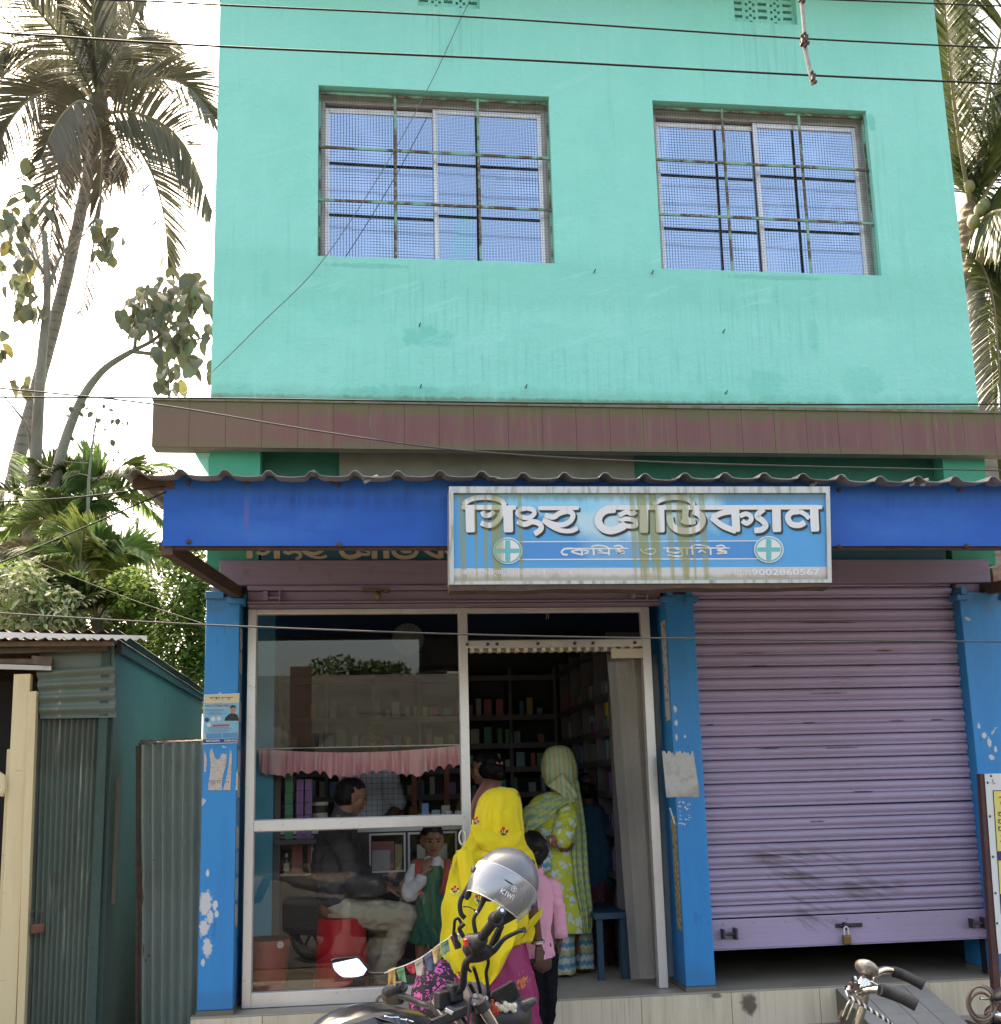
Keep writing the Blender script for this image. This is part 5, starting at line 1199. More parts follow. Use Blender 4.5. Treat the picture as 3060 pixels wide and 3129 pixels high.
# hanging light blue face masks / pouch and wire things behind girl
# ================================================================ OPPOSITE SIDE OF THE STREET (seen only in the glass)
OB = thing('opposite_shop_row', 'low grey tin roofed shop row across the street, seen mirrored in the shop glass', 'building', (0, -16, 0))
m_oproof = M('old_tin_roof', (.045,.048,.04), .8, layers=(('noise',1.6,.45,.6,(.028,.028,.024),.8),('noise',7,.5,.65,(.06,.06,.05),.6)))
mb = MB(); mb.add([(-22,-13.6,2.35),(22,-13.6,2.35),(22,-17.5,4.15),(-22,-17.5,4.15),(-22,-13.6,2.28),(22,-13.6,2.28),(22,-17.5,4.07),(-22,-17.5,4.07)], [(0,1,2,3),(7,6,5,4),(0,4,5,1),(1,5,6,2),(2,6,7,3),(3,7,4,0)]); obj('roof', mb, m_oproof, OB)
mb = MB(); mb.bx(-22,22,-17.6,-17.4,0,4.0); obj('wall', mb, M('dark_shop_wall', (.05,.045,.04), .9), OB)
mb = MB(); cx_ = D(572,1330,13.74).x; mb.bx(cx_-.2,cx_+.2,-13.55,-13.45,2.4,3.9); obj('column', mb, M('terracotta_column', (.045,.026,.022), .8), OB)
for x in (-18,-12,-7,4,9,15):
    mb = MB(); mb.bx(x-.1,x+.1,-13.8,-13.6,0,2.27); obj('post', mb, m_wood, OB)
# ================================================================ PEOPLE
m_skin = M('brown_skin', (.29,.145,.088), .5, layers=(('noise',12,.4,.7,(.24,.115,.068),.5),))
m_skind = M('dark_brown_skin', (.105,.050,.032), .5, layers=(('noise',12,.4,.7,(.08,.038,.025),.5),))
m_hair = M('black_hair', (.007,.006,.006), .5, spec=.22, layers=(('noise',(80,80,12),.5,.7,(.014,.012,.011),.7),), bump=(((90,90,15),.003),))
m_eye = M('eye_dark', (.02,.015,.012), .2); m_lip = M('lips', (.16,.05,.04), .45)
def frame(f, u):
    f = Vector(f).normalized(); u = Vector(u); u = (u - f*u.dot(f)).normalized(); r = f.cross(u); return r, f, u
def headpr(mb, c, f, u=(0,0,1), h=.22, neck=None):
    c = Vector(c); r, f, u = frame(f, u); k = h/.22
    P = lambda x, y, z: c + (r*x + f*y + u*z)*k
    for x, y, z, R_ in ((0,-.005,.035,.083),(0,-.035,.035,.075),(0,.02,.03,.078),(.022,0,.02,.066),(-.022,0,.02,.066),(0,.035,-.015,.064),(.018,.03,-.03,.05),(-.018,.03,-.03,.05),(0,.04,-.055,.046),(0,.052,-.078,.030)):
        mb.ball(P(x,y,z), R_*k, 14, 10)
    cap(mb, P(0,.088,.012), P(0,.106,-.022), .010*k, .016*k, 8)
    for s in (-1, 1):
        cap(mb, P(s*.046,.070,.028), P(s*.012,.090,.026), .012*k, .012*k, 8)          # brow
        cap(mb, P(s*.016,.086,-.026), P(s*.010,.096,-.024), .010*k, .010*k, 8)       # nostril
        cap(mb, P(s*.078,-.012,.012), P(s*.078,-.004,-.026), .017*k, .011*k, 8)      # ear
        cap(mb, P(s*.045,.055,-.018), P(s*.04,.05,-.04), .026*k, .024*k, 8)          # cheek
    cap(mb, P(-.018,.086,-.050), P(.018,.086,-.050), .009*k, .009*k, 8); cap(mb, P(-.014,.084,-.060), P(.014,.084,-.060), .010*k, .010*k, 8)
    if neck is not None: cap(mb, P(0,-.01,-.04), neck, .050*k, .056*k)
    return P
def facebits(P, par, f, u=(0,0,1), k=1):
    for s in (-1, 1):
        mb = MB(); mb.ball(P(s*.030,.083,.008), (.013*k,.013*k,.009*k), 10, 8); obj('eye', mb, m_eye, par, smooth=True)
        mb = MB(); cap(mb, P(s*.046,.084,.030), P(s*.014,.096,.028), .0045*k, .0055*k, 6); obj('eyebrow', mb, m_hair, par, smooth=True)
    mb = MB(); cap(mb, P(-.016,.094,-.054), P(.016,.094,-.054), .007*k, .007*k, 8); obj('mouth', mb, m_lip, par, smooth=True)
def handpr(mb, wrist, d, n, L=.165, curl=.5, side=1, spread=.018):
    """palm + five fingers: d = hand direction, n = palm normal, fingers curl towards n"""
    w_ = Vector(wrist); s, d, n = frame(d, n); s = s*side; k = L/.17
    fl = (.070,.078,.072,.056)
    for i in range(4):
        o = (i-1.5)*spread*k; kn = w_ + d*(.088 - abs(i-1.2)*.005)*k + s*o
        cap(mb, w_ + s*o*.6 + d*.01*k, kn, .014*k, .0105*k, 8)
        p = kn; a = .15
        for q, fr_ in enumerate((.45,.32,.23)):
            a += curl*(.55 + .12*i); v = d*math.cos(a) + n*math.sin(a) + s*(i-1.5)*.04
            p2 = p + v*fl[i]*fr_*k; cap(mb, p, p2, (.0092-.0008*q)*k, (.0084-.0010*q)*k, 8); p = p2
    t0 = w_ + d*.028*k - s*.022*k; t1 = t0 + (d*.6 - s*.7 + n*.35).normalized()*.038*k; t2 = t1 + (d*.85 - s*.1 + n*.5).normalized()*.034*k
    cap(mb, t0, t1, .0135*k, .011*k, 8); cap(mb, t1, t2, .0105*k, .008*k, 8)
def ring(row, ns, nf, amp, v, seed, sq=0):
    xl, yl, xr, yr, Y, ry = row; a = D(xl, yl, Y); b = D(xr, yr, Y); c = (a+b)/2; rx = (b.x-a.x)/2; out = []
    for k in range(ns):
        th = 2*math.pi*k/ns; cs, sn = math.cos(th), math.sin(th)
        sq_ = math.sin(nf*th + 4*noise.noise(Vector((v*2.5, seed, 0))) + seed + 2.5*noise.noise(Vector((cs*1.5, sn*1.5, seed))))
        f = 1 + amp*(1.15*math.copysign(abs(sq_)**.65, sq_) + .8*noise.noise(Vector((cs*7+seed, sn*7, v*1.6)))) + amp*1.2*noise.noise(Vector((cs*2.4+seed, sn*2.4, v*4)))
        out.append(Vector((c.x + rx*cs*f, Y + ry*sn*f, c.z + (b.z-a.z)/2*cs)))
    return out
def garment(name, rows, mat, par, nf=9, amp0=.01, amp1=.06, ns=96, k=6, seed=1, capt=True, thick=.006):
    cols = list(zip(*rows)); cols = [catm(list(c), k) for c in cols]; n = len(cols[0]); rings = []
    for i in range(n):
        v = i/(n-1); rings.append(ring([c[i] for c in cols], ns, nf, amp0 + (amp1-amp0)*v, v*3, seed))
    mb = MB(); mb.loft(rings, cap=False)
    if capt:
        c = sum(rings[0], Vector())/ns; o = len(mb.v); base = o - n*ns; mb.v.append(tuple(c + Vector((0,0,.004)))); 
        for q in range(ns): mb.f.append([o, base+q, base+(q+1) % ns]); mb.m.append(0)
    ob = obj(name, mb, mat, par, smooth='all')
    s = ob.modifiers.new('solid', 'SOLIDIFY'); s.thickness = thick
    return ob
def drape(name, rows, mat, par, nf=4, amp=.012, nu=40, k=6, seed=1, bulge=0.0, thick=.004, wob=.01):
    """cloth strip: rows of (xl, yl, Yl, xr, yr, Yr)"""
    cols = [catm(list(c), k) for c in zip(*rows)]; n = len(cols[0]); rings = []
    for i in range(n):
        v = i/(n-1); xl, yl, Yl, xr, yr, Yr = [c[i] for c in cols]; a = D(xl, yl, Yl); b = D(xr, yr, Yr); row = []
        for q in range(nu+1):
            u = q/nu; p = a.lerp(b, u)
            ph = 2*math.pi*nf*u + 2.2*noise.noise(Vector((v*2, seed, 1))) + seed
            p.y -= bulge*math.sin(math.pi*u) + amp*math.sin(ph)*(.5+.5*v) + wob*noise.noise(Vector((u*3, v*4, seed)))
            p.z += .006*math.sin(ph*1.3)*(i == n-1)
            row.append(p)
        rings.append(row)
    mb = MB(); mb.loft(rings, cap=False, closed=False); ob = obj(name, mb, mat, par, smooth='all')
    s = ob.modifiers.new('solid', 'SOLIDIFY'); s.thickness = thick; s.offset = 0
    return ob
def person(label, loc): return thing('person', label, 'person', loc)
def limbs(mb, *chains):
    for pts, rs in chains: chain(mb, pts, rs)

# ---- woman under the yellow veil (back to us)
YY = -.60
Y_ = lambda x, y, d=0: D(x, y, YY+d)
PW = person('woman seen from behind in a bright yellow veil with red flowers and magenta sari', (Y_(935,1800).x, YY, .03))
mb = MB(); hc = Y_(950,1545); P = headpr(mb, hc, (-.15,1,.05), h=.21, neck=Y_(945,1610,.0))
gnd = lambda x, y, z=.06: Vector((x, y, z))
pel = Y_(935,1785); limbs(mb, ([Y_(945,1600), Y_(940,1680), pel], [.075,.13,.15]), ([Y_(885,1640), Y_(1000,1640)], [.06,.06]),
    ([pel+Vector((-.07,0,0)), gnd(pel.x-.08, YY+.02, .5), gnd(pel.x-.08, YY+.03, .09)], [.09,.06,.04]), ([pel+Vector((.07,0,0)), gnd(pel.x+.08, YY-.02, .5), gnd(pel.x+.08, YY-.02, .09)], [.09,.06,.04]),
    ([gnd(pel.x-.08, YY+.05, .07), gnd(pel.x-.09, YY+.17, .06)], [.04,.03]), ([gnd(pel.x+.08, YY, .07), gnd(pel.x+.09, YY+.12, .06)], [.04,.03]),
    ([Y_(885,1640), Y_(862,1730,.1), Y_(900,1760,.25)], [.052,.043,.033]),
    ([Y_(1000,1640), Y_(1008,1720,-.04), Y_(1015,1752,-.02), Y_(1024,1792,0)], [.052,.044,.038,.026]))
handpr(mb, Y_(1025,1800,0), Y_(1027,1850,.02)-Y_(1025,1800,0), (-.5,.75,0), .16, .32, -1)
bodyY = obj('body', remesh(mb, .005, 3), m_skind, PW, fix=False)
mb = MB(); w_ = Y_(1023,1792,0); dv = (Y_(1027,1850,.02)-Y_(1025,1800,0)).normalized()
pts = []
r_, f_, u_ = frame(dv, (0,1,0))
for k in range(25): a_ = 2*math.pi*k/24; pts.append(w_ + (r_*math.cos(a_)*1.05 + u_*math.sin(a_))*.033)
mb.tube(pts, .0065, 8, False); mb.tube([p - dv*.010 for p in pts], .004, 8, False); obj('bangle', mb, M('silver_bangle', (.55,.5,.42), .3, .9), PW, smooth='all')
m_yel = M('yellow_veil', (.80,.62,.012), .75, layers=(('noise',(5,5,3),.4,.75,(.72,.53,.008),.6),('noise',(90,90,90),.5,.7,(.70,.52,.02),.3)), bump=(((160,160,160),.0004),((13,13,3.2),.016),((26,26,8),.006)), transl=.12, sheen=.15)
m_mag = M('magenta_sari', (.30,.018,.10), .6, layers=(('noise',(3,3,1.2),.45,.7,(.20,.012,.07),.6),('vor',9,.15,.04,(.60,.20,.03),.85,.25),('noise',(7,7,16),.66,.72,(.55,.30,.36),.8)), bump=((60,.001),))
garment('sari_skirt', [(880,1770,990,1770,YY,.15),(872,1830,1008,1830,YY,.17),(868,1890,1018,1890,YY,.19),(866,1960,1026,1960,YY,.20),(862,2030,1032,2030,YY,.21)], m_mag, PW, nf=11, amp0=.02, amp1=.07, seed=2, capt=True)
veil = garment('veil', [(946,1497,960,1497,YY+.01,.02),(930,1501,980,1501,YY+.005,.07),(914,1515,988,1516,YY,.10),(905,1540,992,1545,YY-.005,.115),(900,1568,995,1572,YY-.005,.118),(893,1592,997,1595,YY,.118),(880,1612,1004,1612,YY,.125),(866,1630,1012,1628,YY,.14),(857,1665,1013,1660,YY,.155),(849,1710,1013,1700,YY,.165),(842,1760,1014,1740,YY,.17),(839,1800,1004,1790,YY,.175)],
    m_yel, PW, nf=9, amp0=.010, amp1=.085, seed=3, k=7, ns=144)
drape('veil_fall', [(868,1632,YY-.06,985,1622,YY-.07),(852,1672,YY-.125,982,1660,YY-.14),(845,1712,YY-.19,980,1704,YY-.21),(842,1760,YY-.215,985,1750,YY-.24),(838,1805,YY-.22,976,1795,YY-.26),(856,1842,YY-.22,966,1815,YY-.25),(884,1868,YY-.21,950,1850,YY-.24),(905,1885,YY-.20,926,1878,YY-.23)], m_yel, PW, nf=2.6, amp=.016, seed=4, wob=.03, nu=64)
drape('veil_fall', [(985,1770,YY-.10,1033,1726,YY-.10),(975,1790,YY-.12,1028,1742,YY-.12),(962,1808,YY-.14,1005,1772,YY-.13),(950,1822,YY-.15,980,1795,YY-.14)], m_yel, PW, nf=2, amp=.012, seed=8)
drape('veil_fold', [(868,1618,YY-.135,892,1608,YY-.15),(874,1660,YY-.175,905,1655,YY-.185),(880,1720,YY-.20,912,1712,YY-.205),(884,1790,YY-.215,915,1780,YY-.22)], m_yel, PW, nf=1, amp=.008, seed=5, bulge=.012)
drape('veil_fold', [(895,1568,YY-.08,994,1580,YY-.07),(897,1582,YY-.112,992,1590,YY-.10),(905,1600,YY-.135,985,1604,YY-.125),(918,1618,YY-.12,972,1618,YY-.118)], m_yel, PW, nf=1.4, amp=.008, seed=6, bulge=.014)
# embroidered flowers pressed onto the veil surface
m_fred = M('red_thread', (.55,.015,.012), .7); m_fgrn = M('dark_green_thread', (.03,.07,.02), .7); m_fpale = M('pale_thread', (.70,.62,.12), .7)
dg = bpy.context.evaluated_depsgraph_get()
trees = []
for o in PW.children:
    if o.name.startswith('veil'):
        me = o.evaluated_get(dg).to_mesh(); off = wloc(PW)
        trees.append(BVHTree.FromPolygons([v.co + off for v in me.vertices], [tuple(p.vertices) for p in me.polygons]))
def onveil(x, y):
    d = (D(x, y, 0) - CAMP).normalized(); best = None
    for t in trees:
        h = t.ray_cast(CAMP, d)
        if h[0] is not None and (best is None or h[3] < best[2]): best = (h[0], h[1], h[3])
    return best
for (x, y, sc, rot) in ((958,1582,1,0),(906,1562,.9,.4),(866,1693,.9,-.1),(911,1709,1.05,.3),(878,1853,.9,.5),(1001,1645,.7,0),(985,1512,.5,0)):
    h = onveil(x, y)
    if h is None: continue
    c = h[0]; nrm = h[1] if h[1].y < 0 else -h[1]
    r_, f_, u_ = frame(nrm, (math.sin(rot), 0, math.cos(rot))); mb = MB()
    q = lambda a, b, dd: c + (r_*a + u_*b)*.012*sc + nrm*dd
    def dsc(a, b, rr, mi, dd): mb.mi = mi; mb.add([q(a + rr*math.cos(2*math.pi*k/9), b + rr*math.sin(2*math.pi*k/9), dd) for k in range(9)], [tuple(range(9))])
    dsc(0, -.2, 2.7, 2, .0045)
    for a, b in ((-1.5,.35),(.1,1.7),(1.5,.6)): dsc(a, b, .85, 0, .0062)
    for a, b, e, g in ((-1.5,.0,-.1,-1.4),(.1,1.1,0,-1.4),(1.4,.1,.1,-1.4),(0,-1.2,.1,-2.6)):
        mb.mi = 1; dx, dy = g-b, -(e-a); L = math.hypot(dx, dy); dx, dy = dx/L*.2, dy/L*.2
        mb.add([q(a+dx,b+dy,.0056), q(a-dx,b-dy,.0056), q(e-dx,g-dy,.0056), q(e+dx,g+dy,.0056)], [(0,1,2,3)])
    dsc(-.7,-1.1,.5,1,.0058); dsc(.75,-1.0,.55,1,.0058)
    obj('embroidered_flower', mb, [m_fred, m_fgrn, m_fpale], PW, fix=False)
mb = MB()
for i in range(46):
    u = i/45; x = 838 + 70*u; y = 1806 + 78*u; p = D(x, y, YY-.225); mb.beam(p, p + Vector((-.008+.006*rnd.random(), -.004, -.018-.01*rnd.random())), .0025, .002)
obj('fringe', mb, m_fpale, PW, kind='stuff')

# ---- boy in pink shirt
YBo = -.22
b_ = lambda x, y, d=0: D(x, y, YBo+d)
PB = person('small boy seen from behind in a pink shirt and black trousers beside the yellow veil', (b_(1028,1900).x, YBo, .03))
mb = MB(); P = headpr(mb, b_(1013,1622), (-.25,1,.1), h=.205, neck=b_(1018,1665))
pv = b_(1027,1825); limbs(mb, ([b_(1018,1665), b_(1024,1740), pv], [.06,.10,.10]), ([b_(992,1685), b_(1048,1690)], [.045,.045]),
   ([pv+Vector((-.045,0,0)), Vector((pv.x-.05, YBo-.02, .28)), Vector((pv.x-.035, YBo, .08))], [.07,.045,.032]), ([pv+Vector((.04,0,0)), Vector((pv.x+.04, YBo, .28)), Vector((pv.x+.03, YBo+.02, .08))], [.07,.045,.032]),
   ([Vector((pv.x-.035,YBo,.055)), Vector((pv.x-.05,YBo+.12,.05))], [.03,.024]), ([Vector((pv.x+.03,YBo+.02,.055)), Vector((pv.x+.04,YBo+.14,.05))], [.03,.024]),
   ([b_(992,1690), b_(978,1750,.05), b_(985,1795,.12)], [.042,.034,.026]), ([b_(1050,1695), b_(1062,1750,0), b_(1063,1795,.0)], [.042,.034,.024]))
handpr(mb, b_(1063,1796), b_(1058,1830,.0)-b_(1063,1796), (-.6,.6,0), .125, .5, -1, .019)
obj('body', remesh(mb, .005, 3), m_skind, PB, fix=False)
m_pink = M('pink_cotton', (.80,.36,.47), .75, layers=(('noise',(4,4,2.5),.45,.75,(.72,.30,.41),.6),), bump=((120,.0004),), transl=.08)
garment('shirt', [(1002,1657,1030,1657,YBo,.055),(992,1668,1042,1670,YBo,.085),(985,1690,1054,1692,YBo,.10),(984,1730,1052,1732,YBo,.115),(984,1780,1052,1785,YBo,.12),(983,1808,1056,1812,YBo,.125),(984,1818,1054,1818,YBo,.125)], m_pink, PB, nf=6, amp0=.01, amp1=.045, seed=5)
mb = MB(); limbs(mb, ([b_(1048,1686), b_(1060,1735), b_(1063,1770)], [.060,.052,.050])); obj('sleeve', remesh(mb, .008, 3, .008, 14, (1,1,1.6), 2), m_pink, PB, fix=False)
mb = MB(); limbs(mb, ([b_(990,1686), b_(978,1745,.05)], [.056,.05])); obj('sleeve', remesh(mb, .008, 3, .008, 14, (1,1,1.6), 4), m_pink, PB, fix=False)
mb = MB(); a = b_(1063,1768); c = b_(1063,1783); mb.tube([a, a.lerp(c,.2), c], [.050,.057,.055], 20, False); o = obj('cuff', mb, m_pink, PB, smooth=True); s_ = o.modifiers.new('s','SOLIDIFY'); s_.thickness = .006
mb = MB(); a = b_(1016,1648); mb.tube([a, b_(1017,1662)], [.048,.062], 20, False); o = obj('collar', mb, m_pink, PB, smooth=True); s_ = o.modifiers.new('s','SOLIDIFY'); s_.thickness = .005
m_blkc = M('black_trouser_cloth', (.006,.006,.008), .85, spec=.15, layers=(('noise',9,.5,.7,(.012,.012,.014),.6),))
mb = MB(); limbs(mb, ([pv+Vector((-.035,0,.03)), Vector((pv.x-.045,YBo-.02,.30)), Vector((pv.x-.03,YBo,.10))], [.082,.062,.045]), ([pv+Vector((.035,0,.03)), Vector((pv.x+.04,YBo,.30)), Vector((pv.x+.03,YBo+.02,.10))], [.082,.062,.045]), ([pv+Vector((-.03,0,.02)), pv+Vector((.03,0,.02))], [.09,.09]))
obj('trousers', remesh(mb, .009, 3, .012, 11, (1,1,1.4), 7), m_blkc, PB, fix=False)
mb = MB(); hc = b_(1013,1618); r_, f_, u_ = frame((-.25,1,.1), (0,0,1))
for x, y, z, R_ in ((0,-.025,.03,.088),(0,.0,.045,.085),(.02,-.02,.0,.078),(-.02,-.02,.0,.078),(0,-.045,-.03,.062)): mb.ball(hc + r_*x + f_*y + u_*z, R_*.95, 14, 10)
obj('hair', remesh(mb, .007, 2, .005, 30, (1,1,1), 3), m_hair, PB, fix=False)
m_sand = M('brown_sandal', (.10,.035,.025), .6)
for s_, oy in ((-.04, .05), (.035, .07)):
    mb = MB(); cap(mb, (pv.x+s_, YBo+oy-.06, .042), (pv.x+s_, YBo+oy+.1, .042), .036, .034); o = obj('sandal', mb, m_sand, PB, smooth='all')

# ---- woman in lime green flowered dress
YG = .72
g_ = lambda x, y, d=0: D(x, y, YG+d)
PG = person('woman in a lime green flowered dress and striped veil standing in the doorway', (g_(1080,1850).x, YG, FLOOR))
mb = MB(); fdir = (-.75,.6,0); P = headpr(mb, g_(1061,1462), fdir, h=.22, neck=g_(1064,1512))
pv = g_(1075,1680); fl = FLOOR
limbs(mb, ([g_(1064,1512), g_(1055,1580,.0), pv], [.07,.13,.14]), ([g_(1020,1535,.1), g_(1085,1532,-.05)], [.055,.055]),
   ([pv+Vector((-.07,.03,0)), Vector((g_(1073,1800).x, YG+.02, .62)), Vector((g_(1073,1840).x, YG, fl+.08))], [.10,.07,.045]), ([pv+Vector((.07,0,0)), Vector((g_(1110,1800).x, YG+.08, .62)), Vector((g_(1110,1840).x, YG+.1, fl+.08))], [.10,.07,.045]),
   ([Vector((g_(1080,1840).x, YG+.02, fl+.035)), Vector((g_(1062,1840).x, YG+.04, fl+.03))], [.04,.032]), ([Vector((g_(1115,1840).x, YG+.12, fl+.035)), Vector((g_(1096,1840).x, YG+.14, fl+.03))], [.04,.032]),
   ([g_(1082,1532,-.06), g_(1070,1592,-.24), g_(1046,1597,-.24), g_(1054,1606,-.235)], [.055,.042,.030,.024]), ([g_(1020,1535,.1), g_(1000,1600,.2), g_(1010,1640,.3)], [.052,.04,.03]))
handpr(mb, g_(1053,1604,-.235), g_(1082,1612,-.225)-g_(1053,1604,-.235), (-.1,.6,.7), .165, .22, -1, .019)
obj('body', remesh(mb, .0055, 3), M('warm_brown_skin', (.24,.10,.07), .5), PG, fix=False)
m_lime = M('lime_flowered_cotton', (.52,.55,.05), .75, layers=(('noise',(4,4,2),.4,.75,(.42,.42,.02),.5),('vor',15,.40,.03,(.55,.63,.62),.95,.10),('vor',15,.19,.05,(.26,.36,.42),.8,.16)), bump=((110,.0005),))
kur = garment('dress', [(1040,1506,1082,1506,YG,.06),(1014,1518,1094,1519,YG,.09),(1002,1540,1098,1535,YG-.01,.125),(996,1562,1099,1560,YG-.01,.15),(1006,1590,1098,1590,YG,.135),(1012,1622,1100,1622,YG,.14),(1010,1655,1110,1655,YG,.165),(1020,1700,1119,1700,YG,.165),(1030,1740,1124,1742,YG,.165),(1036,1768,1126,1772,YG,.165)], m_lime, PG, nf=6, amp0=.008, amp1=.05, seed=7)
mb = MB(); limbs(mb, ([g_(1080,1536,-.05), g_(1076,1563,-.16), g_(1070,1590,-.22)], [.085,.086,.078])); obj('sleeve', remesh(mb, .009, 3, .014, 13, (1,1,2), 2), m_lime, PG, fix=False)
m_zig = M('zigzag_trouser_cloth', (.50,.55,.50), .75, layers=(('noise',3,.4,.7,(.42,.48,.42),.5),('zig',92,.017,.9,-.1,.3,(.05,.26,.36),.9),('zig',46,.017,.9,.62,.8,(.50,.40,.16),.9)))
for xa, xb, yb, dy in ((1052,1092,1851,0),(1092,1128,1840,.10)):
    garment('trouser_leg', [(1056 if xa < 1080 else 1086, 1750, 1096 if xa < 1080 else 1122, 1750, YG+dy, .085),(xa+2,1790,xb,1790,YG+dy,.085),(xa,1825,xb+1,1824,YG+dy,.09),(xa-1,yb,xb+2,yb-1,YG+dy,.095)], m_zig, PG, nf=5, amp0=.02, amp1=.06, seed=xa, ns=64)
drape('side_slit_panel', [(1031,1590,YG-.13,1044,1590,YG-.15),(1027,1620,YG-.15,1046,1620,YG-.16),(1024,1660,YG-.16,1049,1655,YG-.17)], m_zig, PG, nf=.5, amp=.002, seed=2, nu=10)
m_dup = M('striped_green_veil', (.52,.56,.25), .75, layers=(('noise',(5,5,2),.4,.7,(.46,.48,.12),.6),('wave',0,190,.1,.5,(.18,.34,.36),.65),('wave',0,95,.55,.85,(.52,.42,.16),.8),('noise',(70,70,70),.5,.65,(.52,.56,.40),.4)), bump=((110,.0006),), transl=.15)
m_dup2 = M('striped_green_veil_end', (.50,.55,.18), .75, layers=(('noise',(5,5,2),.4,.7,(.36,.42,.10),.6),('zig',110,.02,1.2,.1,.5,(.16,.34,.34),.7),('noise',(70,70,70),.5,.65,(.5,.54,.3),.3)), bump=((110,.0006),), transl=.15)
garment('veil_hood', [(1056,1418,1074,1418,YG,.02),(1040,1424,1084,1424,YG,.06),(1032,1440,1094,1442,YG,.095),(1029,1462,1098,1466,YG,.105),(1034,1484,1098,1488,YG+.0,.10),(1048,1502,1100,1506,YG,.095),(1052,1515,1101,1520,YG,.095)], m_dup, PG, nf=5, amp0=.006, amp1=.03, seed=9)
drape('veil_shoulder', [(1040,1494,YG-.11,1070,1470,YG-.12),(1066,1510,YG-.15,1084,1488,YG-.14),(1084,1532,YG-.17,1100,1512,YG-.15)], m_dup, PG, nf=2, amp=.008, seed=3, bulge=.012, nu=24)
drape('veil_shoulder', [(1072,1512,YG-.14,1092,1520,YG-.15),(1046,1514,YG-.16,1066,1535,YG-.18),(1018,1526,YG-.15,1040,1560,YG-.19),(996,1538,YG-.08,1010,1582,YG-.17),(991,1568,YG-.05,1003,1606,YG-.12)], m_dup2, PG, nf=2.5, amp=.010, seed=4, bulge=.015)
drape('veil_fall', [(1080,1490,YG-.10,1100,1484,YG-.04),(1084,1540,YG-.14,1108,1535,YG-.06),(1086,1590,YG-.15,1115,1590,YG-.07),(1090,1640,YG-.16,1119,1650,YG-.09),(1096,1690,YG-.18,1125,1700,YG-.10),(1104,1735,YG-.17,1128,1745,YG-.10),(1110,1770,YG-.15,1124,1776,YG-.10)], m_dup2, PG, nf=2.5, amp=.014, seed=6, bulge=.01)
mb = MB(); w_ = g_(1049,1600,-.24); pts = [w_ + Vector((.012*math.cos(k*math.pi/12)+.004*math.sin(k*math.pi/12), .030*math.cos(k*math.pi/12), .036*math.sin(k*math.pi/12))) for k in range(25)]
mb.tube(pts, .0045, 8, False); obj('bangle', mb, M('pale_gold_bangle', (.60,.40,.24), .3, .8), PG, smooth='all')

# ---- seated man
YM = .62
s_ = lambda x, y, d=0: D(x, y, YM+d)
PM = person('man in a dark jacket and khaki trousers seated on the red stool behind the glass', (s_(650,1740).x, YM, FLOOR))
mb = MB(); hcm = s_(668,1516); fm = (.93,.25,-.22); P = headpr(mb, hcm, fm, h=.225, neck=s_(648,1560))
foot = Vector((s_(722,1880).x, YM-.08, FLOOR+.045)); foot2 = Vector((s_(700,1880).x, YM+.22, FLOOR+.045))
limbs(mb, ([s_(648,1560), s_(640,1640), s_(650,1725)], [.075,.15,.15]), ([s_(640,1590,-.14), s_(655,1588,.16)], [.06,.06]),
   ([s_(655,1735,-.08), s_(768,1745,-.12), s_(726,1855,-.06)], [.09,.065,.04]), ([s_(660,1735,.1), s_(745,1752,.16), s_(705,1850,.2)], [.09,.06,.04]),
   ([foot, foot+Vector((.12,-.03,-.01))], [.04,.03]), ([foot2, foot2+Vector((.12,-.0,-.01))], [.04,.03]),
   ([s_(648,1595,-.17), s_(678,1690,-.22), s_(735,1690,-.14)], [.05,.042,.03]), ([s_(660,1592,.18), s_(700,1680,.2), s_(740,1685,.05)], [.05,.042,.03]))
handpr(mb, s_(735,1690,-.14), (1,.3,-.15), (.1,.2,-.9), .17, .3, 1); handpr(mb, s_(738,1688,.05), (1,-.2,-.1), (.1,-.2,-.9), .17, .3, -1)
bm_ = obj('body', remesh(mb, .006, 3), m_skin, PM, fix=False); facebits(P, PM, fm)
m_jack = M('dark_grey_jacket', (.055,.051,.054), .8, layers=(('vor',16,.22,.06,(.09,.085,.09),.8,.3),('noise',6,.5,.7,(.035,.033,.036),.6)), bump=((60,.002),))
mb = MB(); limbs(mb, ([s_(645,1585), s_(640,1650), s_(655,1715)], [.135,.175,.17]), ([s_(640,1590,-.15), s_(655,1588,.17)], [.085,.085]), ([s_(648,1555), s_(644,1580)], [.075,.09]),
   ([s_(648,1598,-.18), s_(680,1692,-.23), s_(722,1692,-.16)], [.078,.065,.05]), ([s_(660,1592,.19), s_(700,1680,.2), s_(726,1685,.08)], [.078,.062,.048]))
obj('jacket', remesh(mb, .010, 3, .016, 9, (1,1,1.5), 1), m_jack, PM, fix=False)
m_khaki = M('khaki_cotton', (.46,.42,.31), .8, layers=(('noise',5,.4,.7,(.38,.345,.25),.6),), bump=((50,.001),))
mb = MB(); limbs(mb, ([s_(660,1735,-.09), s_(772,1742,-.12), s_(728,1850,-.06)], [.118,.090,.062]), ([s_(665,1735,.1), s_(745,1752,.16), s_(706,1845,.2)], [.115,.085,.062]), ([s_(655,1728,-.05), s_(655,1728,.08)], [.13,.13]))
obj('trousers', remesh(mb, .009, 3, .016, 12, (1,1,1.3), 5), m_khaki, PM, fix=False)
mb = MB(); r_, f_, u_ = frame(fm, (0,0,1))
for x, y, z, R_ in ((0,-.03,.045,.086),(0,.0,.058,.080),(.02,-.035,.01,.076),(-.02,-.035,.01,.076),(0,.03,.072,.055),(0,-.055,-.02,.056)): mb.ball(hcm + r_*x + f_*y + u_*z, R_, 14, 10)
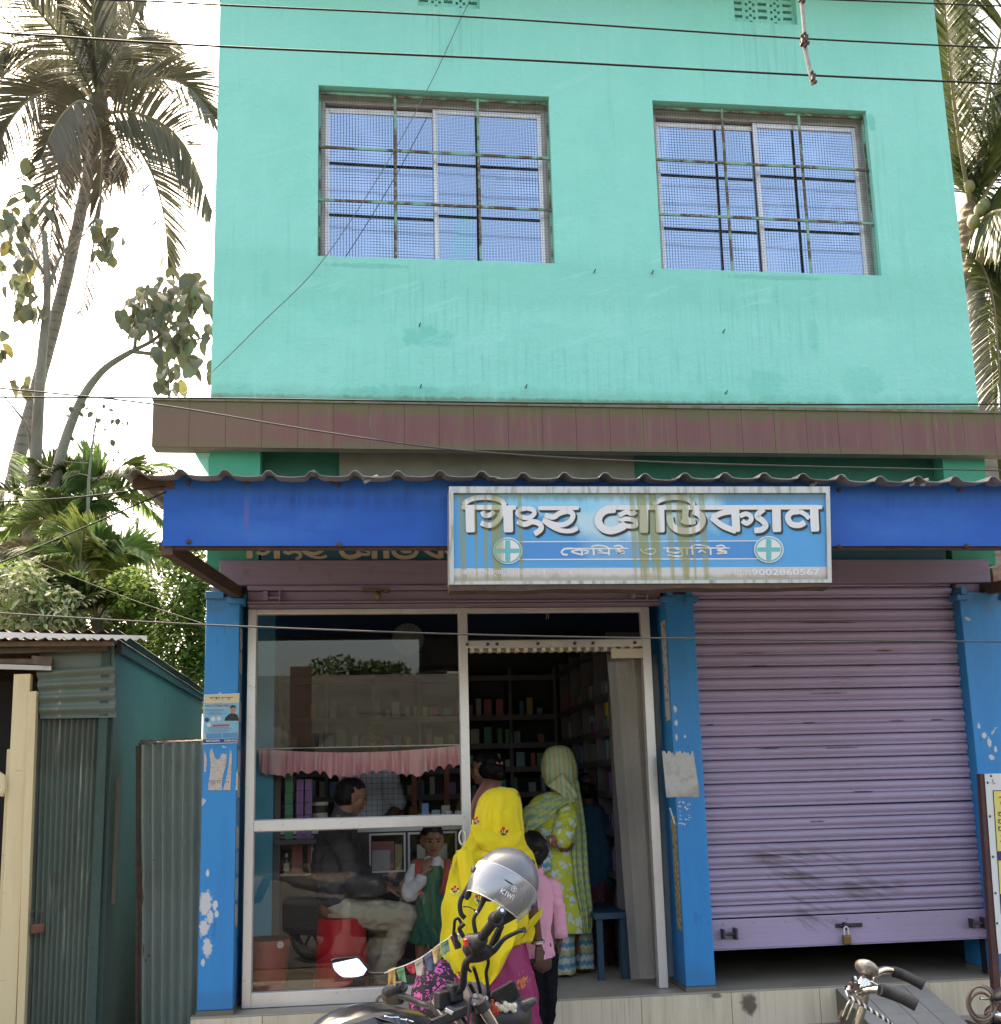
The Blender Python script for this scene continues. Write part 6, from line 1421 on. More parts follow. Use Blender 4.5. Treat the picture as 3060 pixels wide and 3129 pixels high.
obj('hair', remesh(mb, .007, 2, .004, 30, (1,1,1), 5), m_hair, PM, fix=False)

# ---- schoolgirl
YK = .50
k_ = lambda x, y, d=0: D(x, y, YK+d)
PK = person('schoolgirl in a green pinafore and white shirt behind the glass with fingers at her mouth', (k_(815,1860).x, YK, FLOOR))
mb = MB(); hck = k_(822,1600); fk = (.12,-1,-.08); P = headpr(mb, hck, fk, h=.20, neck=k_(822,1640))
pv = k_(815,1740)
limbs(mb, ([k_(822,1640), k_(818,1690), pv], [.055,.09,.10]), ([k_(792,1645), k_(850,1645)], [.042,.042]),
  ([pv+Vector((-.05,0,0)), Vector((pv.x-.05,YK,.52)), Vector((pv.x-.05,YK,FLOOR+.06))], [.06,.042,.03]), ([pv+Vector((.05,0,0)), Vector((pv.x+.05,YK,.52)), Vector((pv.x+.05,YK,FLOOR+.06))], [.06,.042,.03]),
  ([Vector((pv.x-.05,YK,FLOOR+.03)), Vector((pv.x-.06,YK-.11,FLOOR+.03))], [.03,.026]), ([Vector((pv.x+.05,YK,FLOOR+.03)), Vector((pv.x+.06,YK-.11,FLOOR+.03))], [.03,.026]),
  ([k_(790,1650), k_(780,1698,-.07), k_(806,1660,-.13)], [.04,.033,.024]), ([k_(852,1650), k_(864,1715,0), k_(858,1760,-.02)], [.04,.033,.024]))
handpr(mb, k_(806,1660,-.13), k_(819,1618,-.12)-k_(806,1660,-.13), (.45,.85,0), .13, .38, 1, .018); handpr(mb, k_(858,1760,-.02), (0,0,-1), (-.9,.2,0), .13, .3, 1, .018)
obj('body', remesh(mb, .0055, 3), m_skin, PK, fix=False); facebits(P, PK, fk, k=.9)
m_gpin = M('green_pinafore_cloth', (.012,.135,.085), .75, layers=(('noise',(5,5,1.5),.4,.7,(.008,.095,.06),.6),), bump=((90,.0005),))
garment('pinafore', [(804,1645,842,1645,YK,.092),(794,1662,850,1662,YK,.115),(790,1700,853,1700,YK,.118),(788,1740,854,1740,YK,.115),(784,1770,857,1770,YK,.125),(781,1793,860,1793,YK,.13)], m_gpin, PK, nf=13, amp0=.01, amp1=.07, seed=4)
m_wsh = M('white_school_shirt', (.62,.63,.64), .75, layers=(('noise',5,.4,.7,(.52,.53,.56),.5),))
mb = MB(); limbs(mb, ([k_(822,1650), k_(818,1690)], [.085,.10]), ([k_(794,1652), k_(850,1652)], [.055,.055]), ([k_(791,1655), k_(779,1700,-.07), k_(801,1672,-.12)], [.058,.055,.040]), ([k_(852,1655), k_(864,1712,0), k_(860,1745,-.02)], [.058,.052,.042]), ([k_(822,1636), k_(822,1648)], [.055,.07]))
obj('shirt', remesh(mb, .008, 3, .008, 14, (1,1,1.5), 2), m_wsh, PK, fix=False)
m_maro = M('red_strap_cloth', (.42,.06,.04), .7)
for xa, xb, xc, xd in ((790,803,798,806),(844,856,842,850)): drape('sash_strap', [(xa,1638,YK-.06,xb,1632,YK-.06),(xa-1,1662,YK-.115,xb,1661,YK-.12),(xc-6,1700,YK-.125,xd-2,1700,YK-.13)], m_maro, PK, nf=.5, amp=.003, seed=1, nu=8)
mb = MB(); r_, f_, u_ = frame(fk, (0,0,1))
for x, y, z, R_ in ((0,-.03,.03,.088),(0,-.0,.055,.080),(.028,-.03,.01,.066),(-.028,-.03,.01,.066),(0,.032,.075,.05),(.03,.03,.062,.042),(-.03,.03,.062,.042)): mb.ball(hck + (r_*x + f_*y + u_*z)*.93, R_*.93, 14, 10)
obj('hair', remesh(mb, .007, 2, .004, 30, (1,1,1), 8), m_hair, PK, fix=False)

# ---- shopkeeper behind the counter
YKp = 1.80
q_ = lambda x, y, d=0: D(x, y, YKp+d)
PS = person('shopkeeper in a grey checked shirt behind the counter with his head above the pink valance', (q_(705,1600).x, YKp, FLOOR))
mb = MB(); P = headpr(mb, q_(708,1412), (.25,-1,-.25), h=.22, neck=q_(700,1456))
pv = q_(703,1600); limbs(mb, ([q_(700,1456), q_(700,1520), pv], [.07,.15,.14]), ([q_(668,1475), q_(735,1475)], [.07,.07]), ([q_(664,1480), q_(650,1545,-.08), q_(690,1585,-.25)], [.055,.045,.033]), ([q_(738,1480), q_(757,1535,-.08), q_(722,1575,-.28)], [.055,.045,.033]),
  ([pv+Vector((-.09,0,0)), Vector((pv.x-.09,YKp,.7)), Vector((pv.x-.09,YKp,FLOOR+.07))], [.09,.06,.045]), ([pv+Vector((.09,0,0)), Vector((pv.x+.09,YKp,.7)), Vector((pv.x+.09,YKp,FLOOR+.07))], [.09,.06,.045]))
handpr(mb, q_(722,1575,-.28), (-.6,-.6,-.3), (-.2,.2,-.9), .17, .4, 1); handpr(mb, q_(690,1585,-.25), (.5,-.8,-.2), (0,.2,-.9), .17, .4, -1)
obj('body', remesh(mb, .007, 3), m_skind, PS, fix=False); facebits(P, PS, (.25,-1,-.25))
m_chk = M('grey_checked_cotton', (.52,.54,.58), .75, layers=(('wave',0,150,.7,.95,(.16,.17,.20),.6),('wave',2,150,.7,.95,(.16,.17,.20),.6),('noise',5,.4,.7,(.28,.30,.34),.5)))
mb = MB(); limbs(mb, ([q_(702,1470), q_(702,1530), q_(702,1600)], [.15,.18,.17]), ([q_(668,1475), q_(736,1475)], [.095,.095]), ([q_(662,1482), q_(650,1542,-.08)], [.085,.072]), ([q_(740,1482), q_(757,1528,-.08)], [.085,.072]))
obj('shirt', remesh(mb, .010, 3, .012, 10, (1,1,1.4), 6), m_chk, PS, fix=False)
mb = MB(); hck2 = q_(708,1410); r_, f_, u_ = frame((.25,-1,-.25), (0,0,1))
for x, y, z, R_ in ((0,-.03,.04,.086),(0,.0,.06,.080),(.02,-.03,.01,.076),(-.02,-.03,.01,.076),(0,.035,.078,.05)): mb.ball(hck2 + r_*x + f_*y + u_*z, R_, 14, 10)
obj('hair', remesh(mb, .008, 2, .004, 30, (1,1,1), 9), m_hair, PS, fix=False)
mb = MB(); limbs(mb, ([pv+Vector((-.09,0,.05)), Vector((pv.x-.09,YKp,.7)), Vector((pv.x-.09,YKp,FLOOR+.03))], [.12,.09,.07]), ([pv+Vector((.09,0,.05)), Vector((pv.x+.09,YKp,.7)), Vector((pv.x+.09,YKp,FLOOR+.03))], [.12,.09,.07]))
obj('trousers', remesh(mb, .012, 2), m_blkc, PS, fix=False)

# ---- woman with the pinkish scarf
YW2 = .95
w2 = lambda x, y, d=0: D(x, y, YW2+d)
PX = person('woman in slate blue with a dusty pink scarf and hair clip facing left', (w2(925,1700).x, YW2, FLOOR))
mb = MB(); hcx = w2(922,1462); fx_ = (-.95,.3,0); P = headpr(mb, hcx, fx_, h=.22, neck=w2(925,1512))
pv = w2(925,1690); limbs(mb, ([w2(925,1512), w2(922,1590), pv], [.07,.13,.14]), ([w2(915,1535,-.14), w2(925,1535,.16)], [.055,.055]), ([w2(915,1538,-.16), w2(922,1610,-.2), w2(890,1640,-.2)], [.05,.04,.03]), ([w2(925,1538,.16), w2(915,1610,.2), w2(880,1640,.15)], [.05,.04,.03]),
  ([pv+Vector((0,-.08,0)), Vector((pv.x,YW2-.08,.7)), Vector((pv.x,YW2-.08,FLOOR+.07))], [.09,.06,.045]), ([pv+Vector((0,.08,0)), Vector((pv.x,YW2+.08,.7)), Vector((pv.x,YW2+.08,FLOOR+.07))], [.09,.06,.045]))
handpr(mb, w2(890,1640,-.2), (-1,.1,-.2), (0,.9,0), .16, .4, 1); handpr(mb, w2(880,1640,.15), (-1,0,-.2), (0,-.9,0), .16, .4, -1)
obj('body', remesh(mb, .007, 3), m_skin, PX, fix=False); facebits(P, PX, fx_)
m_slate = M('slate_blue_cotton', (.10,.14,.27), .75, layers=(('noise',5,.4,.7,(.075,.105,.20),.5),))
garment('dress', [(908,1500,945,1500,YW2,.08),(894,1516,955,1516,YW2,.17),(888,1560,958,1560,YW2,.19),(888,1610,956,1610,YW2,.17),(885,1680,962,1680,YW2,.18),(880,1780,970,1780,YW2,.2),(878,1840,972,1840,YW2,.21)], m_slate, PX, nf=6, amp0=.01, amp1=.05, seed=3)
m_scarf = M('dusty_pink_scarf', (.52,.24,.17), .8, layers=(('noise',(6,6,3),.4,.7,(.42,.19,.13),.6),), bump=((80,.0006),))
drape('scarf', [(920,1482,YW2-.02,956,1484,YW2-.02),(914,1492,YW2-.16,952,1494,YW2-.14),(900,1518,YW2-.24,934,1522,YW2-.25),(892,1548,YW2-.25,914,1556,YW2-.26),(887,1610,YW2-.25,902,1620,YW2-.26)], m_scarf, PX, nf=2, amp=.008, seed=3, bulge=.012)
mb = MB(); r_, f_, u_ = frame(fx_, (0,0,1))
for x, y, z, R_ in ((0,-.03,.04,.090),(0,.01,.06,.082),(.025,-.03,.0,.08),(-.025,-.03,.0,.08),(0,-.095,.0,.062),(0,-.11,-.045,.05),(0,.035,.075,.05)): mb.ball(hcx + r_*x + f_*y + u_*z, R_, 14, 10)
obj('hair', remesh(mb, .008, 2, .005, 30, (1,1,1), 9), m_hair, PX, fix=False)
mb = MB(); q = w2(950,1452,-.075); m_clip = M('pink_clip', (.55,.10,.20), .4)
for s2 in (-1, 1):
    mb.prism([q+Vector((0,0,0)), q+Vector((s2*.022,-.002,.016)), q+Vector((s2*.026,-.002,-.008))], (0,-1,0), .006)
obj('hair_clip', mb, m_clip, PX)

# ---- dim figure in blue at the back right of the doorway
YD = 1.25
d_ = lambda x, y, d=0: D(x, y, YD+d)
PD = person('dim figure in a blue top and maroon skirt half hidden behind the lime dress', (d_(1130,1700).x, YD, FLOOR))
mb = MB(); P = headpr(mb, d_(1112,1500), (-.3,1,-.2), h=.21, neck=d_(1125,1545)); limbs(mb, ([d_(1125,1545), d_(1128,1600), d_(1130,1690)], [.07,.13,.15]), ([d_(1108,1560), d_(1150,1562)], [.06,.06]), ([d_(1150,1565), d_(1158,1630), d_(1140,1670,.1)], [.05,.04,.03]),
   ([d_(1130,1690), Vector((d_(1130,1690).x,YD+.1,.6)), Vector((d_(1130,1690).x,YD+.1,FLOOR+.06))], [.14,.08,.05]))
obj('body', remesh(mb, .009, 3), m_skind, PD, fix=False)
mb = MB(); limbs(mb, ([d_(1125,1555), d_(1128,1610), d_(1130,1670)], [.12,.165,.17]), ([d_(1106,1565), d_(1150,1566)], [.08,.08]), ([d_(1150,1568), d_(1158,1625)], [.075,.06]))
obj('top', remesh(mb, .011, 3, .012, 10, (1,1,1.4), 3), M('deep_blue_cotton', (.010,.075,.14), .8), PD, fix=False)
garment('skirt', [(1102,1660,1160,1660,YD,.16),(1098,1720,1164,1720,YD,.18),(1094,1800,1168,1800,YD,.20),(1092,1835,1170,1835,YD,.21)], M('maroon_print_cotton', (.09,.02,.03), .8, layers=(('vor',12,.2,.05,(.20,.05,.05),.7,.2),)), PD, nf=9, amp0=.02, amp1=.06, seed=6)
mb = MB(); hq = d_(1112,1498); [mb.ball(hq + Vector((0,-.02*i, .03-.02*i)), .085-.005*i, 14, 10) for i in range(3)]
obj('hair', remesh(mb, .009, 2, .004, 30, (1,1,1), 9), m_hair, PD, fix=False)
# ================================================================ MOTORCYCLE
m_tank = M('black_metallic_paint', (.022,.024,.030), .28, .25, coat=.55, layers=(('noise',60,.55,.75,(.05,.055,.065),.5),))
m_plas = M('black_plastic', (.016,.016,.018), .48, layers=(('noise',20,.5,.7,(.03,.03,.032),.5),), bump=((200,.0002),))
m_rub = M('black_rubber', (.010,.010,.011), .7, bump=((120,.0004),))
m_chr = M('chrome', (.72,.72,.74), .09, 1.0)
m_mir = M('mirror_glass', (.92,.94,.97), .02, 1.0)
m_rch0 = M('dull_steel', (.35,.35,.36), .4, .8)
m_gun = M('gunmetal_paint', (.055,.057,.062), .4, .4)
def Z1(a, b): return 1350 + a/4.76, 2560 + b/4.76
def Z2(a, b): return 980 + a/5.95, 2850 + b/5.95
def Z3(a, b): return 1280 + a/4.533, 2850 + b/4.533
def p1(a, b, Y): return at(*Z1(a, b), Y)
def p2(a, b, Y): return at(*Z2(a, b), Y)
def p3(a, b, Y): return at(*Z3(a, b), Y)
BK = thing('motorcycle', 'black motorcycle seen from behind its tank with a mirror and helmet on the bars', 'motorcycle', (.0, -3.0, -.02))
def bt(name, pts, r, mat, n=10, k=6, sm=True):
    mb = MB(); P = smoothpts(pts, k) if len(pts) > 2 else pts; rs = r if not isinstance(r, (list, tuple)) else (catm(r, k) if len(pts) > 2 else r); mb.tube(P, rs, n); return obj(name, mb, mat, BK, smooth=sm)
head = p3(560, 930, -2.92)
# handlebar: far left end, crown, near right end
gripA, gripB = p1(560,1490,-3.12), p1(855,1090,-3.32)
bt('handlebar', [p2(1260,1120,-2.50), p2(1500,1160,-2.56), p3(40,985,-2.62), p3(150,1020,-2.68), p3(230,960,-2.76), p3(330,900,-2.84)], .0125, m_plas)
bt('handlebar', [p3(480,840,-2.94), p3(560,810,-2.95), p3(610,740,-2.98), p3(625,600,-3.02), p3(650,430,-3.06), p3(730,330,-3.09), gripA], .0125, m_plas)
d = (gripB-gripA).normalized()
gr = []; mb = MB(); pts = []; rs = []
for k in range(15):
    t = k/14; pts.append(gripA.lerp(gripB, t)); rs.append(.0165 + (.0012 if k % 2 else 0) + (.004 if k in (0,) else 0))
mb.tube(pts, rs, 14); obj('grip', mb, m_rub, BK, smooth=True)
mb = MB(); a = gripA.lerp(gripB, .74); mb.tube([a-d*.004, a, a+d*.012, a+d*.016], [.018,.0265,.0265,.018], 16); mb.tube([gripA-d*.002, gripA+d*.006, gripA+d*.012], [.026,.027,.018], 16); obj('grip_flange', mb, m_rub, BK, smooth=True)
mb = MB(); mb.tube([gripB-d*.001, gripB+d*.010, gripB+d*.018], [.018,.018,.012], 14); obj('bar_end', mb, m_gun, BK, smooth=True)
mb = MB(); mb.tube([gripB+d*.0182, gripB+d*.0195], [.007,.007], 10); obj('bar_end_screw', mb, m_chr, BK)
pod = p1(480,1570,-3.10)
mb = MB(); chain(mb, [p1(420,1500,-3.10), p1(560,1500,-3.13)], [.026,.026]); chain(mb, [p1(410,1620,-3.08), p1(560,1640,-3.09)], [.027,.026]); chain(mb, [p1(430,1740,-3.07), p1(520,1720,-3.07), p1(640,1690,-3.07)], [.020,.024,.022]); chain(mb, [p1(500,1560,-3.12), p1(640,1640,-3.08)], [.028,.02]); chain(mb, [p1(640,1690,-3.07), p1(720,1640,-3.06)], [.022,.018])
obj('switch_pod', remesh(mb, .005, 3), m_plas, BK, fix=False)
mb = MB(); mb.box(p1(356,1528,-3.135), (.012,.014,.026), Matrix.Rotation(-.15, 3, 'Y')); obj('kill_switch', mb, M('red_switch', (.70,.02,.02), .4), BK, bevel=.003)
bt('brake_lever', [p1(640,1700,-3.06), p1(760,1640,-3.07), p1(900,1480,-3.10), p1(1060,1390,-3.13), p1(1160,1350,-3.15), p1(1205,1345,-3.16)], [.013,.012,.0085,.0075,.008,.011], m_plas)
bt('brake_fluid_cup', [p1(720,1580,-3.02), p1(790,1450,-3.05), p1(840,1340,-3.08), p1(870,1290,-3.10)], [.012,.014,.012,.010], m_plas)
bt('mirror_stalk', [p1(500,1400,-3.05), p1(470,1250,-3.05), p1(480,1150,-3.05), p1(540,1060,-3.05), p1(600,930,-3.05), p1(640,830,-3.06)], [.008,.0075,.007,.0075,.010,.013], m_plas)
mb = MB(); mb.tube([p1(498,1085,-3.062), p1(515,1070,-3.062)], .0095, 10); obj('stalk_collar', mb, m_chr, BK)
for pts, r in (([p1(300,1440,-3.02), p1(270,1330,-3.02), p1(290,1270,-3.03), p1(255,1190,-3.03), p1(215,1175,-3.03), p1(190,1220,-3.03), p1(180,1330,-3.02), p1(172,1420,-3.02)], .006), ([p1(320,1450,-3.04), p1(260,1330,-3.04), p1(300,1280,-3.05), p1(330,1250,-3.05)], .008),
   ([p1(310,1005,-3.0), p1(400,1010,-3.0), p1(470,1050,-3.02), p1(490,1090,-3.03)], .0022), ([p3(700,330,-3.02), p3(680,480,-3.0), p3(720,540,-2.98)], .005), ([p3(940,300,-3.04), p3(965,420,-3.04), p3(935,560,-3.0), p3(960,760,-2.98), p3(980,1000,-2.96), p3(970,1150,-2.95)], .0065), ([p3(760,480,-3.03), p3(800,600,-3.0), p3(840,760,-2.97), p3(870,900,-2.93)], .0065), ([p3(700,700,-2.99), p3(760,820,-2.96), p3(800,900,-2.93)], .007), ([p3(720,900,-3.03), p3(700,1050,-3.04), p3(685,1265,-3.05)], .005),
   ([p3(220,810,-2.7), p3(330,700,-2.7), p3(430,680,-2.74), p3(540,720,-2.82)], .0035), ([p3(170,960,-2.85), p3(160,900,-2.83), p3(215,830,-2.81), p3(330,800,-2.8)], .0035), ([p3(170,960,-2.85), p3(210,1020,-2.88), p3(300,1035,-2.9), p3(420,1000,-2.92)], .0035)):
    bt('cable', pts, r, m_rub, 8)
mb = MB(); P = [p1(175,1420,-3.0), p1(215,1360,-3.0), p1(240,1480,-3.0), p1(290,1560,-3.0), p1(285,1605,-3.0), p1(215,1630,-3.0), p1(190,1590,-3.0)]; mb.prism(P, (0,1,0), .012); obj('cable_clip', mb, m_plas, BK, bevel=.002)
# crown, clamp, key and fork
hd = Vector((.80,.58,.0)).normalized()
mb = MB(); P = [p3(165,940,-2.86), p3(430,770,-2.84), p3(640,680,-2.84), p3(870,660,-2.86), p3(960,770,-2.88), p3(930,900,-2.92), p3(760,960,-2.98), p3(560,1080,-3.0), p3(330,1180,-3.0), p3(240,1060,-2.94)]
mb.prism(P, (0,.25,-1), .035); obj('top_yoke', mb, m_gun, BK, bevel=.006)
mb = MB(); mb.beam(p3(180,1265,-3.06), p3(720,1040,-3.0), .02, .028); obj('yoke_edge', mb, m_plas, BK, bevel=.004)
for q in ((500,830),(330,930)):
    mb = MB(); mb.box(p3(*q, -2.93), (.05,.045,.06), Matrix.Rotation(.5, 3, 'Z')); obj('bar_clamp', mb, m_plas, BK, bevel=.006)
mb = MB(); mb.tube([p3(420,1120,-3.015), p3(420,1105,-3.03)], .021, 18); obj('ignition_lock', mb, m_gun, BK)
mb = MB(); mb.box(p3(420,1095,-3.045), (.030,.008,.016), Matrix.Rotation(.5, 3, 'Y')); obj('key', mb, m_chr, BK, bevel=.003)
for q, r in (((780,890),.011),((930,925),.011),((775,1010),.008)):
    mb = MB(); c = p3(*q, -2.995); mb.tube([c, c+Vector((0,-.010,.006))], r*.8, 6); obj('bolt', mb, m_rch0, BK)
ft = p3(870,1000,-2.985); fb = ft + Vector((.36,.26,-.62)); 
mb = MB(); mb.tube([ft, fb], .022, 18); obj('fork_tube', mb, m_chr, BK, smooth=True)
mb = MB(); mb.tube([ft-(fb-ft)*.03, ft+(fb-ft)*.02], .030, 18); obj('fork_clamp', mb, m_gun, BK, smooth=True)
ft2 = ft + Vector((-.11,.15,0)); mb = MB(); mb.tube([ft2, ft2+(fb-ft)], .022, 18); obj('fork_tube', mb, m_chr, BK, smooth=True)
# headlamp cowl and turn lamp, fallen right mirror
mb = MB(); hc = p3(1150,1170,-2.86); mb.ball(hc, (.12,.10,.09), 18, 12, Matrix.Rotation(.5,3,'Z')); obj('headlamp_cowl', mb, m_plas, BK, smooth=True)
mb = MB(); chain(mb, [p3(1330,1090,-2.9), p3(1440,1030,-2.9), p3(1590,945,-2.9)], [.016,.024,.014]); obj('turn_lamp', remesh(mb, .004, 2), M('smoke_lens', (.05,.05,.05), .35), BK, fix=False)
mb = MB(); 
for k in range(4): mb.beam(p3(1440+k*24,1010-k*12,-2.926), p3(1448+k*24,1050-k*12,-2.926), .004, .003)
obj('lamp_rib', mb, m_gun, BK)
bt('turn_lamp_stem', [p3(1250,1110,-2.88), p3(1340,1085,-2.9)], .012, m_plas)
mb = MB(); P = [p3(1010,835,-2.99), p3(1295,668,-2.93), p3(1325,690,-2.93), p3(1420,880,-2.90), p3(1180,1010,-2.95), p3(1010,905,-2.99)]; mb.prism(P, (.1,1,.1), .02); RM = obj('mirror', mb, m_plas, BK, bevel=.004)
mb = MB(); P = [p3(1025,842,-2.995), p3(1288,688,-2.935), p3(1400,876,-2.905), p3(1180,990,-2.955), p3(1025,898,-2.995)]; mb.add(P, [tuple(range(5))]); obj('mirror_glass', mb, M('dusty_dark_mirror', (.035,.036,.038), .25, .6, layers=(('vor',40,.16,.05,(.12,.12,.12),.7,.2),)), RM, fix=False)
bt('mirror_stalk', [p3(960,900,-2.95), p3(1060,930,-2.95), p3(1140,970,-2.96), p3(1160,1020,-2.96)], .009, m_plas)
# left cluster and the bright left mirror
mb = MB(); chain(mb, [p2(1200,1080,-2.52), p2(1330,1020,-2.53), p2(1480,960,-2.55)], [.020,.026,.018]); chain(mb, [p2(1220,1190,-2.50), p2(1440,1150,-2.53)], [.022,.026]); chain(mb, [p2(1230,1260,-2.5), p2(1450,1230,-2.53)], [.016,.018]); chain(mb, [p2(1490,990,-2.55), p2(1500,900,-2.56)], [.010,.008]); chain(mb, [p2(1210,1000,-2.52), p2(1225,965,-2.52)], [.008,.006]); chain(mb, [p2(1530,1040,-2.56), p2(1550,1000,-2.56)], [.010,.010])
obj('switch_pod', remesh(mb, .0045, 2), m_gun, BK, fix=False)
bt('clutch_lever', [p2(1300,1100,-2.48), p2(1160,1140,-2.44), p2(1060,1190,-2.40), p2(1020,1250,-2.38)], [.010,.008,.007,.006], m_gun)
bt('mirror_stalk', [p2(1290,1000,-2.53), p2(1240,830,-2.52), p2(1180,750,-2.51), p2(1060,745,-2.50), p2(930,745,-2.49), p2(870,730,-2.485)], [.007,.0055,.005,.0055,.007,.011], m_plas)
MP = [(195,515),(250,485),(400,465),(660,445),(720,480),(800,570),(872,650),(800,755),(700,785),(560,800),(410,800),(330,760),(240,680),(205,610)]
tilt = lambda a, b: p2(a, b, -2.50 + (b-620)*.00006)
mb = MB(); front = [tilt(a, b) for a, b in MP]; c = sum(front, Vector())/len(front); back = [c + (q-c)*.72 + Vector((.01,.055,-.012)) for q in front]; mid = [c + (q-c)*1.03 + Vector((0,.02,0)) for q in front]
mb.loft([front, mid, back]); LM = obj('mirror', mb, m_plas, BK, smooth=True)
mb = MB(); G_ = [c + (q-c)*.93 + Vector((0,-.003,0)) for q in front]; nrm_ = Vector((-.10,-.96,.24)).normalized()
G_ = [q + Vector((0, 1, 0))*(-( (q-c).dot(nrm_) )/nrm_.y) for q in G_]; mn = max(q.y for q in G_); fy = min(q.y for q in front)
mb.add([q + Vector((0, fy-.004-c.y, 0)) for q in G_], [tuple(range(len(G_)))]); obj('mirror_glass', mb, m_mir, LM, fix=False)
# tank, side shroud, seat, engine, wheels
TA = p2(30,1675,-3.16); TB = p2(1000,1292,-3.02); TC = p2(1800,1445,-2.90)
ax = Vector((.80,.58,0)).normalized(); sd = Vector((.58,-.80,0)).normalized()
mb = MB(); rings = []
tp = smoothpts([p2(-250,1900,-3.2), TA, p2(300,1480,-3.12), p2(700,1305,-3.07), TB, p2(1400,1340,-2.96), TC, p2(1950,1560,-2.87)], 5)
n = len(tp)
for i, p in enumerate(tp):
    u = i/(n-1); wd = .155*math.sin(math.pi*(.12+.80*u))**.5; dp = .20; row = []
    for k in range(24):
        a = 2*math.pi*k/24; cx_ = math.copysign(abs(math.cos(a))**.75, math.cos(a)); sz_ = math.copysign(abs(math.sin(a))**.9, math.sin(a))
        row.append(p + sd*(wd*cx_) + Vector((0,0,-dp/2 + dp/2*sz_ - .012*abs(cx_))))
    rings.append(row)
mb.loft(rings); obj('fuel_tank', mb, m_tank, BK, smooth='all')
mb = MB(); rings = []
tp = smoothpts([p2(350,1720,-3.30), p2(900,1545,-3.25), p2(1000,1530,-3.24), p2(1300,1470,-3.18), p2(1600,1540,-3.12), p2(1900,1660,-3.05)], 4)
for i, p in enumerate(tp):
    u = i/(len(tp)-1); h_ = .10*math.sin(math.pi*(.1+.8*u))**.6
    rings.append([p + sd*.012 + Vector((0,0,0)), p + sd*.035 + Vector((0,0,-h_*.4)), p + sd*.02 + Vector((0,0,-h_)), p - sd*.03 + Vector((0,0,-h_)), p - sd*.04])
mb.loft(rings); obj('tank_shroud', mb, m_tank, BK, smooth=True)
mb = MB(); P = [p2(980,1535,-3.262), p2(1160,1590,-3.25), p2(1320,1640,-3.22), p2(1460,1690,-3.19), p2(1340,1690,-3.2), p2(1100,1680,-3.24)]; mb.prism(P, (0,1,0), .01); obj('shroud_insert', mb, m_gun, BK)
bt('chrome_emblem', [p2(1170,1520,-3.262), p2(1260,1545,-3.25), p2(1400,1545,-3.235), p2(1450,1575,-3.225), p2(1540,1590,-3.215)], .003, m_chr, 6)
bt('chrome_emblem', [p2(1560,1580,-3.212), p2(1600,1600,-3.205), p2(1680,1625,-3.19)], .003, m_chr, 6)
base = Vector((TB.x, TB.y, 0))
st0 = base - ax*.32; st1 = base - ax*.95
mb = MB(); rings = []
for u in (0,.1,.3,.5,.7,.9,1):
    p = st0.lerp(st1, u); z = .70 + .06*u*u; wd = .13 - .05*u; rings.append([p + sd*wd + Vector((0,0,z-.05)), p + sd*wd*.7 + Vector((0,0,z)), p - sd*wd*.7 + Vector((0,0,z)), p - sd*wd + Vector((0,0,z-.05)), p + Vector((0,0,z-.10))])
mb.loft(rings); obj('seat', mb, m_rub, BK, smooth='all')
mb = MB(); t0 = st1 - ax*.02; mb.beam(t0+Vector((0,0,.73)), t0-ax*.3+Vector((0,0,.76)), .10, .05); mb.beam(t0-ax*.3+Vector((0,0,.75)), t0-ax*.44+Vector((0,0,.50)), .14, .012); obj('tail', mb, m_plas, BK, bevel=.008)
mb = MB(); mb.box(base+ax*.0+Vector((0,0,.42)), (.38,.26,.34), Matrix.Rotation(math.atan2(ax.y,ax.x),3,'Z')); obj('engine', mb, m_gun, BK, bevel=.03)
def wheel(c, r):
    rt = Matrix((ax, sd, Vector((0,0,1)))).transposed(); mb = MB(); pts = [c + rt @ Vector((r*math.cos(2*math.pi*k/32), 0, r*math.sin(2*math.pi*k/32))) for k in range(33)]
    mb.tube(pts, .05, 10, False); wl = obj('wheel', mb, m_rub, BK, smooth='all')
    mb = MB(); pts = [c + rt @ Vector((r*.8*math.cos(2*math.pi*k/32), 0, r*.8*math.sin(2*math.pi*k/32))) for k in range(33)]; mb.tube(pts, .018, 8, False)
    for k in range(6): mb.tube([c, c + rt @ Vector((r*.8*math.cos(k*math.pi/3), 0, r*.8*math.sin(k*math.pi/3)))], .012, 6)
    obj('rim', mb, m_gun, wl)
wheel(Vector((fb.x-.02, fb.y+.06, .29)), .25); wheel(base - ax*.72 + Vector((0,0,.27)), .22)
mb = MB(); q_ = base - ax*.72; mb.box(q_ + Vector((0,0,.40)), (.62,.20,.34), Matrix.Rotation(math.atan2(ax.y,ax.x),3,'Z')); obj('rear_fairing', mb, m_plas, BK, bevel=.06)
mb = MB(); mb.tube([(base+sd*-.1).to_tuple()[:2]+(.25,), (base+sd*-.32).to_tuple()[:2]+(-.015,)], .014, 8); obj('side_stand', mb, m_plas, BK)
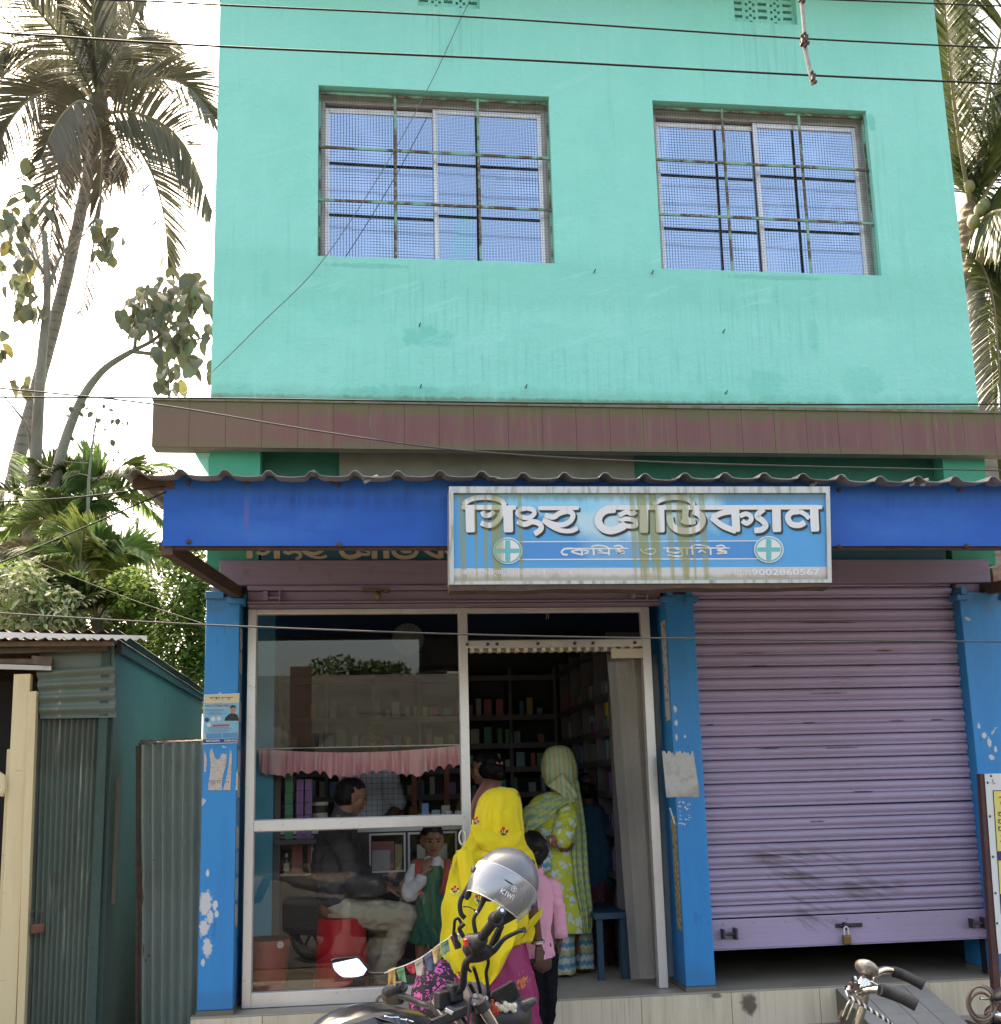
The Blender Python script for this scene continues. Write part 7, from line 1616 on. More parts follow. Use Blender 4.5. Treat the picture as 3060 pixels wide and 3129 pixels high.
# garland of beads and red cloth by the headlamp
GL = thing('bead_garland', 'white bead garland with a red cloth tied by the motorcycle headlamp', 'garland', tuple(p3(1200,1040,-2.94)))
m_bead = M('ivory_bead', (.60,.54,.44), .5, layers=(('noise',60,.5,.65,(.40,.26,.12),.7),))
for a, b, r in ((1090,1010,.013),(1092,1055,.011),(1140,1035,.015),(1195,1000,.013),(1205,1060,.013),(1255,1030,.014),(1300,1050,.011),(1322,1020,.012),(1325,1080,.009)):
    mb = MB(); mb.ball(p3(a, b, -2.96), r, 10, 8); obj('bead', mb, m_bead, GL, smooth=True)
mb = MB(); mb.tube(smoothpts([p3(1060,1030,-2.95), p3(1140,1040,-2.952), p3(1250,1040,-2.95), p3(1340,1060,-2.94)]), .003, 6); obj('thread', mb, m_bead, GL)
mb = MB(); chain(mb, [p3(1000,990,-2.95), p3(1040,1060,-2.95)], [.022,.026]); obj('red_cloth', remesh(mb, .006, 2, .006, 40), M('red_gold_cloth', (.35,.03,.02), .7, layers=(('noise',90,.5,.6,(.45,.25,.05),.6),)), GL, fix=False)
# string of small prayer-type flags from the left mirror to the right bar
FL = thing('flag_string', 'string of small coloured cloth flags tied between mirror stalk and handlebar', 'flags', tuple(p3(-200,330,-2.8)))
FP = [p2(1160,740,-2.51), p2(1350,660,-2.56), p2(1530,600,-2.62), p2(1690,530,-2.66), p2(1860,440,-2.72), p3(175,250,-2.78), p3(290,160,-2.84), p3(410,85,-2.92), p3(480,20,-2.97), p3(600,40,-3.03)]
mb = MB(); mb.tube(smoothpts(FP, 5), .0022, 6); obj('string', mb, m_white, FL)
FQ = [('ochre', (.50,.31,.10), [p2(1225,690,-2.52), p2(1360,640,-2.55), p2(1362,960,-2.56), p2(1230,980,-2.53)]), ('green', (.10,.24,.11), [p2(1375,700,-2.57), p2(1520,612,-2.61), p2(1560,900,-2.63), p2(1440,880,-2.6)]), ('red', (.42,.03,.05), [p2(1545,610,-2.62), p2(1690,535,-2.65), p2(1725,730,-2.67), p2(1640,760,-2.65)]),
      ('grey', (.34,.31,.28), [p2(1705,545,-2.66), p2(1850,450,-2.71), p2(1890,760,-2.73), p2(1745,780,-2.7)]), ('slate_blue', (.08,.10,.17), [p3(70,340,-2.74), p3(165,275,-2.77), p3(235,500,-2.79), p3(130,530,-2.77)]), ('sand', (.46,.35,.17), [p3(180,245,-2.79), p3(285,180,-2.82), p3(305,360,-2.83), p3(215,430,-2.81)]),
      ('bottle_green', (.08,.17,.12), [p3(300,160,-2.85), p3(405,95,-2.9), p3(440,260,-2.93), p3(330,325,-2.89)]), ('dark_red', (.14,.02,.02), [p3(440,75,-2.93), p3(495,30,-2.96), p3(590,200,-2.99), p3(500,235,-2.96)]), ('white', (.6,.58,.56), [p3(530,25,-2.99), p3(570,10,-3.01), p3(600,95,-3.02), p3(560,115,-3.0)])]
for nm, col, (a, b, c, d_) in FQ:
    mb = MB(); rows = []
    for i in range(9):
        v = i/8; row = []
        for j in range(7):
            u = j/6; p = a.lerp(b, u).lerp(d_.lerp(c, u), v); p.y += .010*v*math.sin(u*6 + v*3 + a.x*30) + .006*noise.noise(p*30); row.append(p)
        rows.append(row)
    mb.loft(rows, cap=False, closed=False)
    hem = [a + Vector((0,-.006,.004)), b + Vector((0,-.006,.004)), b.lerp(c,.18) + Vector((0,-.008,0)), a.lerp(d_,.18) + Vector((0,-.008,0))]; mb.add(hem, [(0,1,2,3)])
    o = obj('flag', mb, M(nm+'_flag_cloth', col, .8, transl=.25, layers=(('noise',25,.45,.7,tuple(q*.75 for q in col),.6),), bump=((150,.0004),)), FL, smooth=True); o['label'] = nm.replace('_', ' ') + ' flag'
# patterned cloth bag behind the motorcycle
m_bag = M('pink_black_print', (.012,.008,.012), .75, layers=(('vor',19,.40,.05,(.60,.08,.32),.95,.16),('vor',13,.2,.05,(.22,.03,.13),.9,.3)), bump=((60,.001),))
YBg = -1.5
garment_rows = [(812,1832,850,1826,YBg,.06),(796,1850,862,1846,YBg,.10),(784,1880,870,1878,YBg,.13),(780,1915,874,1914,YBg,.15),(782,1960,876,1960,YBg,.15),(786,2010,872,2010,YBg,.14)]
BG = thing('cloth_bag', 'pink and black patterned cloth bag standing behind the motorcycle bars', 'bag', (D(828,1960,YBg).x, YBg, .03))
garment('bag_body', garment_rows, m_bag, BG, nf=7, amp0=.02, amp1=.05, seed=5)
# ---- helmet hung over the right grip
HM = thing('helmet', 'glossy grey open face helmet with a clear visor hung on the motorcycle handlebar', 'helmet', tuple(p1(900,1000,-3.0)))
hc = p1(930,640,-3.05); hr = (p1(1425,640,-3.05)-p1(430,640,-3.05)).length/2
# local frame: shell opening faces down-left and towards us
hu = Vector((.52,-.14,.84)).normalized(); hf = Vector((-.10,-.98,-.05)); hf = (hf - hu*hf.dot(hu)).normalized(); hrr = hf.cross(hu)
def HP(th, ph, r):      # ph 0 = crown, th measured from the face direction
    return hc + (hu*math.cos(ph) + (hf*math.cos(th) + hrr*math.sin(th))*math.sin(ph))*r
m_hel = M('charcoal_gloss_helmet', (.10,.105,.12), .34, .0, coat=.25, layers=(('noise',30,.55,.75,(.13,.135,.15),.5),))
mb = MB(); rings = []; nth = 64
for j in range(25):
    row = []
    for i in range(nth):
        th = 2*math.pi*i/nth - math.pi; face_ = math.exp(-(th/.90)**4)
        phm = math.radians(130 - 56*face_ + 6*math.cos(th)); ph = max(.01, phm*j/24); r = hr*(1 + .05*math.cos(th)*math.sin(ph) - .04*abs(math.sin(th))*math.sin(ph))
        row.append(HP(th, ph, r))
    rings.append(row)
mb.loft(rings, cap=False); o = obj('shell', mb, m_hel, HM, smooth='all'); sd_ = o.modifiers.new('solid','SOLIDIFY'); sd_.thickness = .006
edge = rings[-1]
mb = MB(); mb.loft([[hc + (p-hc)*q for p in rings[j]] for j, q in ((24,.965),(20,.93),(12,.90),(4,.90))], cap=True); obj('lining', mb, M('helmet_lining', (.010,.010,.011), .9, bump=((60,.002),)), HM, smooth='all')
mb = MB(); mb.tube(edge + [edge[0]], .006, 8, False); obj('edge_trim', mb, m_rub, HM, smooth='all')
m_vis = glassmat('clear_visor', (.62,.64,.66), .13, 1.45, rough=.2, milk=.26)
mb = MB(); rings = []
for j in range(15):
    v = j/14; row = []
    for i in range(33):
        th = -1.22 + 2.44*i/32; q_t = (th/1.22)**2; ph = math.radians((63 + 18*q_t)*(1-v) + (111 + 20*q_t)*v); row.append(HP(th, ph, hr*(1.065 + .20*v*v*math.cos(th*.8))))
    rings.append(row)
mb.loft(rings, cap=False, closed=False); obj('visor', mb, m_vis, HM, smooth='all', fix=False)
vr = rings
mb = MB(); mb.tube(rings[-1], .0022, 6); mb.tube(rings[0], .0015, 6); obj('visor_edge', mb, m_alu, HM, smooth='all')
for th in (-1.2, 1.2):
    c = HP(th, math.radians(96), hr*1.07); nn = (c-hc).normalized(); mb = MB(); mb.tube([c-nn*.004, c+nn*.006, c+nn*.008], [.013,.012,.007], 16); obj('visor_pivot', mb, m_gun, HM, smooth=True)
VSGN = 1 if hrr.x > 0 else -1
def VP(a, b): # visor print: a across, b down
    th = a; ph = math.radians(b); v_ = max(0, (b-63)/48); return HP(VSGN*th, ph, hr*(1.065 + .20*v_*v_*math.cos(th*.8))+.0035)
m_prt = M('visor_print', (.75,.76,.78), .5)
def vstroke(mb, pts, w_=.009):
    P = [Vector((a, b, 0)) for a, b in pts]
    for i in range(len(P)-1):
        t = (P[i+1]-P[i]); L = math.hypot(t.x, t.y/57.3); nx_, ny_ = -t.y/57.3/L*w_, t.x/L*w_*57.3
        mb.add([VP(P[i].x+nx_,P[i].y+ny_), VP(P[i].x-nx_,P[i].y-ny_), VP(P[i+1].x-nx_,P[i+1].y-ny_), VP(P[i+1].x+nx_,P[i+1].y+ny_)], [(0,1,2,3)])
m_hp = None
# letters KIWI across the visor, each stroke in (angle, degrees)
def letters(mb, th0, ph0):
    w_ = .088; h_ = 6.6; g = .035; x = th0
    def L(pts, dx): vstroke(mb, [(th0 + (dx + q[0]*w_), ph0 + (1-q[1])*h_) for q in pts])
    L([(0,0),(0,1)], 0); L([(1,1),(.05,.45),(1,0)], 0)
    L([(0,0),(0,1)], w_+g+.01)
    dx = w_+g+.05; L([(0,1),(.35,0),(.75,.8),(1.15,0),(1.5,1)], dx)
    L([(0,0),(0,1)], dx + 1.5*w_ + g)
mb = MB(); letters(mb, -.07, 91); obj('visor_lettering', mb, m_prt, HM, fix=False)
mb = MB(); vstroke(mb, [(.19+.068*math.cos(k*math.pi/9), 84+3.8*math.sin(k*math.pi/9)) for k in range(19)], .006); vstroke(mb, [(.165,85.2),(.17,82.8),(.195,82.2),(.22,83.4),(.20,84.4),(.205,86)], .008); obj('visor_emblem', mb, m_prt, HM, fix=False)
bt2 = lambda pts, r: obj('chin_strap', (lambda m: (m.tube(smoothpts(pts), r, 8), m)[-1])(MB()), m_rub, HM, smooth=True)
bt2([p1(430,640,-3.05), p1(330,800,-3.06), p1(280,900,-3.06), p1(265,1000,-3.06), p1(285,1110,-3.06), p1(340,1170,-3.06)], [.009]*31)
mb = MB(); P = [p1(445,560,-3.08), p1(360,760,-3.08), p1(320,880,-3.08), p1(380,930,-3.08), p1(430,860,-3.08), p1(470,700,-3.08)]; mb.prism(P, (0,1,0), .03); obj('cheek_pad', mb, m_rub, HM, bevel=.008)
mb = MB(); P = [p1(930,960,-3.06), p1(1090,1090,-3.06), p1(1105,1170,-3.06), p1(980,1240,-3.06), p1(860,1300,-3.06), p1(820,1280,-3.06), p1(900,1120,-3.06)]; mb.prism(P, (0,1,0), .03); obj('cheek_pad', mb, m_rub, HM, bevel=.008)
bt2([p1(640,830,-3.02), p1(700,850,-3.02), p1(780,800,-3.0)], .02)

# ================================================================ BICYCLES
def Z7(a, b): return 2560 + a/3.808, 2880 + b/3.808
def p7(a, b, Y): return at(*Z7(a, b), Y)
BC = thing('bicycle', 'old bicycle with chrome handlebars, black grips and a worn bell before the right bay', 'bicycle', tuple(Vector((p7(330,560,-3.7).x, -3.7, -.02))))
def ct(name, pts, r, mat, n=12, k=6):
    mb = MB(); mb.tube(smoothpts(pts, k) if len(pts) > 2 else pts, catm(r, k) if isinstance(r, list) and len(pts) > 2 else r, n); return obj(name, mb, mat, BC, smooth=True)
m_rch = M('worn_chrome', (.62,.60,.56), .16, 1.0, layers=(('noise',30,.55,.7,(.25,.17,.10),.6),))
ct('handlebar', [p7(330,545,-3.72), p7(390,410,-3.66), p7(430,370,-3.62), p7(510,330,-3.57), p7(580,322,-3.54), p7(640,338,-3.52)], .0125, m_rch)
ct('handlebar', [p7(330,545,-3.72), p7(250,590,-3.78), p7(230,600,-3.82), p7(290,580,-3.88), p7(400,550,-3.92), p7(500,552,-3.95)], .0125, m_rch)
ct('grip', [p7(635,338,-3.52), p7(740,370,-3.52), p7(870,430,-3.54), p7(1005,500,-3.56)], [.017,.0172,.0165,.0175], m_rub)
ct('grip', [p7(492,552,-3.95), p7(600,585,-3.95), p7(760,650,-3.97), p7(925,735,-3.99)], [.017,.0172,.0165,.0175], m_rub)
ct('stem', [p7(345,480,-3.72), p7(330,560,-3.72), p7(300,720,-3.70), p7(230,960,-3.68), p7(150,1250,-3.64)], [.013,.013,.013,.014,.014], m_rch)
ct('stem_lug', [p7(250,520,-3.75), p7(300,430,-3.73), p7(330,500,-3.74), p7(290,560,-3.75)], .014, m_rch)
mb = MB(); rt = Matrix.Rotation(.6, 3, 'Y') @ Matrix.Rotation(-.35, 3, 'X'); mb.ball(p7(340,300,-3.72), (.036,.036,.022), 20, 12, rt); mb.ball(p7(315,270,-3.735), (.008,.008,.006), 8, 6); obj('bell', mb, M('worn_bell', (.30,.25,.20), .4, .7, layers=(('noise',40,.5,.65,(.55,.53,.50),.7),('noise',14,.55,.7,(.15,.09,.05),.7))), BC, smooth=True)
ct('bell_bracket', [p7(350,370,-3.72), p7(360,440,-3.72)], .014, m_rust)
ct('brake_rod', [p7(120,540,-3.8), p7(160,640,-3.78), p7(110,740,-3.77), p7(60,860,-3.76)], .0035, m_rch); ct('brake_rod', [p7(190,430,-3.76), p7(200,560,-3.75), p7(200,680,-3.74), p7(150,800,-3.73), p7(110,900,-3.72)], .0035, m_rch)
ct('brake_lever', [p7(195,432,-3.76), p7(240,440,-3.74), p7(290,440,-3.72), p7(400,470,-3.7), p7(500,530,-3.68)], .005, m_rch)
for q in ((195,432),(118,542)): ct('rod_joint', [p7(q[0]-14,q[1],-3.79), p7(q[0]+14,q[1]+4,-3.79)], .011, m_rch)
ct('rod_bracket', [p7(140,500,-3.77), p7(200,480,-3.76), p7(180,560,-3.77), p7(230,560,-3.76)], .008, m_rust)
m_tw = M('twisted_cable', (.02,.02,.02), .5, layers=(('wave',0,520,.2,.4,(.62,.62,.60),.95),))
ct('cable', [p7(105,560,-3.82), p7(130,620,-3.83), p7(180,660,-3.84), p7(300,730,-3.86), p7(420,810,-3.88), p7(560,900,-3.9), p7(650,980,-3.9)], .0052, m_tw)
ct('caliper', [p7(30,900,-3.75), p7(70,810,-3.75), p7(60,880,-3.75), p7(20,940,-3.75)], .007, m_rust)
c = p7(150,1250,-3.64); bx2 = Vector((-.80,.58,0)).normalized(); ct('frame_tube', [Vector((c.x,c.y,c.z)), Vector((c.x,c.y,.62)) - bx2*.1, Vector((c.x,c.y,.62)) - bx2*.55], .014, m_plas); ct('frame_tube', [Vector((c.x,c.y,.62)) - bx2*.08, Vector((c.x,c.y,.28)) - bx2*.45, Vector((c.x,c.y,.75)) - bx2*.62], .014, m_plas)
for off in (.28, -.72):
    o_ = Vector((c.x,c.y,.31)) + bx2*off; mb = MB(); pts = [o_ + bx2*(.31*math.cos(2*math.pi*k/36)) + Vector((0,0,.31*math.sin(2*math.pi*k/36))) for k in range(37)]; mb.tube(pts, .016, 8, False); wl = obj('wheel', mb, m_rub, BC, smooth='all')
    mb = MB()
    for k in range(16): mb.tube([o_, o_ + bx2*(.30*math.cos(2*math.pi*k/16)) + Vector((0,0,.30*math.sin(2*math.pi*k/16)))], .0015, 4, False)
    obj('spoke', mb, m_rch, wl, kind='stuff')
ct('fork', [c, Vector((c.x,c.y,.31)) + bx2*.28], .012, m_rch)
BC2 = thing('bicycle', 'second bicycle cut off at the right edge with chrome mudguard and lamp', 'bicycle', tuple(Vector((p7(1960,700,-2.9).x, -2.9, -.02))))
def c2(name, pts, r, mat, k=6):
    mb = MB(); mb.tube(smoothpts(pts, k), catm(r, k) if isinstance(r, list) else r, 10); return obj(name, mb, mat, BC2, smooth=True)
c2('handlebar', [p7(1810,615,-2.9), p7(1860,640,-2.9), p7(1950,660,-2.88), p7(2100,650,-2.85)], [.006,.014,.016,.016], m_chr)
mb = MB(); mb.ball(p7(1915,600,-2.92), (.045,.04,.02), 16, 10, Matrix.Rotation(-.4,3,'Y')); obj('headlamp', mb, m_plas, BC2, smooth=True)
c2('mudguard', [p7(1780,830,-2.9), p7(1850,850,-2.9), p7(1960,890,-2.9), p7(2100,920,-2.9)], [.008,.016,.018,.018], m_chr)
c2('brake_lever', [p7(1660,655,-2.93), p7(1740,660,-2.92), p7(1815,655,-2.91)], .0045, m_rch)
c2('clamp', [p7(1800,890,-2.9), p7(1830,900,-2.9), p7(1870,895,-2.9)], .014, m_plas)
o_ = Vector((p7(2150,700,-2.9).x, -2.85, .31)); mb = MB(); pts = [o_ + Vector((.31*math.cos(2*math.pi*k/36), .1*math.cos(2*math.pi*k/36), .31*math.sin(2*math.pi*k/36))) for k in range(37)]; mb.tube(pts, .018, 8, False); obj('wheel', mb, m_rub, BC2, smooth='all')
CL = thing('coil_lock', 'brown coiled cable lock hanging beside the second bicycle', 'cable lock', tuple(p7(1690,800,-2.92)))
mb = MB(); pts = []
for k in range(60): t = k/59; a = t*2*math.pi*3; r = .058 + .010*math.sin(t*7); pts.append(p7(1690,735,-2.92) + Vector((r*.9*math.cos(a) + .01*t, .03*t, r*math.sin(a) + .012*math.sin(t*5))))
pts += [p7(1720,835,-2.90), p7(1780,855,-2.9), p7(1830,865,-2.9)]
mb.tube(pts, .0055, 8); obj('coil', mb, M('brown_cable_sheath', (.16,.11,.085), .5), CL, smooth='all')
# ================================================================ TREES
def leafmat(name, col, col2, tr=.35, rough=.5, layers=()):
    return M(name, col, rough, layers=(('noise', 1.3, .4, .7, col2, .8),) + tuple(layers), transl=tr)
m_palm = leafmat('palm_leaf', (.105,.112,.078), (.13,.122,.088), .30)
m_palmd = leafmat('dry_palm_leaf', (.14,.115,.085), (.10,.085,.06), .28)
m_palmg = leafmat('green_palm_leaf', (.036,.058,.016), (.065,.08,.024), .26)
m_areca = leafmat('areca_leaf', (.10,.175,.05), (.135,.20,.06), .44)
m_arecay = leafmat('yellow_areca_leaf', (.18,.22,.05), (.21,.21,.06), .46)
m_bark = M('palm_bark', (.15,.135,.12), .9, layers=(('wave',2,38,.5,.95,(.085,.07,.06),.8),('noise',(8,8,3),.45,.7,(.21,.185,.16),.6)), bump=((25,.01),))
m_bark2 = M('grey_bark', (.17,.15,.125), .9, layers=(('noise',(6,6,2),.4,.7,(.095,.08,.065),.8),('noise',(10,10,10),.62,.7,(.28,.26,.22),.6)), bump=((25,.008),))
m_rach = M('palm_rachis', (.16,.14,.07), .6)
def frond(par, pts, L, mat, n=64, droop=.5, w0=.030, tilt=.55, seed=0, rr=.022, roll=0, name='frond', start=.16, lean=.45):
    r = random.Random(seed); P = smoothpts(pts, 10); m = len(P); mb = MB()
    mb.mi = 0; mb.tube(P, [rr*(1-.9*i/(m-1)) + .002 for i in range(m)], 6)
    mb.mi = 1
    for i in range(n):
        t = start + (1-start)*i/(n-1); k = t*(m-1); a = int(min(k, m-2)); p = P[a].lerp(P[a+1], k-a); tg = (P[min(a+1,m-1)]-P[max(a-1,0)]).normalized()
        sd = tg.cross(Vector((0,0,1))); sd = sd.normalized() if sd.length > .05 else Vector((1,0,0)); up = sd.cross(tg)
        if roll: sd, up = sd*math.cos(roll) + up*math.sin(roll), up*math.cos(roll) - sd*math.sin(roll)
        ln = L*(math.sin(math.pi*min(1, .16+.80*t))**.7)*r.uniform(.8,1.08)
        for s in (-1, 1):
            if r.random() < .05: continue
            d = (sd*s*(1-.25*t) + tg*(lean+.5*t) + up*tilt*(1-t)*r.uniform(.3,1)).normalized(); dd = d; q = p; w = w0*r.uniform(.75,1.15)
            pl = [q]; dr = droop*r.uniform(.7,1.3)
            for j in range(4): dd = (dd + Vector((r.uniform(-.06,.06), r.uniform(-.06,.06), -dr*(.22+.16*j)))).normalized(); q = q + dd*(ln/4); pl.append(q)
            wv = d.cross(Vector((0,0,1)) if abs(d.z) < .9 else Vector((0,1,0))).normalized(); wv = (wv*.75 + tg*.6*s).normalized() if r.random() < .6 else wv
            vs = []
            for j, q in enumerate(pl): h = w*(.55, 1, .85, .5, .06)[j]/2; vs += [q - wv*h, q + wv*h]
            mb.add(vs, [(2*j, 2*j+1, 2*j+3, 2*j+2) for j in range(4)])
    return obj(name, mb, [m_rach, mat], par, fix=False)
# ---- tall coconut palm on the left
YP = 12.0
T_ = lambda x, y, d=0: D(x, y, YP+d)
PL = thing('coconut_palm', 'tall leaning coconut palm left of the building with hanging dry fronds', 'palm tree', (T_(-10,1150).x-.5, YP, 0))
tr = [Vector((T_(-30,1200).x-.6, YP, -.1)), T_(-8,1085), T_(28,900), T_(70,740), T_(118,560), T_(150,420), T_(172,310), T_(184,200)]
mb = MB(); P = smoothpts(tr, 10); mb.tube([p + Vector((.012*noise.noise(p*3), 0, 0)) for p in P], [.135-.045*i/(len(P)-1) + .005*(i % 2) for i in range(len(P))], 14); obj('trunk', mb, m_bark, PL, smooth='all')
mb = MB(); chain(mb, [T_(178,260), T_(185,215), T_(188,185)], [.15,.24,.14]); obj('crown_shaft', remesh(mb, .03, 2, .05, 5), M('palm_fibre', (.10,.08,.05), .9, bump=((30,.01),)), PL, fix=False)
def zp(a, b): return a/3.129, b/3.129
FR = [([(580,600),(520,300),(400,60),(300,-150)],(0,-.6,-1.2,-1.5),m_palm,.62), ([(585,590),(560,250),(545,0),(520,-200)],(0,-1,-1.6,-2),m_palm,.62), ([(590,590),(700,340),(790,130),(870,-40)],(0,-.2,-.2,.2),m_palm,.60),
  ([(595,600),(700,420),(850,290),(1010,230)],(0,.5,1,1.6),m_palm,.5), ([(595,600),(760,510),(950,465),(1120,520),(1270,690)],(0,-.3,-.5,-.6,-.4),m_palm,.62), ([(600,680),(760,665),(960,730),(1120,900),(1260,1250)],(0,-.7,-1.3,-1.6,-1.7),m_palm,.58),
  ([(600,700),(760,800),(900,1020),(980,1300),(1000,1590)],(0,-.3,-.6,-.7,-.7),m_palm,.55), ([(590,720),(610,900),(590,1250),(530,1600),(478,1860)],(0,-.8,-1,-1,-1),m_palmd,.34), ([(570,720),(430,830),(340,1050),(310,1350),(290,1640)],(0,-.9,-1.2,-1.2,-1.2),m_palmd,.5),
  ([(560,720),(380,860),(240,1120),(160,1450),(115,1740)],(0,.3,.5,.5,.4),m_palm,.5), ([(560,620),(380,540),(180,590),(40,760),(-20,960)],(0,-.6,-1,-1.2,-1.2),m_palm,.6), ([(560,600),(400,370),(220,260),(60,270),(-90,380)],(0,.2,.3,.3,.3),m_palm,.62),
  ([(565,590),(420,300),(250,90),(110,-60),(20,-160)],(0,-.8,-1.3,-1.6,-1.8),m_palm,.62), ([(570,640),(470,600),(370,680),(300,800),(245,940)],(0,-1,-1.6,-1.9,-2),m_palmd,.42), ([(575,600),(650,350),(690,120),(700,-80)],(0,.8,1.4,1.8),m_palm,.6), ([(590,710),(680,820),(690,960),(670,1080)],(0,.4,.6,.6),m_palmd,.4), ([(560,700),(480,800),(400,900),(350,1000)],(0,.7,1.1,1.2),m_palm,.45), ([(560,610),(420,440),(330,330),(230,150)],(0,.9,1.5,1.9),m_palm,.6)]
for i, (pts, dy, mt, L) in enumerate(FR):
    frond(PL, [T_(*zp(a, b), d) for (a, b), d in zip(pts, dy)], L*2.15, mt, n=130, droop=.24 if mt is m_palm else .5, w0=.042, seed=i, rr=.03, tilt=.12, start=.10, lean=.55, roll=rnd.uniform(.75,1.2)*rnd.choice((-1,1)))
mb = MB()
for i in range(7): p = T_(178+rnd.uniform(-14,22), 235+rnd.uniform(-6,14), rnd.uniform(-.3,.1)); mb2 = MB(); mb2.ball(p, (.085,.085,.11), 10, 8); obj('coconut', mb2, M('coconut_%d' % i, (.10,.085,.03), .6), PL, smooth=True)
# ---- coconut palm on the right
YP2 = 7.5
U_ = lambda x, y, d=0: D(x, y, YP2+d)
PR = thing('coconut_palm', 'green coconut palm close behind the right edge of the building', 'palm tree', (U_(1880,900).x, YP2, 0))
mb = MB(); P = smoothpts([Vector((U_(1878,1000).x, YP2, 0)), U_(1872,860), U_(1866,740), U_(1856,600), U_(1848,500), U_(1846,430)], 8); mb.tube(P, [.17 - .03*i/(len(P)-1) + .006*(i%2) for i in range(len(P))], 14); obj('trunk', mb, m_bark, PR, smooth='all')
mb = MB(); chain(mb, [U_(1848,540), U_(1846,460), U_(1846,400)], [.17,.26,.14]); obj('crown_shaft', remesh(mb, .03, 2, .06, 5), M('palm_fibre_brown', (.12,.085,.055), .9, bump=((30,.01),)), PR, fix=False)
for i, (pts, dy, L) in enumerate([([(1846,400),(1815,200),(1795,0),(1780,-120)],(0,-.8,-1.2,-1.4),.8), ([(1846,390),(1840,180),(1838,-20),(1830,-160)],(0,-.3,-.6,-.8),.8), ([(1848,390),(1880,170),(1920,0),(1960,-120)],(0,-.4,-.7,-.9),.85),
   ([(1850,400),(1900,230),(1970,130),(2060,100)],(0,-.5,-.9,-1.1),.85), ([(1850,410),(1910,320),(1990,300),(2080,350)],(0,-.3,-.5,-.6),.85), ([(1850,430),(1905,400),(1960,440),(2010,560)],(0,-.9,-1.4,-1.6),.7), ([(1850,440),(1890,450),(1930,540),(1950,680)],(0,.4,.7,.8),.7),
   ([(1848,450),(1862,520),(1880,620),(1890,760)],(0,.8,1.3,1.5),.6), ([(1840,430),(1822,440),(1815,500),(1812,600)],(0,.6,1,1.2),.6), ([(1852,450),(1920,520),(1975,640),(2000,800)],(0,-.2,-.3,-.3),.75), ([(1850,470),(1885,560),(1900,700),(1905,850)],(0,-.7,-1,-1.1),.6), ([(1846,395),(1822,260),(1815,130),(1822,0)],(0,.8,1.4,1.8),.8), ([(1850,400),(1885,260),(1930,180),(1990,200)],(0,1,1.6,2),.8), ([(1870,760),(1905,830),(1940,860),(1990,880)],(1,1.3,1.4,1.5),.6), ([(1872,840),(1895,865),(1930,880),(1980,900)],(1,1.2,1.3,1.4),.5)]):
    frond(PR, [U_(a, b, d) for (a, b), d in zip(pts, dy)], L*1.5, m_palmg, n=120, droop=.22, w0=.052, seed=40+i, rr=.035, tilt=.15, start=.08, lean=.5, roll=rnd.uniform(.6,1.2)*rnd.choice((-1,1)))
for i, (x, y, r_) in enumerate(((1838,352,.10),(1866,390,.12),(1858,398,.11),(1880,408,.11),(1846,420,.12))):
    mb = MB(); mb.ball(U_(x+6, y+2, -.45), (r_*.8,r_*.8,r_), 12, 9); obj('coconut', mb, M('green_coconut_%d' % i, (.13,.15,.05), .5, layers=(('noise',4,.5,.7,(.22,.16,.08),.6),)), PR, smooth=True)
for i, (a, b) in enumerate((((1848,470),(1886,420)), ((1850,520),(1868,440)), ((1852,500),(1900,470)))):
    mb = MB(); mb.tube(smoothpts([U_(*a,-.25), U_((a[0]+b[0])/2+8,(a[1]+b[1])/2+8,-.4), U_(*b,-.5)]), [.07]*6+[.05]*6+[.04], 8); obj('leaf_base', mb, M('leaf_base_%d' % i, (.22,.20,.06), .5, layers=(('noise',3,.5,.7,(.14,.09,.05),.7),)), PR, smooth=True)
# ---- broad leaved trees
def leafmesh(name, L, W, mat, fold=.18, bend=.35, tip=.0, n=6):
    vs = []; fs = []
    for i in range(n+1):
        t = i/n; w = W/2*math.sin(math.pi*min(1, (t*.93+.035)))**.75*(1.1-.25*t) if 0 < i < n else W*.02
        y = L*t; z = -bend*L*t*t; vs += [(-w, y, z + fold*w), (0, y, z), (w, y, z + fold*w)]
    for i in range(n): fs += [(3*i, 3*i+1, 3*i+4, 3*i+3), (3*i+1, 3*i+2, 3*i+5, 3*i+4)]
    me = bpy.data.meshes.new(name); me.from_pydata(vs, [], fs); me.materials.append(mat)
    for p in me.polygons: p.use_smooth = True
    return me
def leafmat2(name, cols, tr):
    m = M(name, cols[0], .45, vary=.35, transl=tr, layers=(('noise',5,.5,.75,cols[1],.5),)); return m
m_teak = leafmat2('teak_leaf', ((.105,.115,.065),(.15,.14,.055)), .30); m_teaky = leafmat2('yellowing_teak_leaf', ((.17,.155,.055),(.20,.16,.05)), .36)
tk = [leafmesh('leaf', .34, .24, m_teak, bend=.3), leafmesh('leaf', .30, .22, m_teak, bend=.6), leafmesh('leaf', .30, .20, m_teaky, bend=.45), leafmesh('leaf', .22, .17, m_teak, bend=.2)]
def scatter_leaf(par, p, r, lib, wts, sc=1, hang=1.0):
    me = r.choices(lib, wts)[0]; o = bpy.data.objects.new('leaf', me); COL.objects.link(o); o.parent = par; o.location = p - wloc(par)
    az = r.uniform(0, 2*math.pi); o.rotation_euler = (-r.uniform(.5,1.25)*hang, r.uniform(-.4,.4), az); s = sc*r.uniform(.65,1.15); o.scale = (s, s, s)
YT = 9.0
t_ = lambda x, y, d=0: D(x, y, YT+d)
TK = thing('teak_tree', 'teak tree with a curved thin trunk and big drooping leaves beside the mint wall', 'tree', (t_(80,1250).x, YT, 0))
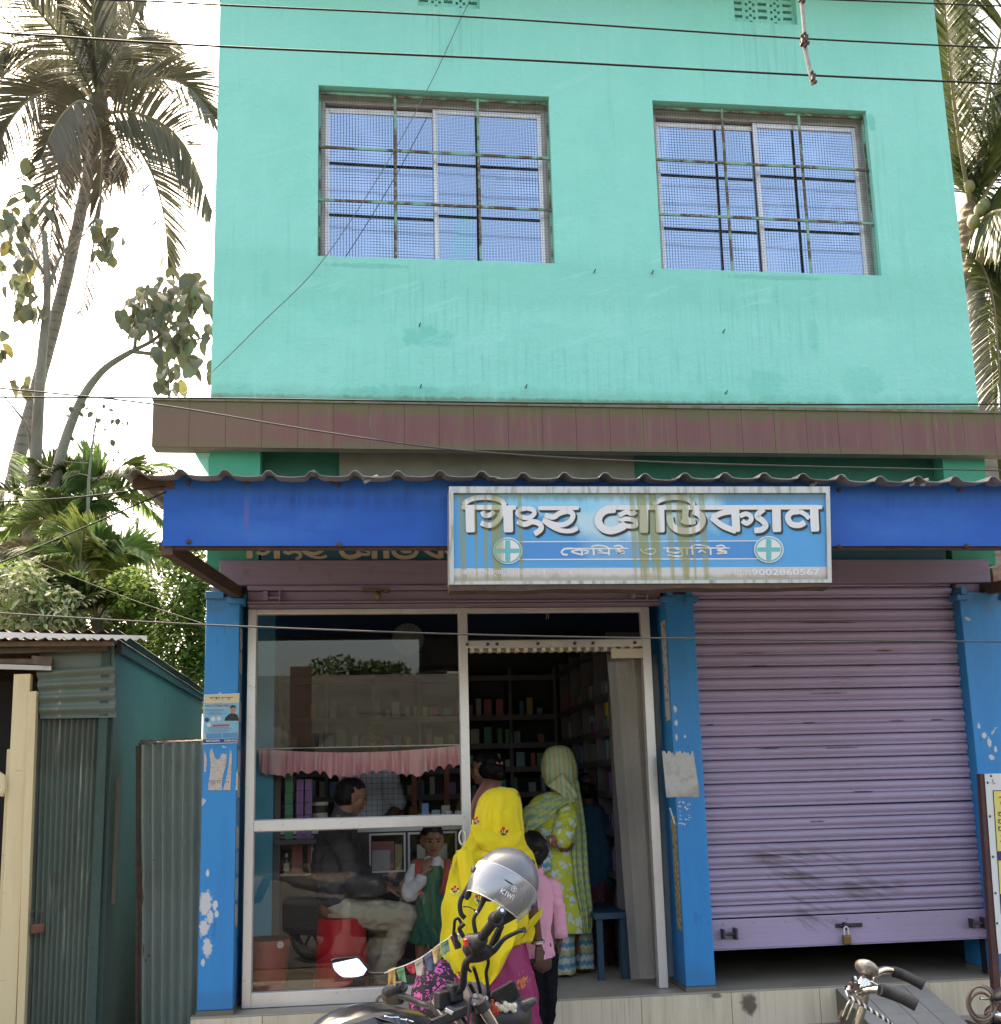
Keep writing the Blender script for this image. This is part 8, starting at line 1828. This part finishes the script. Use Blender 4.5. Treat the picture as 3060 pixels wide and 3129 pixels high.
mb = MB(); P = smoothpts([Vector((t_(78,1300).x, YT, 0)), t_(85,1150), t_(93,1000), t_(112,880), t_(150,770), t_(195,705), t_(250,668)], 7); mb.tube(P, [.115-.075*i/(len(P)-1) for i in range(len(P))], 10); obj('trunk', mb, m_bark2, TK, smooth='all')
for pts in ([(250,668),(300,640),(330,590),(345,540)], [(250,668),(310,672),(360,650),(400,640)], [(256,664),(262,610),(275,560)], [(300,650),(320,700),(320,740)], [(110,893),(118,880),(132,878)]):
    mb = MB(); P = smoothpts([t_(a, b, .05*i) for i, (a, b) in enumerate(pts)], 5); mb.tube(P, [.035-.027*i/(len(P)-1) for i in range(len(P))], 6); obj('limb', mb, m_bark2, TK, smooth='all')
r = random.Random(11)
for i in range(255):
    for _ in range(30):
        x, y = r.uniform(232, 415), r.uniform(512, 752)
        e = min(((x-335)/95)**2 + ((y-600)/85)**2, ((x-385)/40)**2 + ((y-640)/85)**2, ((x-320)/26)**2 + ((y-725)/28)**2, ((x-262)/30)**2 + ((y-600)/40)**2)
        if e < 1 and noise.noise(Vector((x*.022, y*.022, 2))) > -.22: break
    scatter_leaf(TK, t_(x, y-10, r.uniform(-.7,.7)), r, tk, (5,4,1.3,4), .80)
TK2 = thing('teak_tree', 'slender pale trunked tree behind the left palm with scattered drooping leaves', 'tree', (t_(48,1250).x, YT+1, 0))
mb = MB(); P = smoothpts([Vector((D(48,1300,YT+1).x, YT+1, 0)), D(52,1080,YT+1), D(66,900,YT+1), D(78,700,YT+1), D(90,560,YT+1), D(84,440,YT+1)], 7); mb.tube(P, [.13-.09*i/(len(P)-1) for i in range(len(P))], 10); obj('trunk', mb, m_bark2, TK2, smooth='all')
for pts in ([(60,860),(50,810),(30,780),(0,745)], [(88,560),(120,480),(170,440)], [(84,520),(40,450),(20,390)], [(80,590),(76,600),(70,620)]):
    mb = MB(); P = smoothpts([D(a, b, YT+1) for a, b in pts], 5); mb.tube(P, [.035-.027*i/(len(P)-1) for i in range(len(P))], 6); obj('limb', mb, m_bark2, TK2, smooth='all')
for n_, (cx, cy, rx_, ry_, dz) in ((46,(28,470,40,90,0)), (22,(205,460,32,45,.5)), (12,(66,360,30,60,.4)), (9,(72,585,16,22,0)), (5,(8,655,14,22,0)), (9,(35,735,24,22,-.2)), (4,(120,870,14,14,0)), (16,(45,560,28,40,.2))):
    for i in range(n_):
        a, q = r.uniform(0, 6.28), math.sqrt(r.random()); scatter_leaf(TK2, D(cx+rx_*q*math.cos(a), cy-8+ry_*q*math.sin(a), YT+1+dz+r.uniform(-.3,.3)), r, tk, (4,4,3,3), .85)
# small heart leaved twigs
m_heart = leafmat2('heart_leaf', ((.05,.07,.05),(.08,.09,.05)), .25); hl = [leafmesh('leaf', .10, .09, m_heart, bend=.2, n=4)]
TW = thing('sapling', 'thin twiggy sapling with few small heart shaped leaves against the sky', 'tree', (D(170,1000,8).x, 8, 0))
mb = MB(); mb.tube(smoothpts([Vector((D(165,1250,8).x, 8, 0)), D(166,1000,8), D(170,900,8), D(180,815,8), D(186,780,8)], 6), [.03-.001*i for i in range(25)], 6); obj('trunk', mb, m_bark2, TW)
for pts in ([(178,830),(200,815),(232,800)], [(174,855),(200,840),(214,836)], [(168,880),(130,878),(115,874)], [(170,905),(150,900),(118,912)], [(181,815),(195,790),(212,785)]):
    mb = MB(); mb.tube([D(a, b, 8) for a, b in pts], [.010,.007,.004], 5); obj('limb', mb, m_bark2, TW)
for (x, y) in ((160,765),(170,772),(195,768),(208,777),(245,802),(242,808),(228,800),(188,795),(178,784),(156,800),(148,784),(135,772),(124,788),(218,797),(205,815),(210,836),(223,857),(198,858),(176,868),(214,872),(158,872),(133,830),(115,830),(226,795),(240,870),(247,868)):
    scatter_leaf(TW, D(x, y, 8+r.uniform(-.2,.2)), r, hl, (1,), 1.0)
# ---- areca palms
def areca(lab, cx, cy, Y, n, L, mat, base_y=1300, seed=0, mats=None, spread=1.0, w0=.055, trunk=True):
    r = random.Random(seed); c = D(cx, cy, Y); t = thing('areca_palm', lab, 'palm tree', (c.x, Y, 0))
    if trunk:
        mb = MB(); P = smoothpts([Vector((c.x+.1, Y, 0)), Vector((c.x+.03, Y, c.z*.6)), c], 6); mb.tube(P, .06, 8); obj('trunk', mb, m_bark2, t, smooth='all')
    for i in range(n):
        az = 2*math.pi*(i + r.uniform(-.3,.3))/n; el = r.uniform(.5, 1.35); d = Vector((math.cos(az)*math.cos(el), math.sin(az)*math.cos(el)*.8, math.sin(el))); P = [c]; p = c.copy(); ll = L*r.uniform(.8,1.15)
        for k in range(4): p = p + d*(ll/4); P.append(p.copy()); d = (d + Vector((math.cos(az)*.25*spread, math.sin(az)*.2*spread, -.42))).normalized()
        frond(t, P, ll*.46, (mats or [mat])[i % len(mats or [mat])], n=48, droop=.32, w0=w0, seed=seed*50+i, rr=.018, tilt=.4, start=.2, roll=r.uniform(-1.1,1.1))
    return t
areca('tallest dark areca palm crown against the white sky', 196, 960, 9.5, 11, 1.25, m_areca, seed=1, mats=[m_areca, m_palmg])
areca('bright fan of areca fronds just left of the twiggy sapling', 132, 1010, 9.0, 9, 1.05, m_areca, seed=2)
areca('low bright yellow green areca palm in front of the thicket', 152, 1095, 7.0, 9, .95, m_areca, seed=3, mats=[m_areca, m_arecay])
areca('drooping areca palm above the low green bushes', 205, 1075, 7.5, 8, .95, m_areca, seed=4, mats=[m_arecay, m_areca])
areca('hazy green areca palm far left behind the leaning palm trunk', 62, 985, 10.5, 10, 1.3, m_areca, seed=5, mats=[m_areca, m_palmg])
areca('low spreading palm clump behind the shed roof', 185, 1180, 5.6, 9, .85, m_areca, seed=6, mats=[m_areca, m_palmg])
areca('greyish palm sheaf hanging over the thicket centre', 118, 1120, 8.2, 7, 1.1, m_palm, seed=7, mats=[m_palm, m_areca])
# ---- bushes
def bush(name, lab, blobs, Y, n, L, W, mats, seed, cat='bush', dpt=.8, stems=3, base=0, hang=.6):
    r = random.Random(seed); c = D(blobs[0][0], blobs[0][1], Y); t = thing(name, lab, cat, (c.x, Y, base)); mb = MB()
    tot = sum(b[2]*b[3] for b in blobs)
    for (cx, cy, rx_, ry_) in blobs:
        for i in range(int(n*rx_*ry_/tot)):
            while True:
                a, b_, c_ = r.uniform(-1,1), r.uniform(-1,1), r.uniform(-1,1); q = a*a + b_*b_ + c_*c_
                if .12 < q < 1 and noise.noise(Vector((cx*.01+a*2.6, b_*2.6, c_*2+seed))) > -.20: break
            p = D(cx + a*rx_, cy + b_*ry_, Y + c_*dpt); az, el = r.uniform(0,6.283), r.uniform(-.9,.7)
            d = Vector((math.cos(az)*math.cos(el), math.sin(az)*math.cos(el), math.sin(el)*hang - .15)); s = d.cross(Vector((r.uniform(-.4,.4), r.uniform(-.4,.4), 1))).normalized(); l = L*r.uniform(.6,1.2); w = W*r.uniform(.7,1.1)
            up = s.cross(d).normalized(); mb.mi = r.choices(range(len(mats)), [m_[1] for m_ in mats])[0]
            mid = p + d*l*.5 - up*l*.05
            mb.add([p, mid - s*w/2 + up*w*.12, mid, mid + s*w/2 + up*w*.12, p + d*l - up*l*.2], [(0,2,1),(0,3,2),(1,2,4),(2,3,4)])
    obj('foliage', mb, [m_[0] for m_ in mats], t, fix=False)
    for k in range(stems):
        cx, cy, rx_, ry_ = blobs[k % len(blobs)]; q = D(cx, cy, Y); mb = MB(); x0 = q.x + r.uniform(-.15,.15); mb.tube(smoothpts([(x0, Y, base), (x0+.05, Y, q.z*.5), q], 4), .025, 6); obj('stem', mb, m_bark2, t)
    return t
m_b1 = leafmat('bush_leaf_mid', (.10,.18,.035), (.13,.20,.045), .42); m_b2 = leafmat('bush_leaf_bright', (.19,.28,.045), (.22,.30,.06), .48); m_b3 = leafmat('bush_leaf_dark', (.04,.075,.02), (.055,.095,.025), .3); m_b4 = leafmat('pale_bush_leaf', (.33,.34,.22), (.20,.23,.11), .35); m_b5 = leafmat('bamboo_leaf', (.22,.23,.14), (.17,.18,.10), .4)
bush('bush', 'sunlit green bush filling the gap left of the left blue pillar', [(352,1110,52,90),(330,1230,80,80),(385,1180,35,120),(375,1290,40,70)], 5.0, 8200, .085, .048, [(m_b1,5),(m_b2,3),(m_b3,4)], 1)
bush('bush', 'yellow green bush between the palms and the sunlit bush', [(250,1130,60,55),(268,1190,70,60),(225,1230,60,40)], 5.6, 5200, .085, .048, [(m_b2,5),(m_b1,4),(m_b3,2)], 2)
bush('bush', 'dark dense thicket behind the shed roof at the far left', [(60,1190,90,60),(150,1210,90,50),(20,1130,60,70)], 6.5, 5600, .095, .05, [(m_b3,5),(m_b1,4),(m_b2,1)], 3)
bush('bush', 'pale variegated leafy shrub above the shed roof at the left', [(40,1115,60,55),(100,1150,60,50),(55,1180,90,40)], 5.2, 2400, .13, .05, [(m_b4,6),(m_b1,2),(m_b3,2)], 4, hang=1.1)
bush('bamboo', 'pale wispy bamboo tops beside the fascia end against the sky', [(262,985,14,45),(280,1050,28,40),(248,1040,22,35),(300,1090,28,30)], 11.0, 1000, .14, .028, [(m_b5,1)], 5, dpt=.9)
bush('bush', 'hazy mid green trees behind the areca palms', [(100,1060,110,70),(200,1120,80,60),(20,1000,50,70)], 13.0, 7000, .17, .09, [(m_b1,5),(m_b2,2),(m_b3,2)], 6, 'tree', dpt=1.6)
for i, (cx, w_) in enumerate(((650, 55), (725, 42), (820, 20))):
    q0 = D(cx, 1285, 20.5); q = Vector((q0.x, -20.2, q0.z)); rr_ = w_/K/50
    t = thing('street_tree', ['left', 'middle', 'right'][i] + ' tree top behind the tin roofs across the street', 'tree', (q.x, q.y, 0)); r = random.Random(60+i); mb = MB()
    for k in range(900):
        while True:
            a = Vector((r.uniform(-1,1), r.uniform(-1,1), r.uniform(-1,1)))
            if a.length < 1: break
        p = q + Vector((a.x*rr_*1.5, a.y*rr_, a.z*rr_*.75)); d = Vector((r.uniform(-1,1), r.uniform(-1,1), r.uniform(-1,1))).normalized()*.13; s = d.cross(Vector((.3,.2,1))).normalized()*.06; mb.add([p-s, p+s, p+d], [(0,1,2)])
    obj('foliage', mb, m_b3, t, fix=False); mb = MB(); mb.tube([(q.x,q.y,0), q], .15, 8); obj('trunk', mb, m_bark2, t)
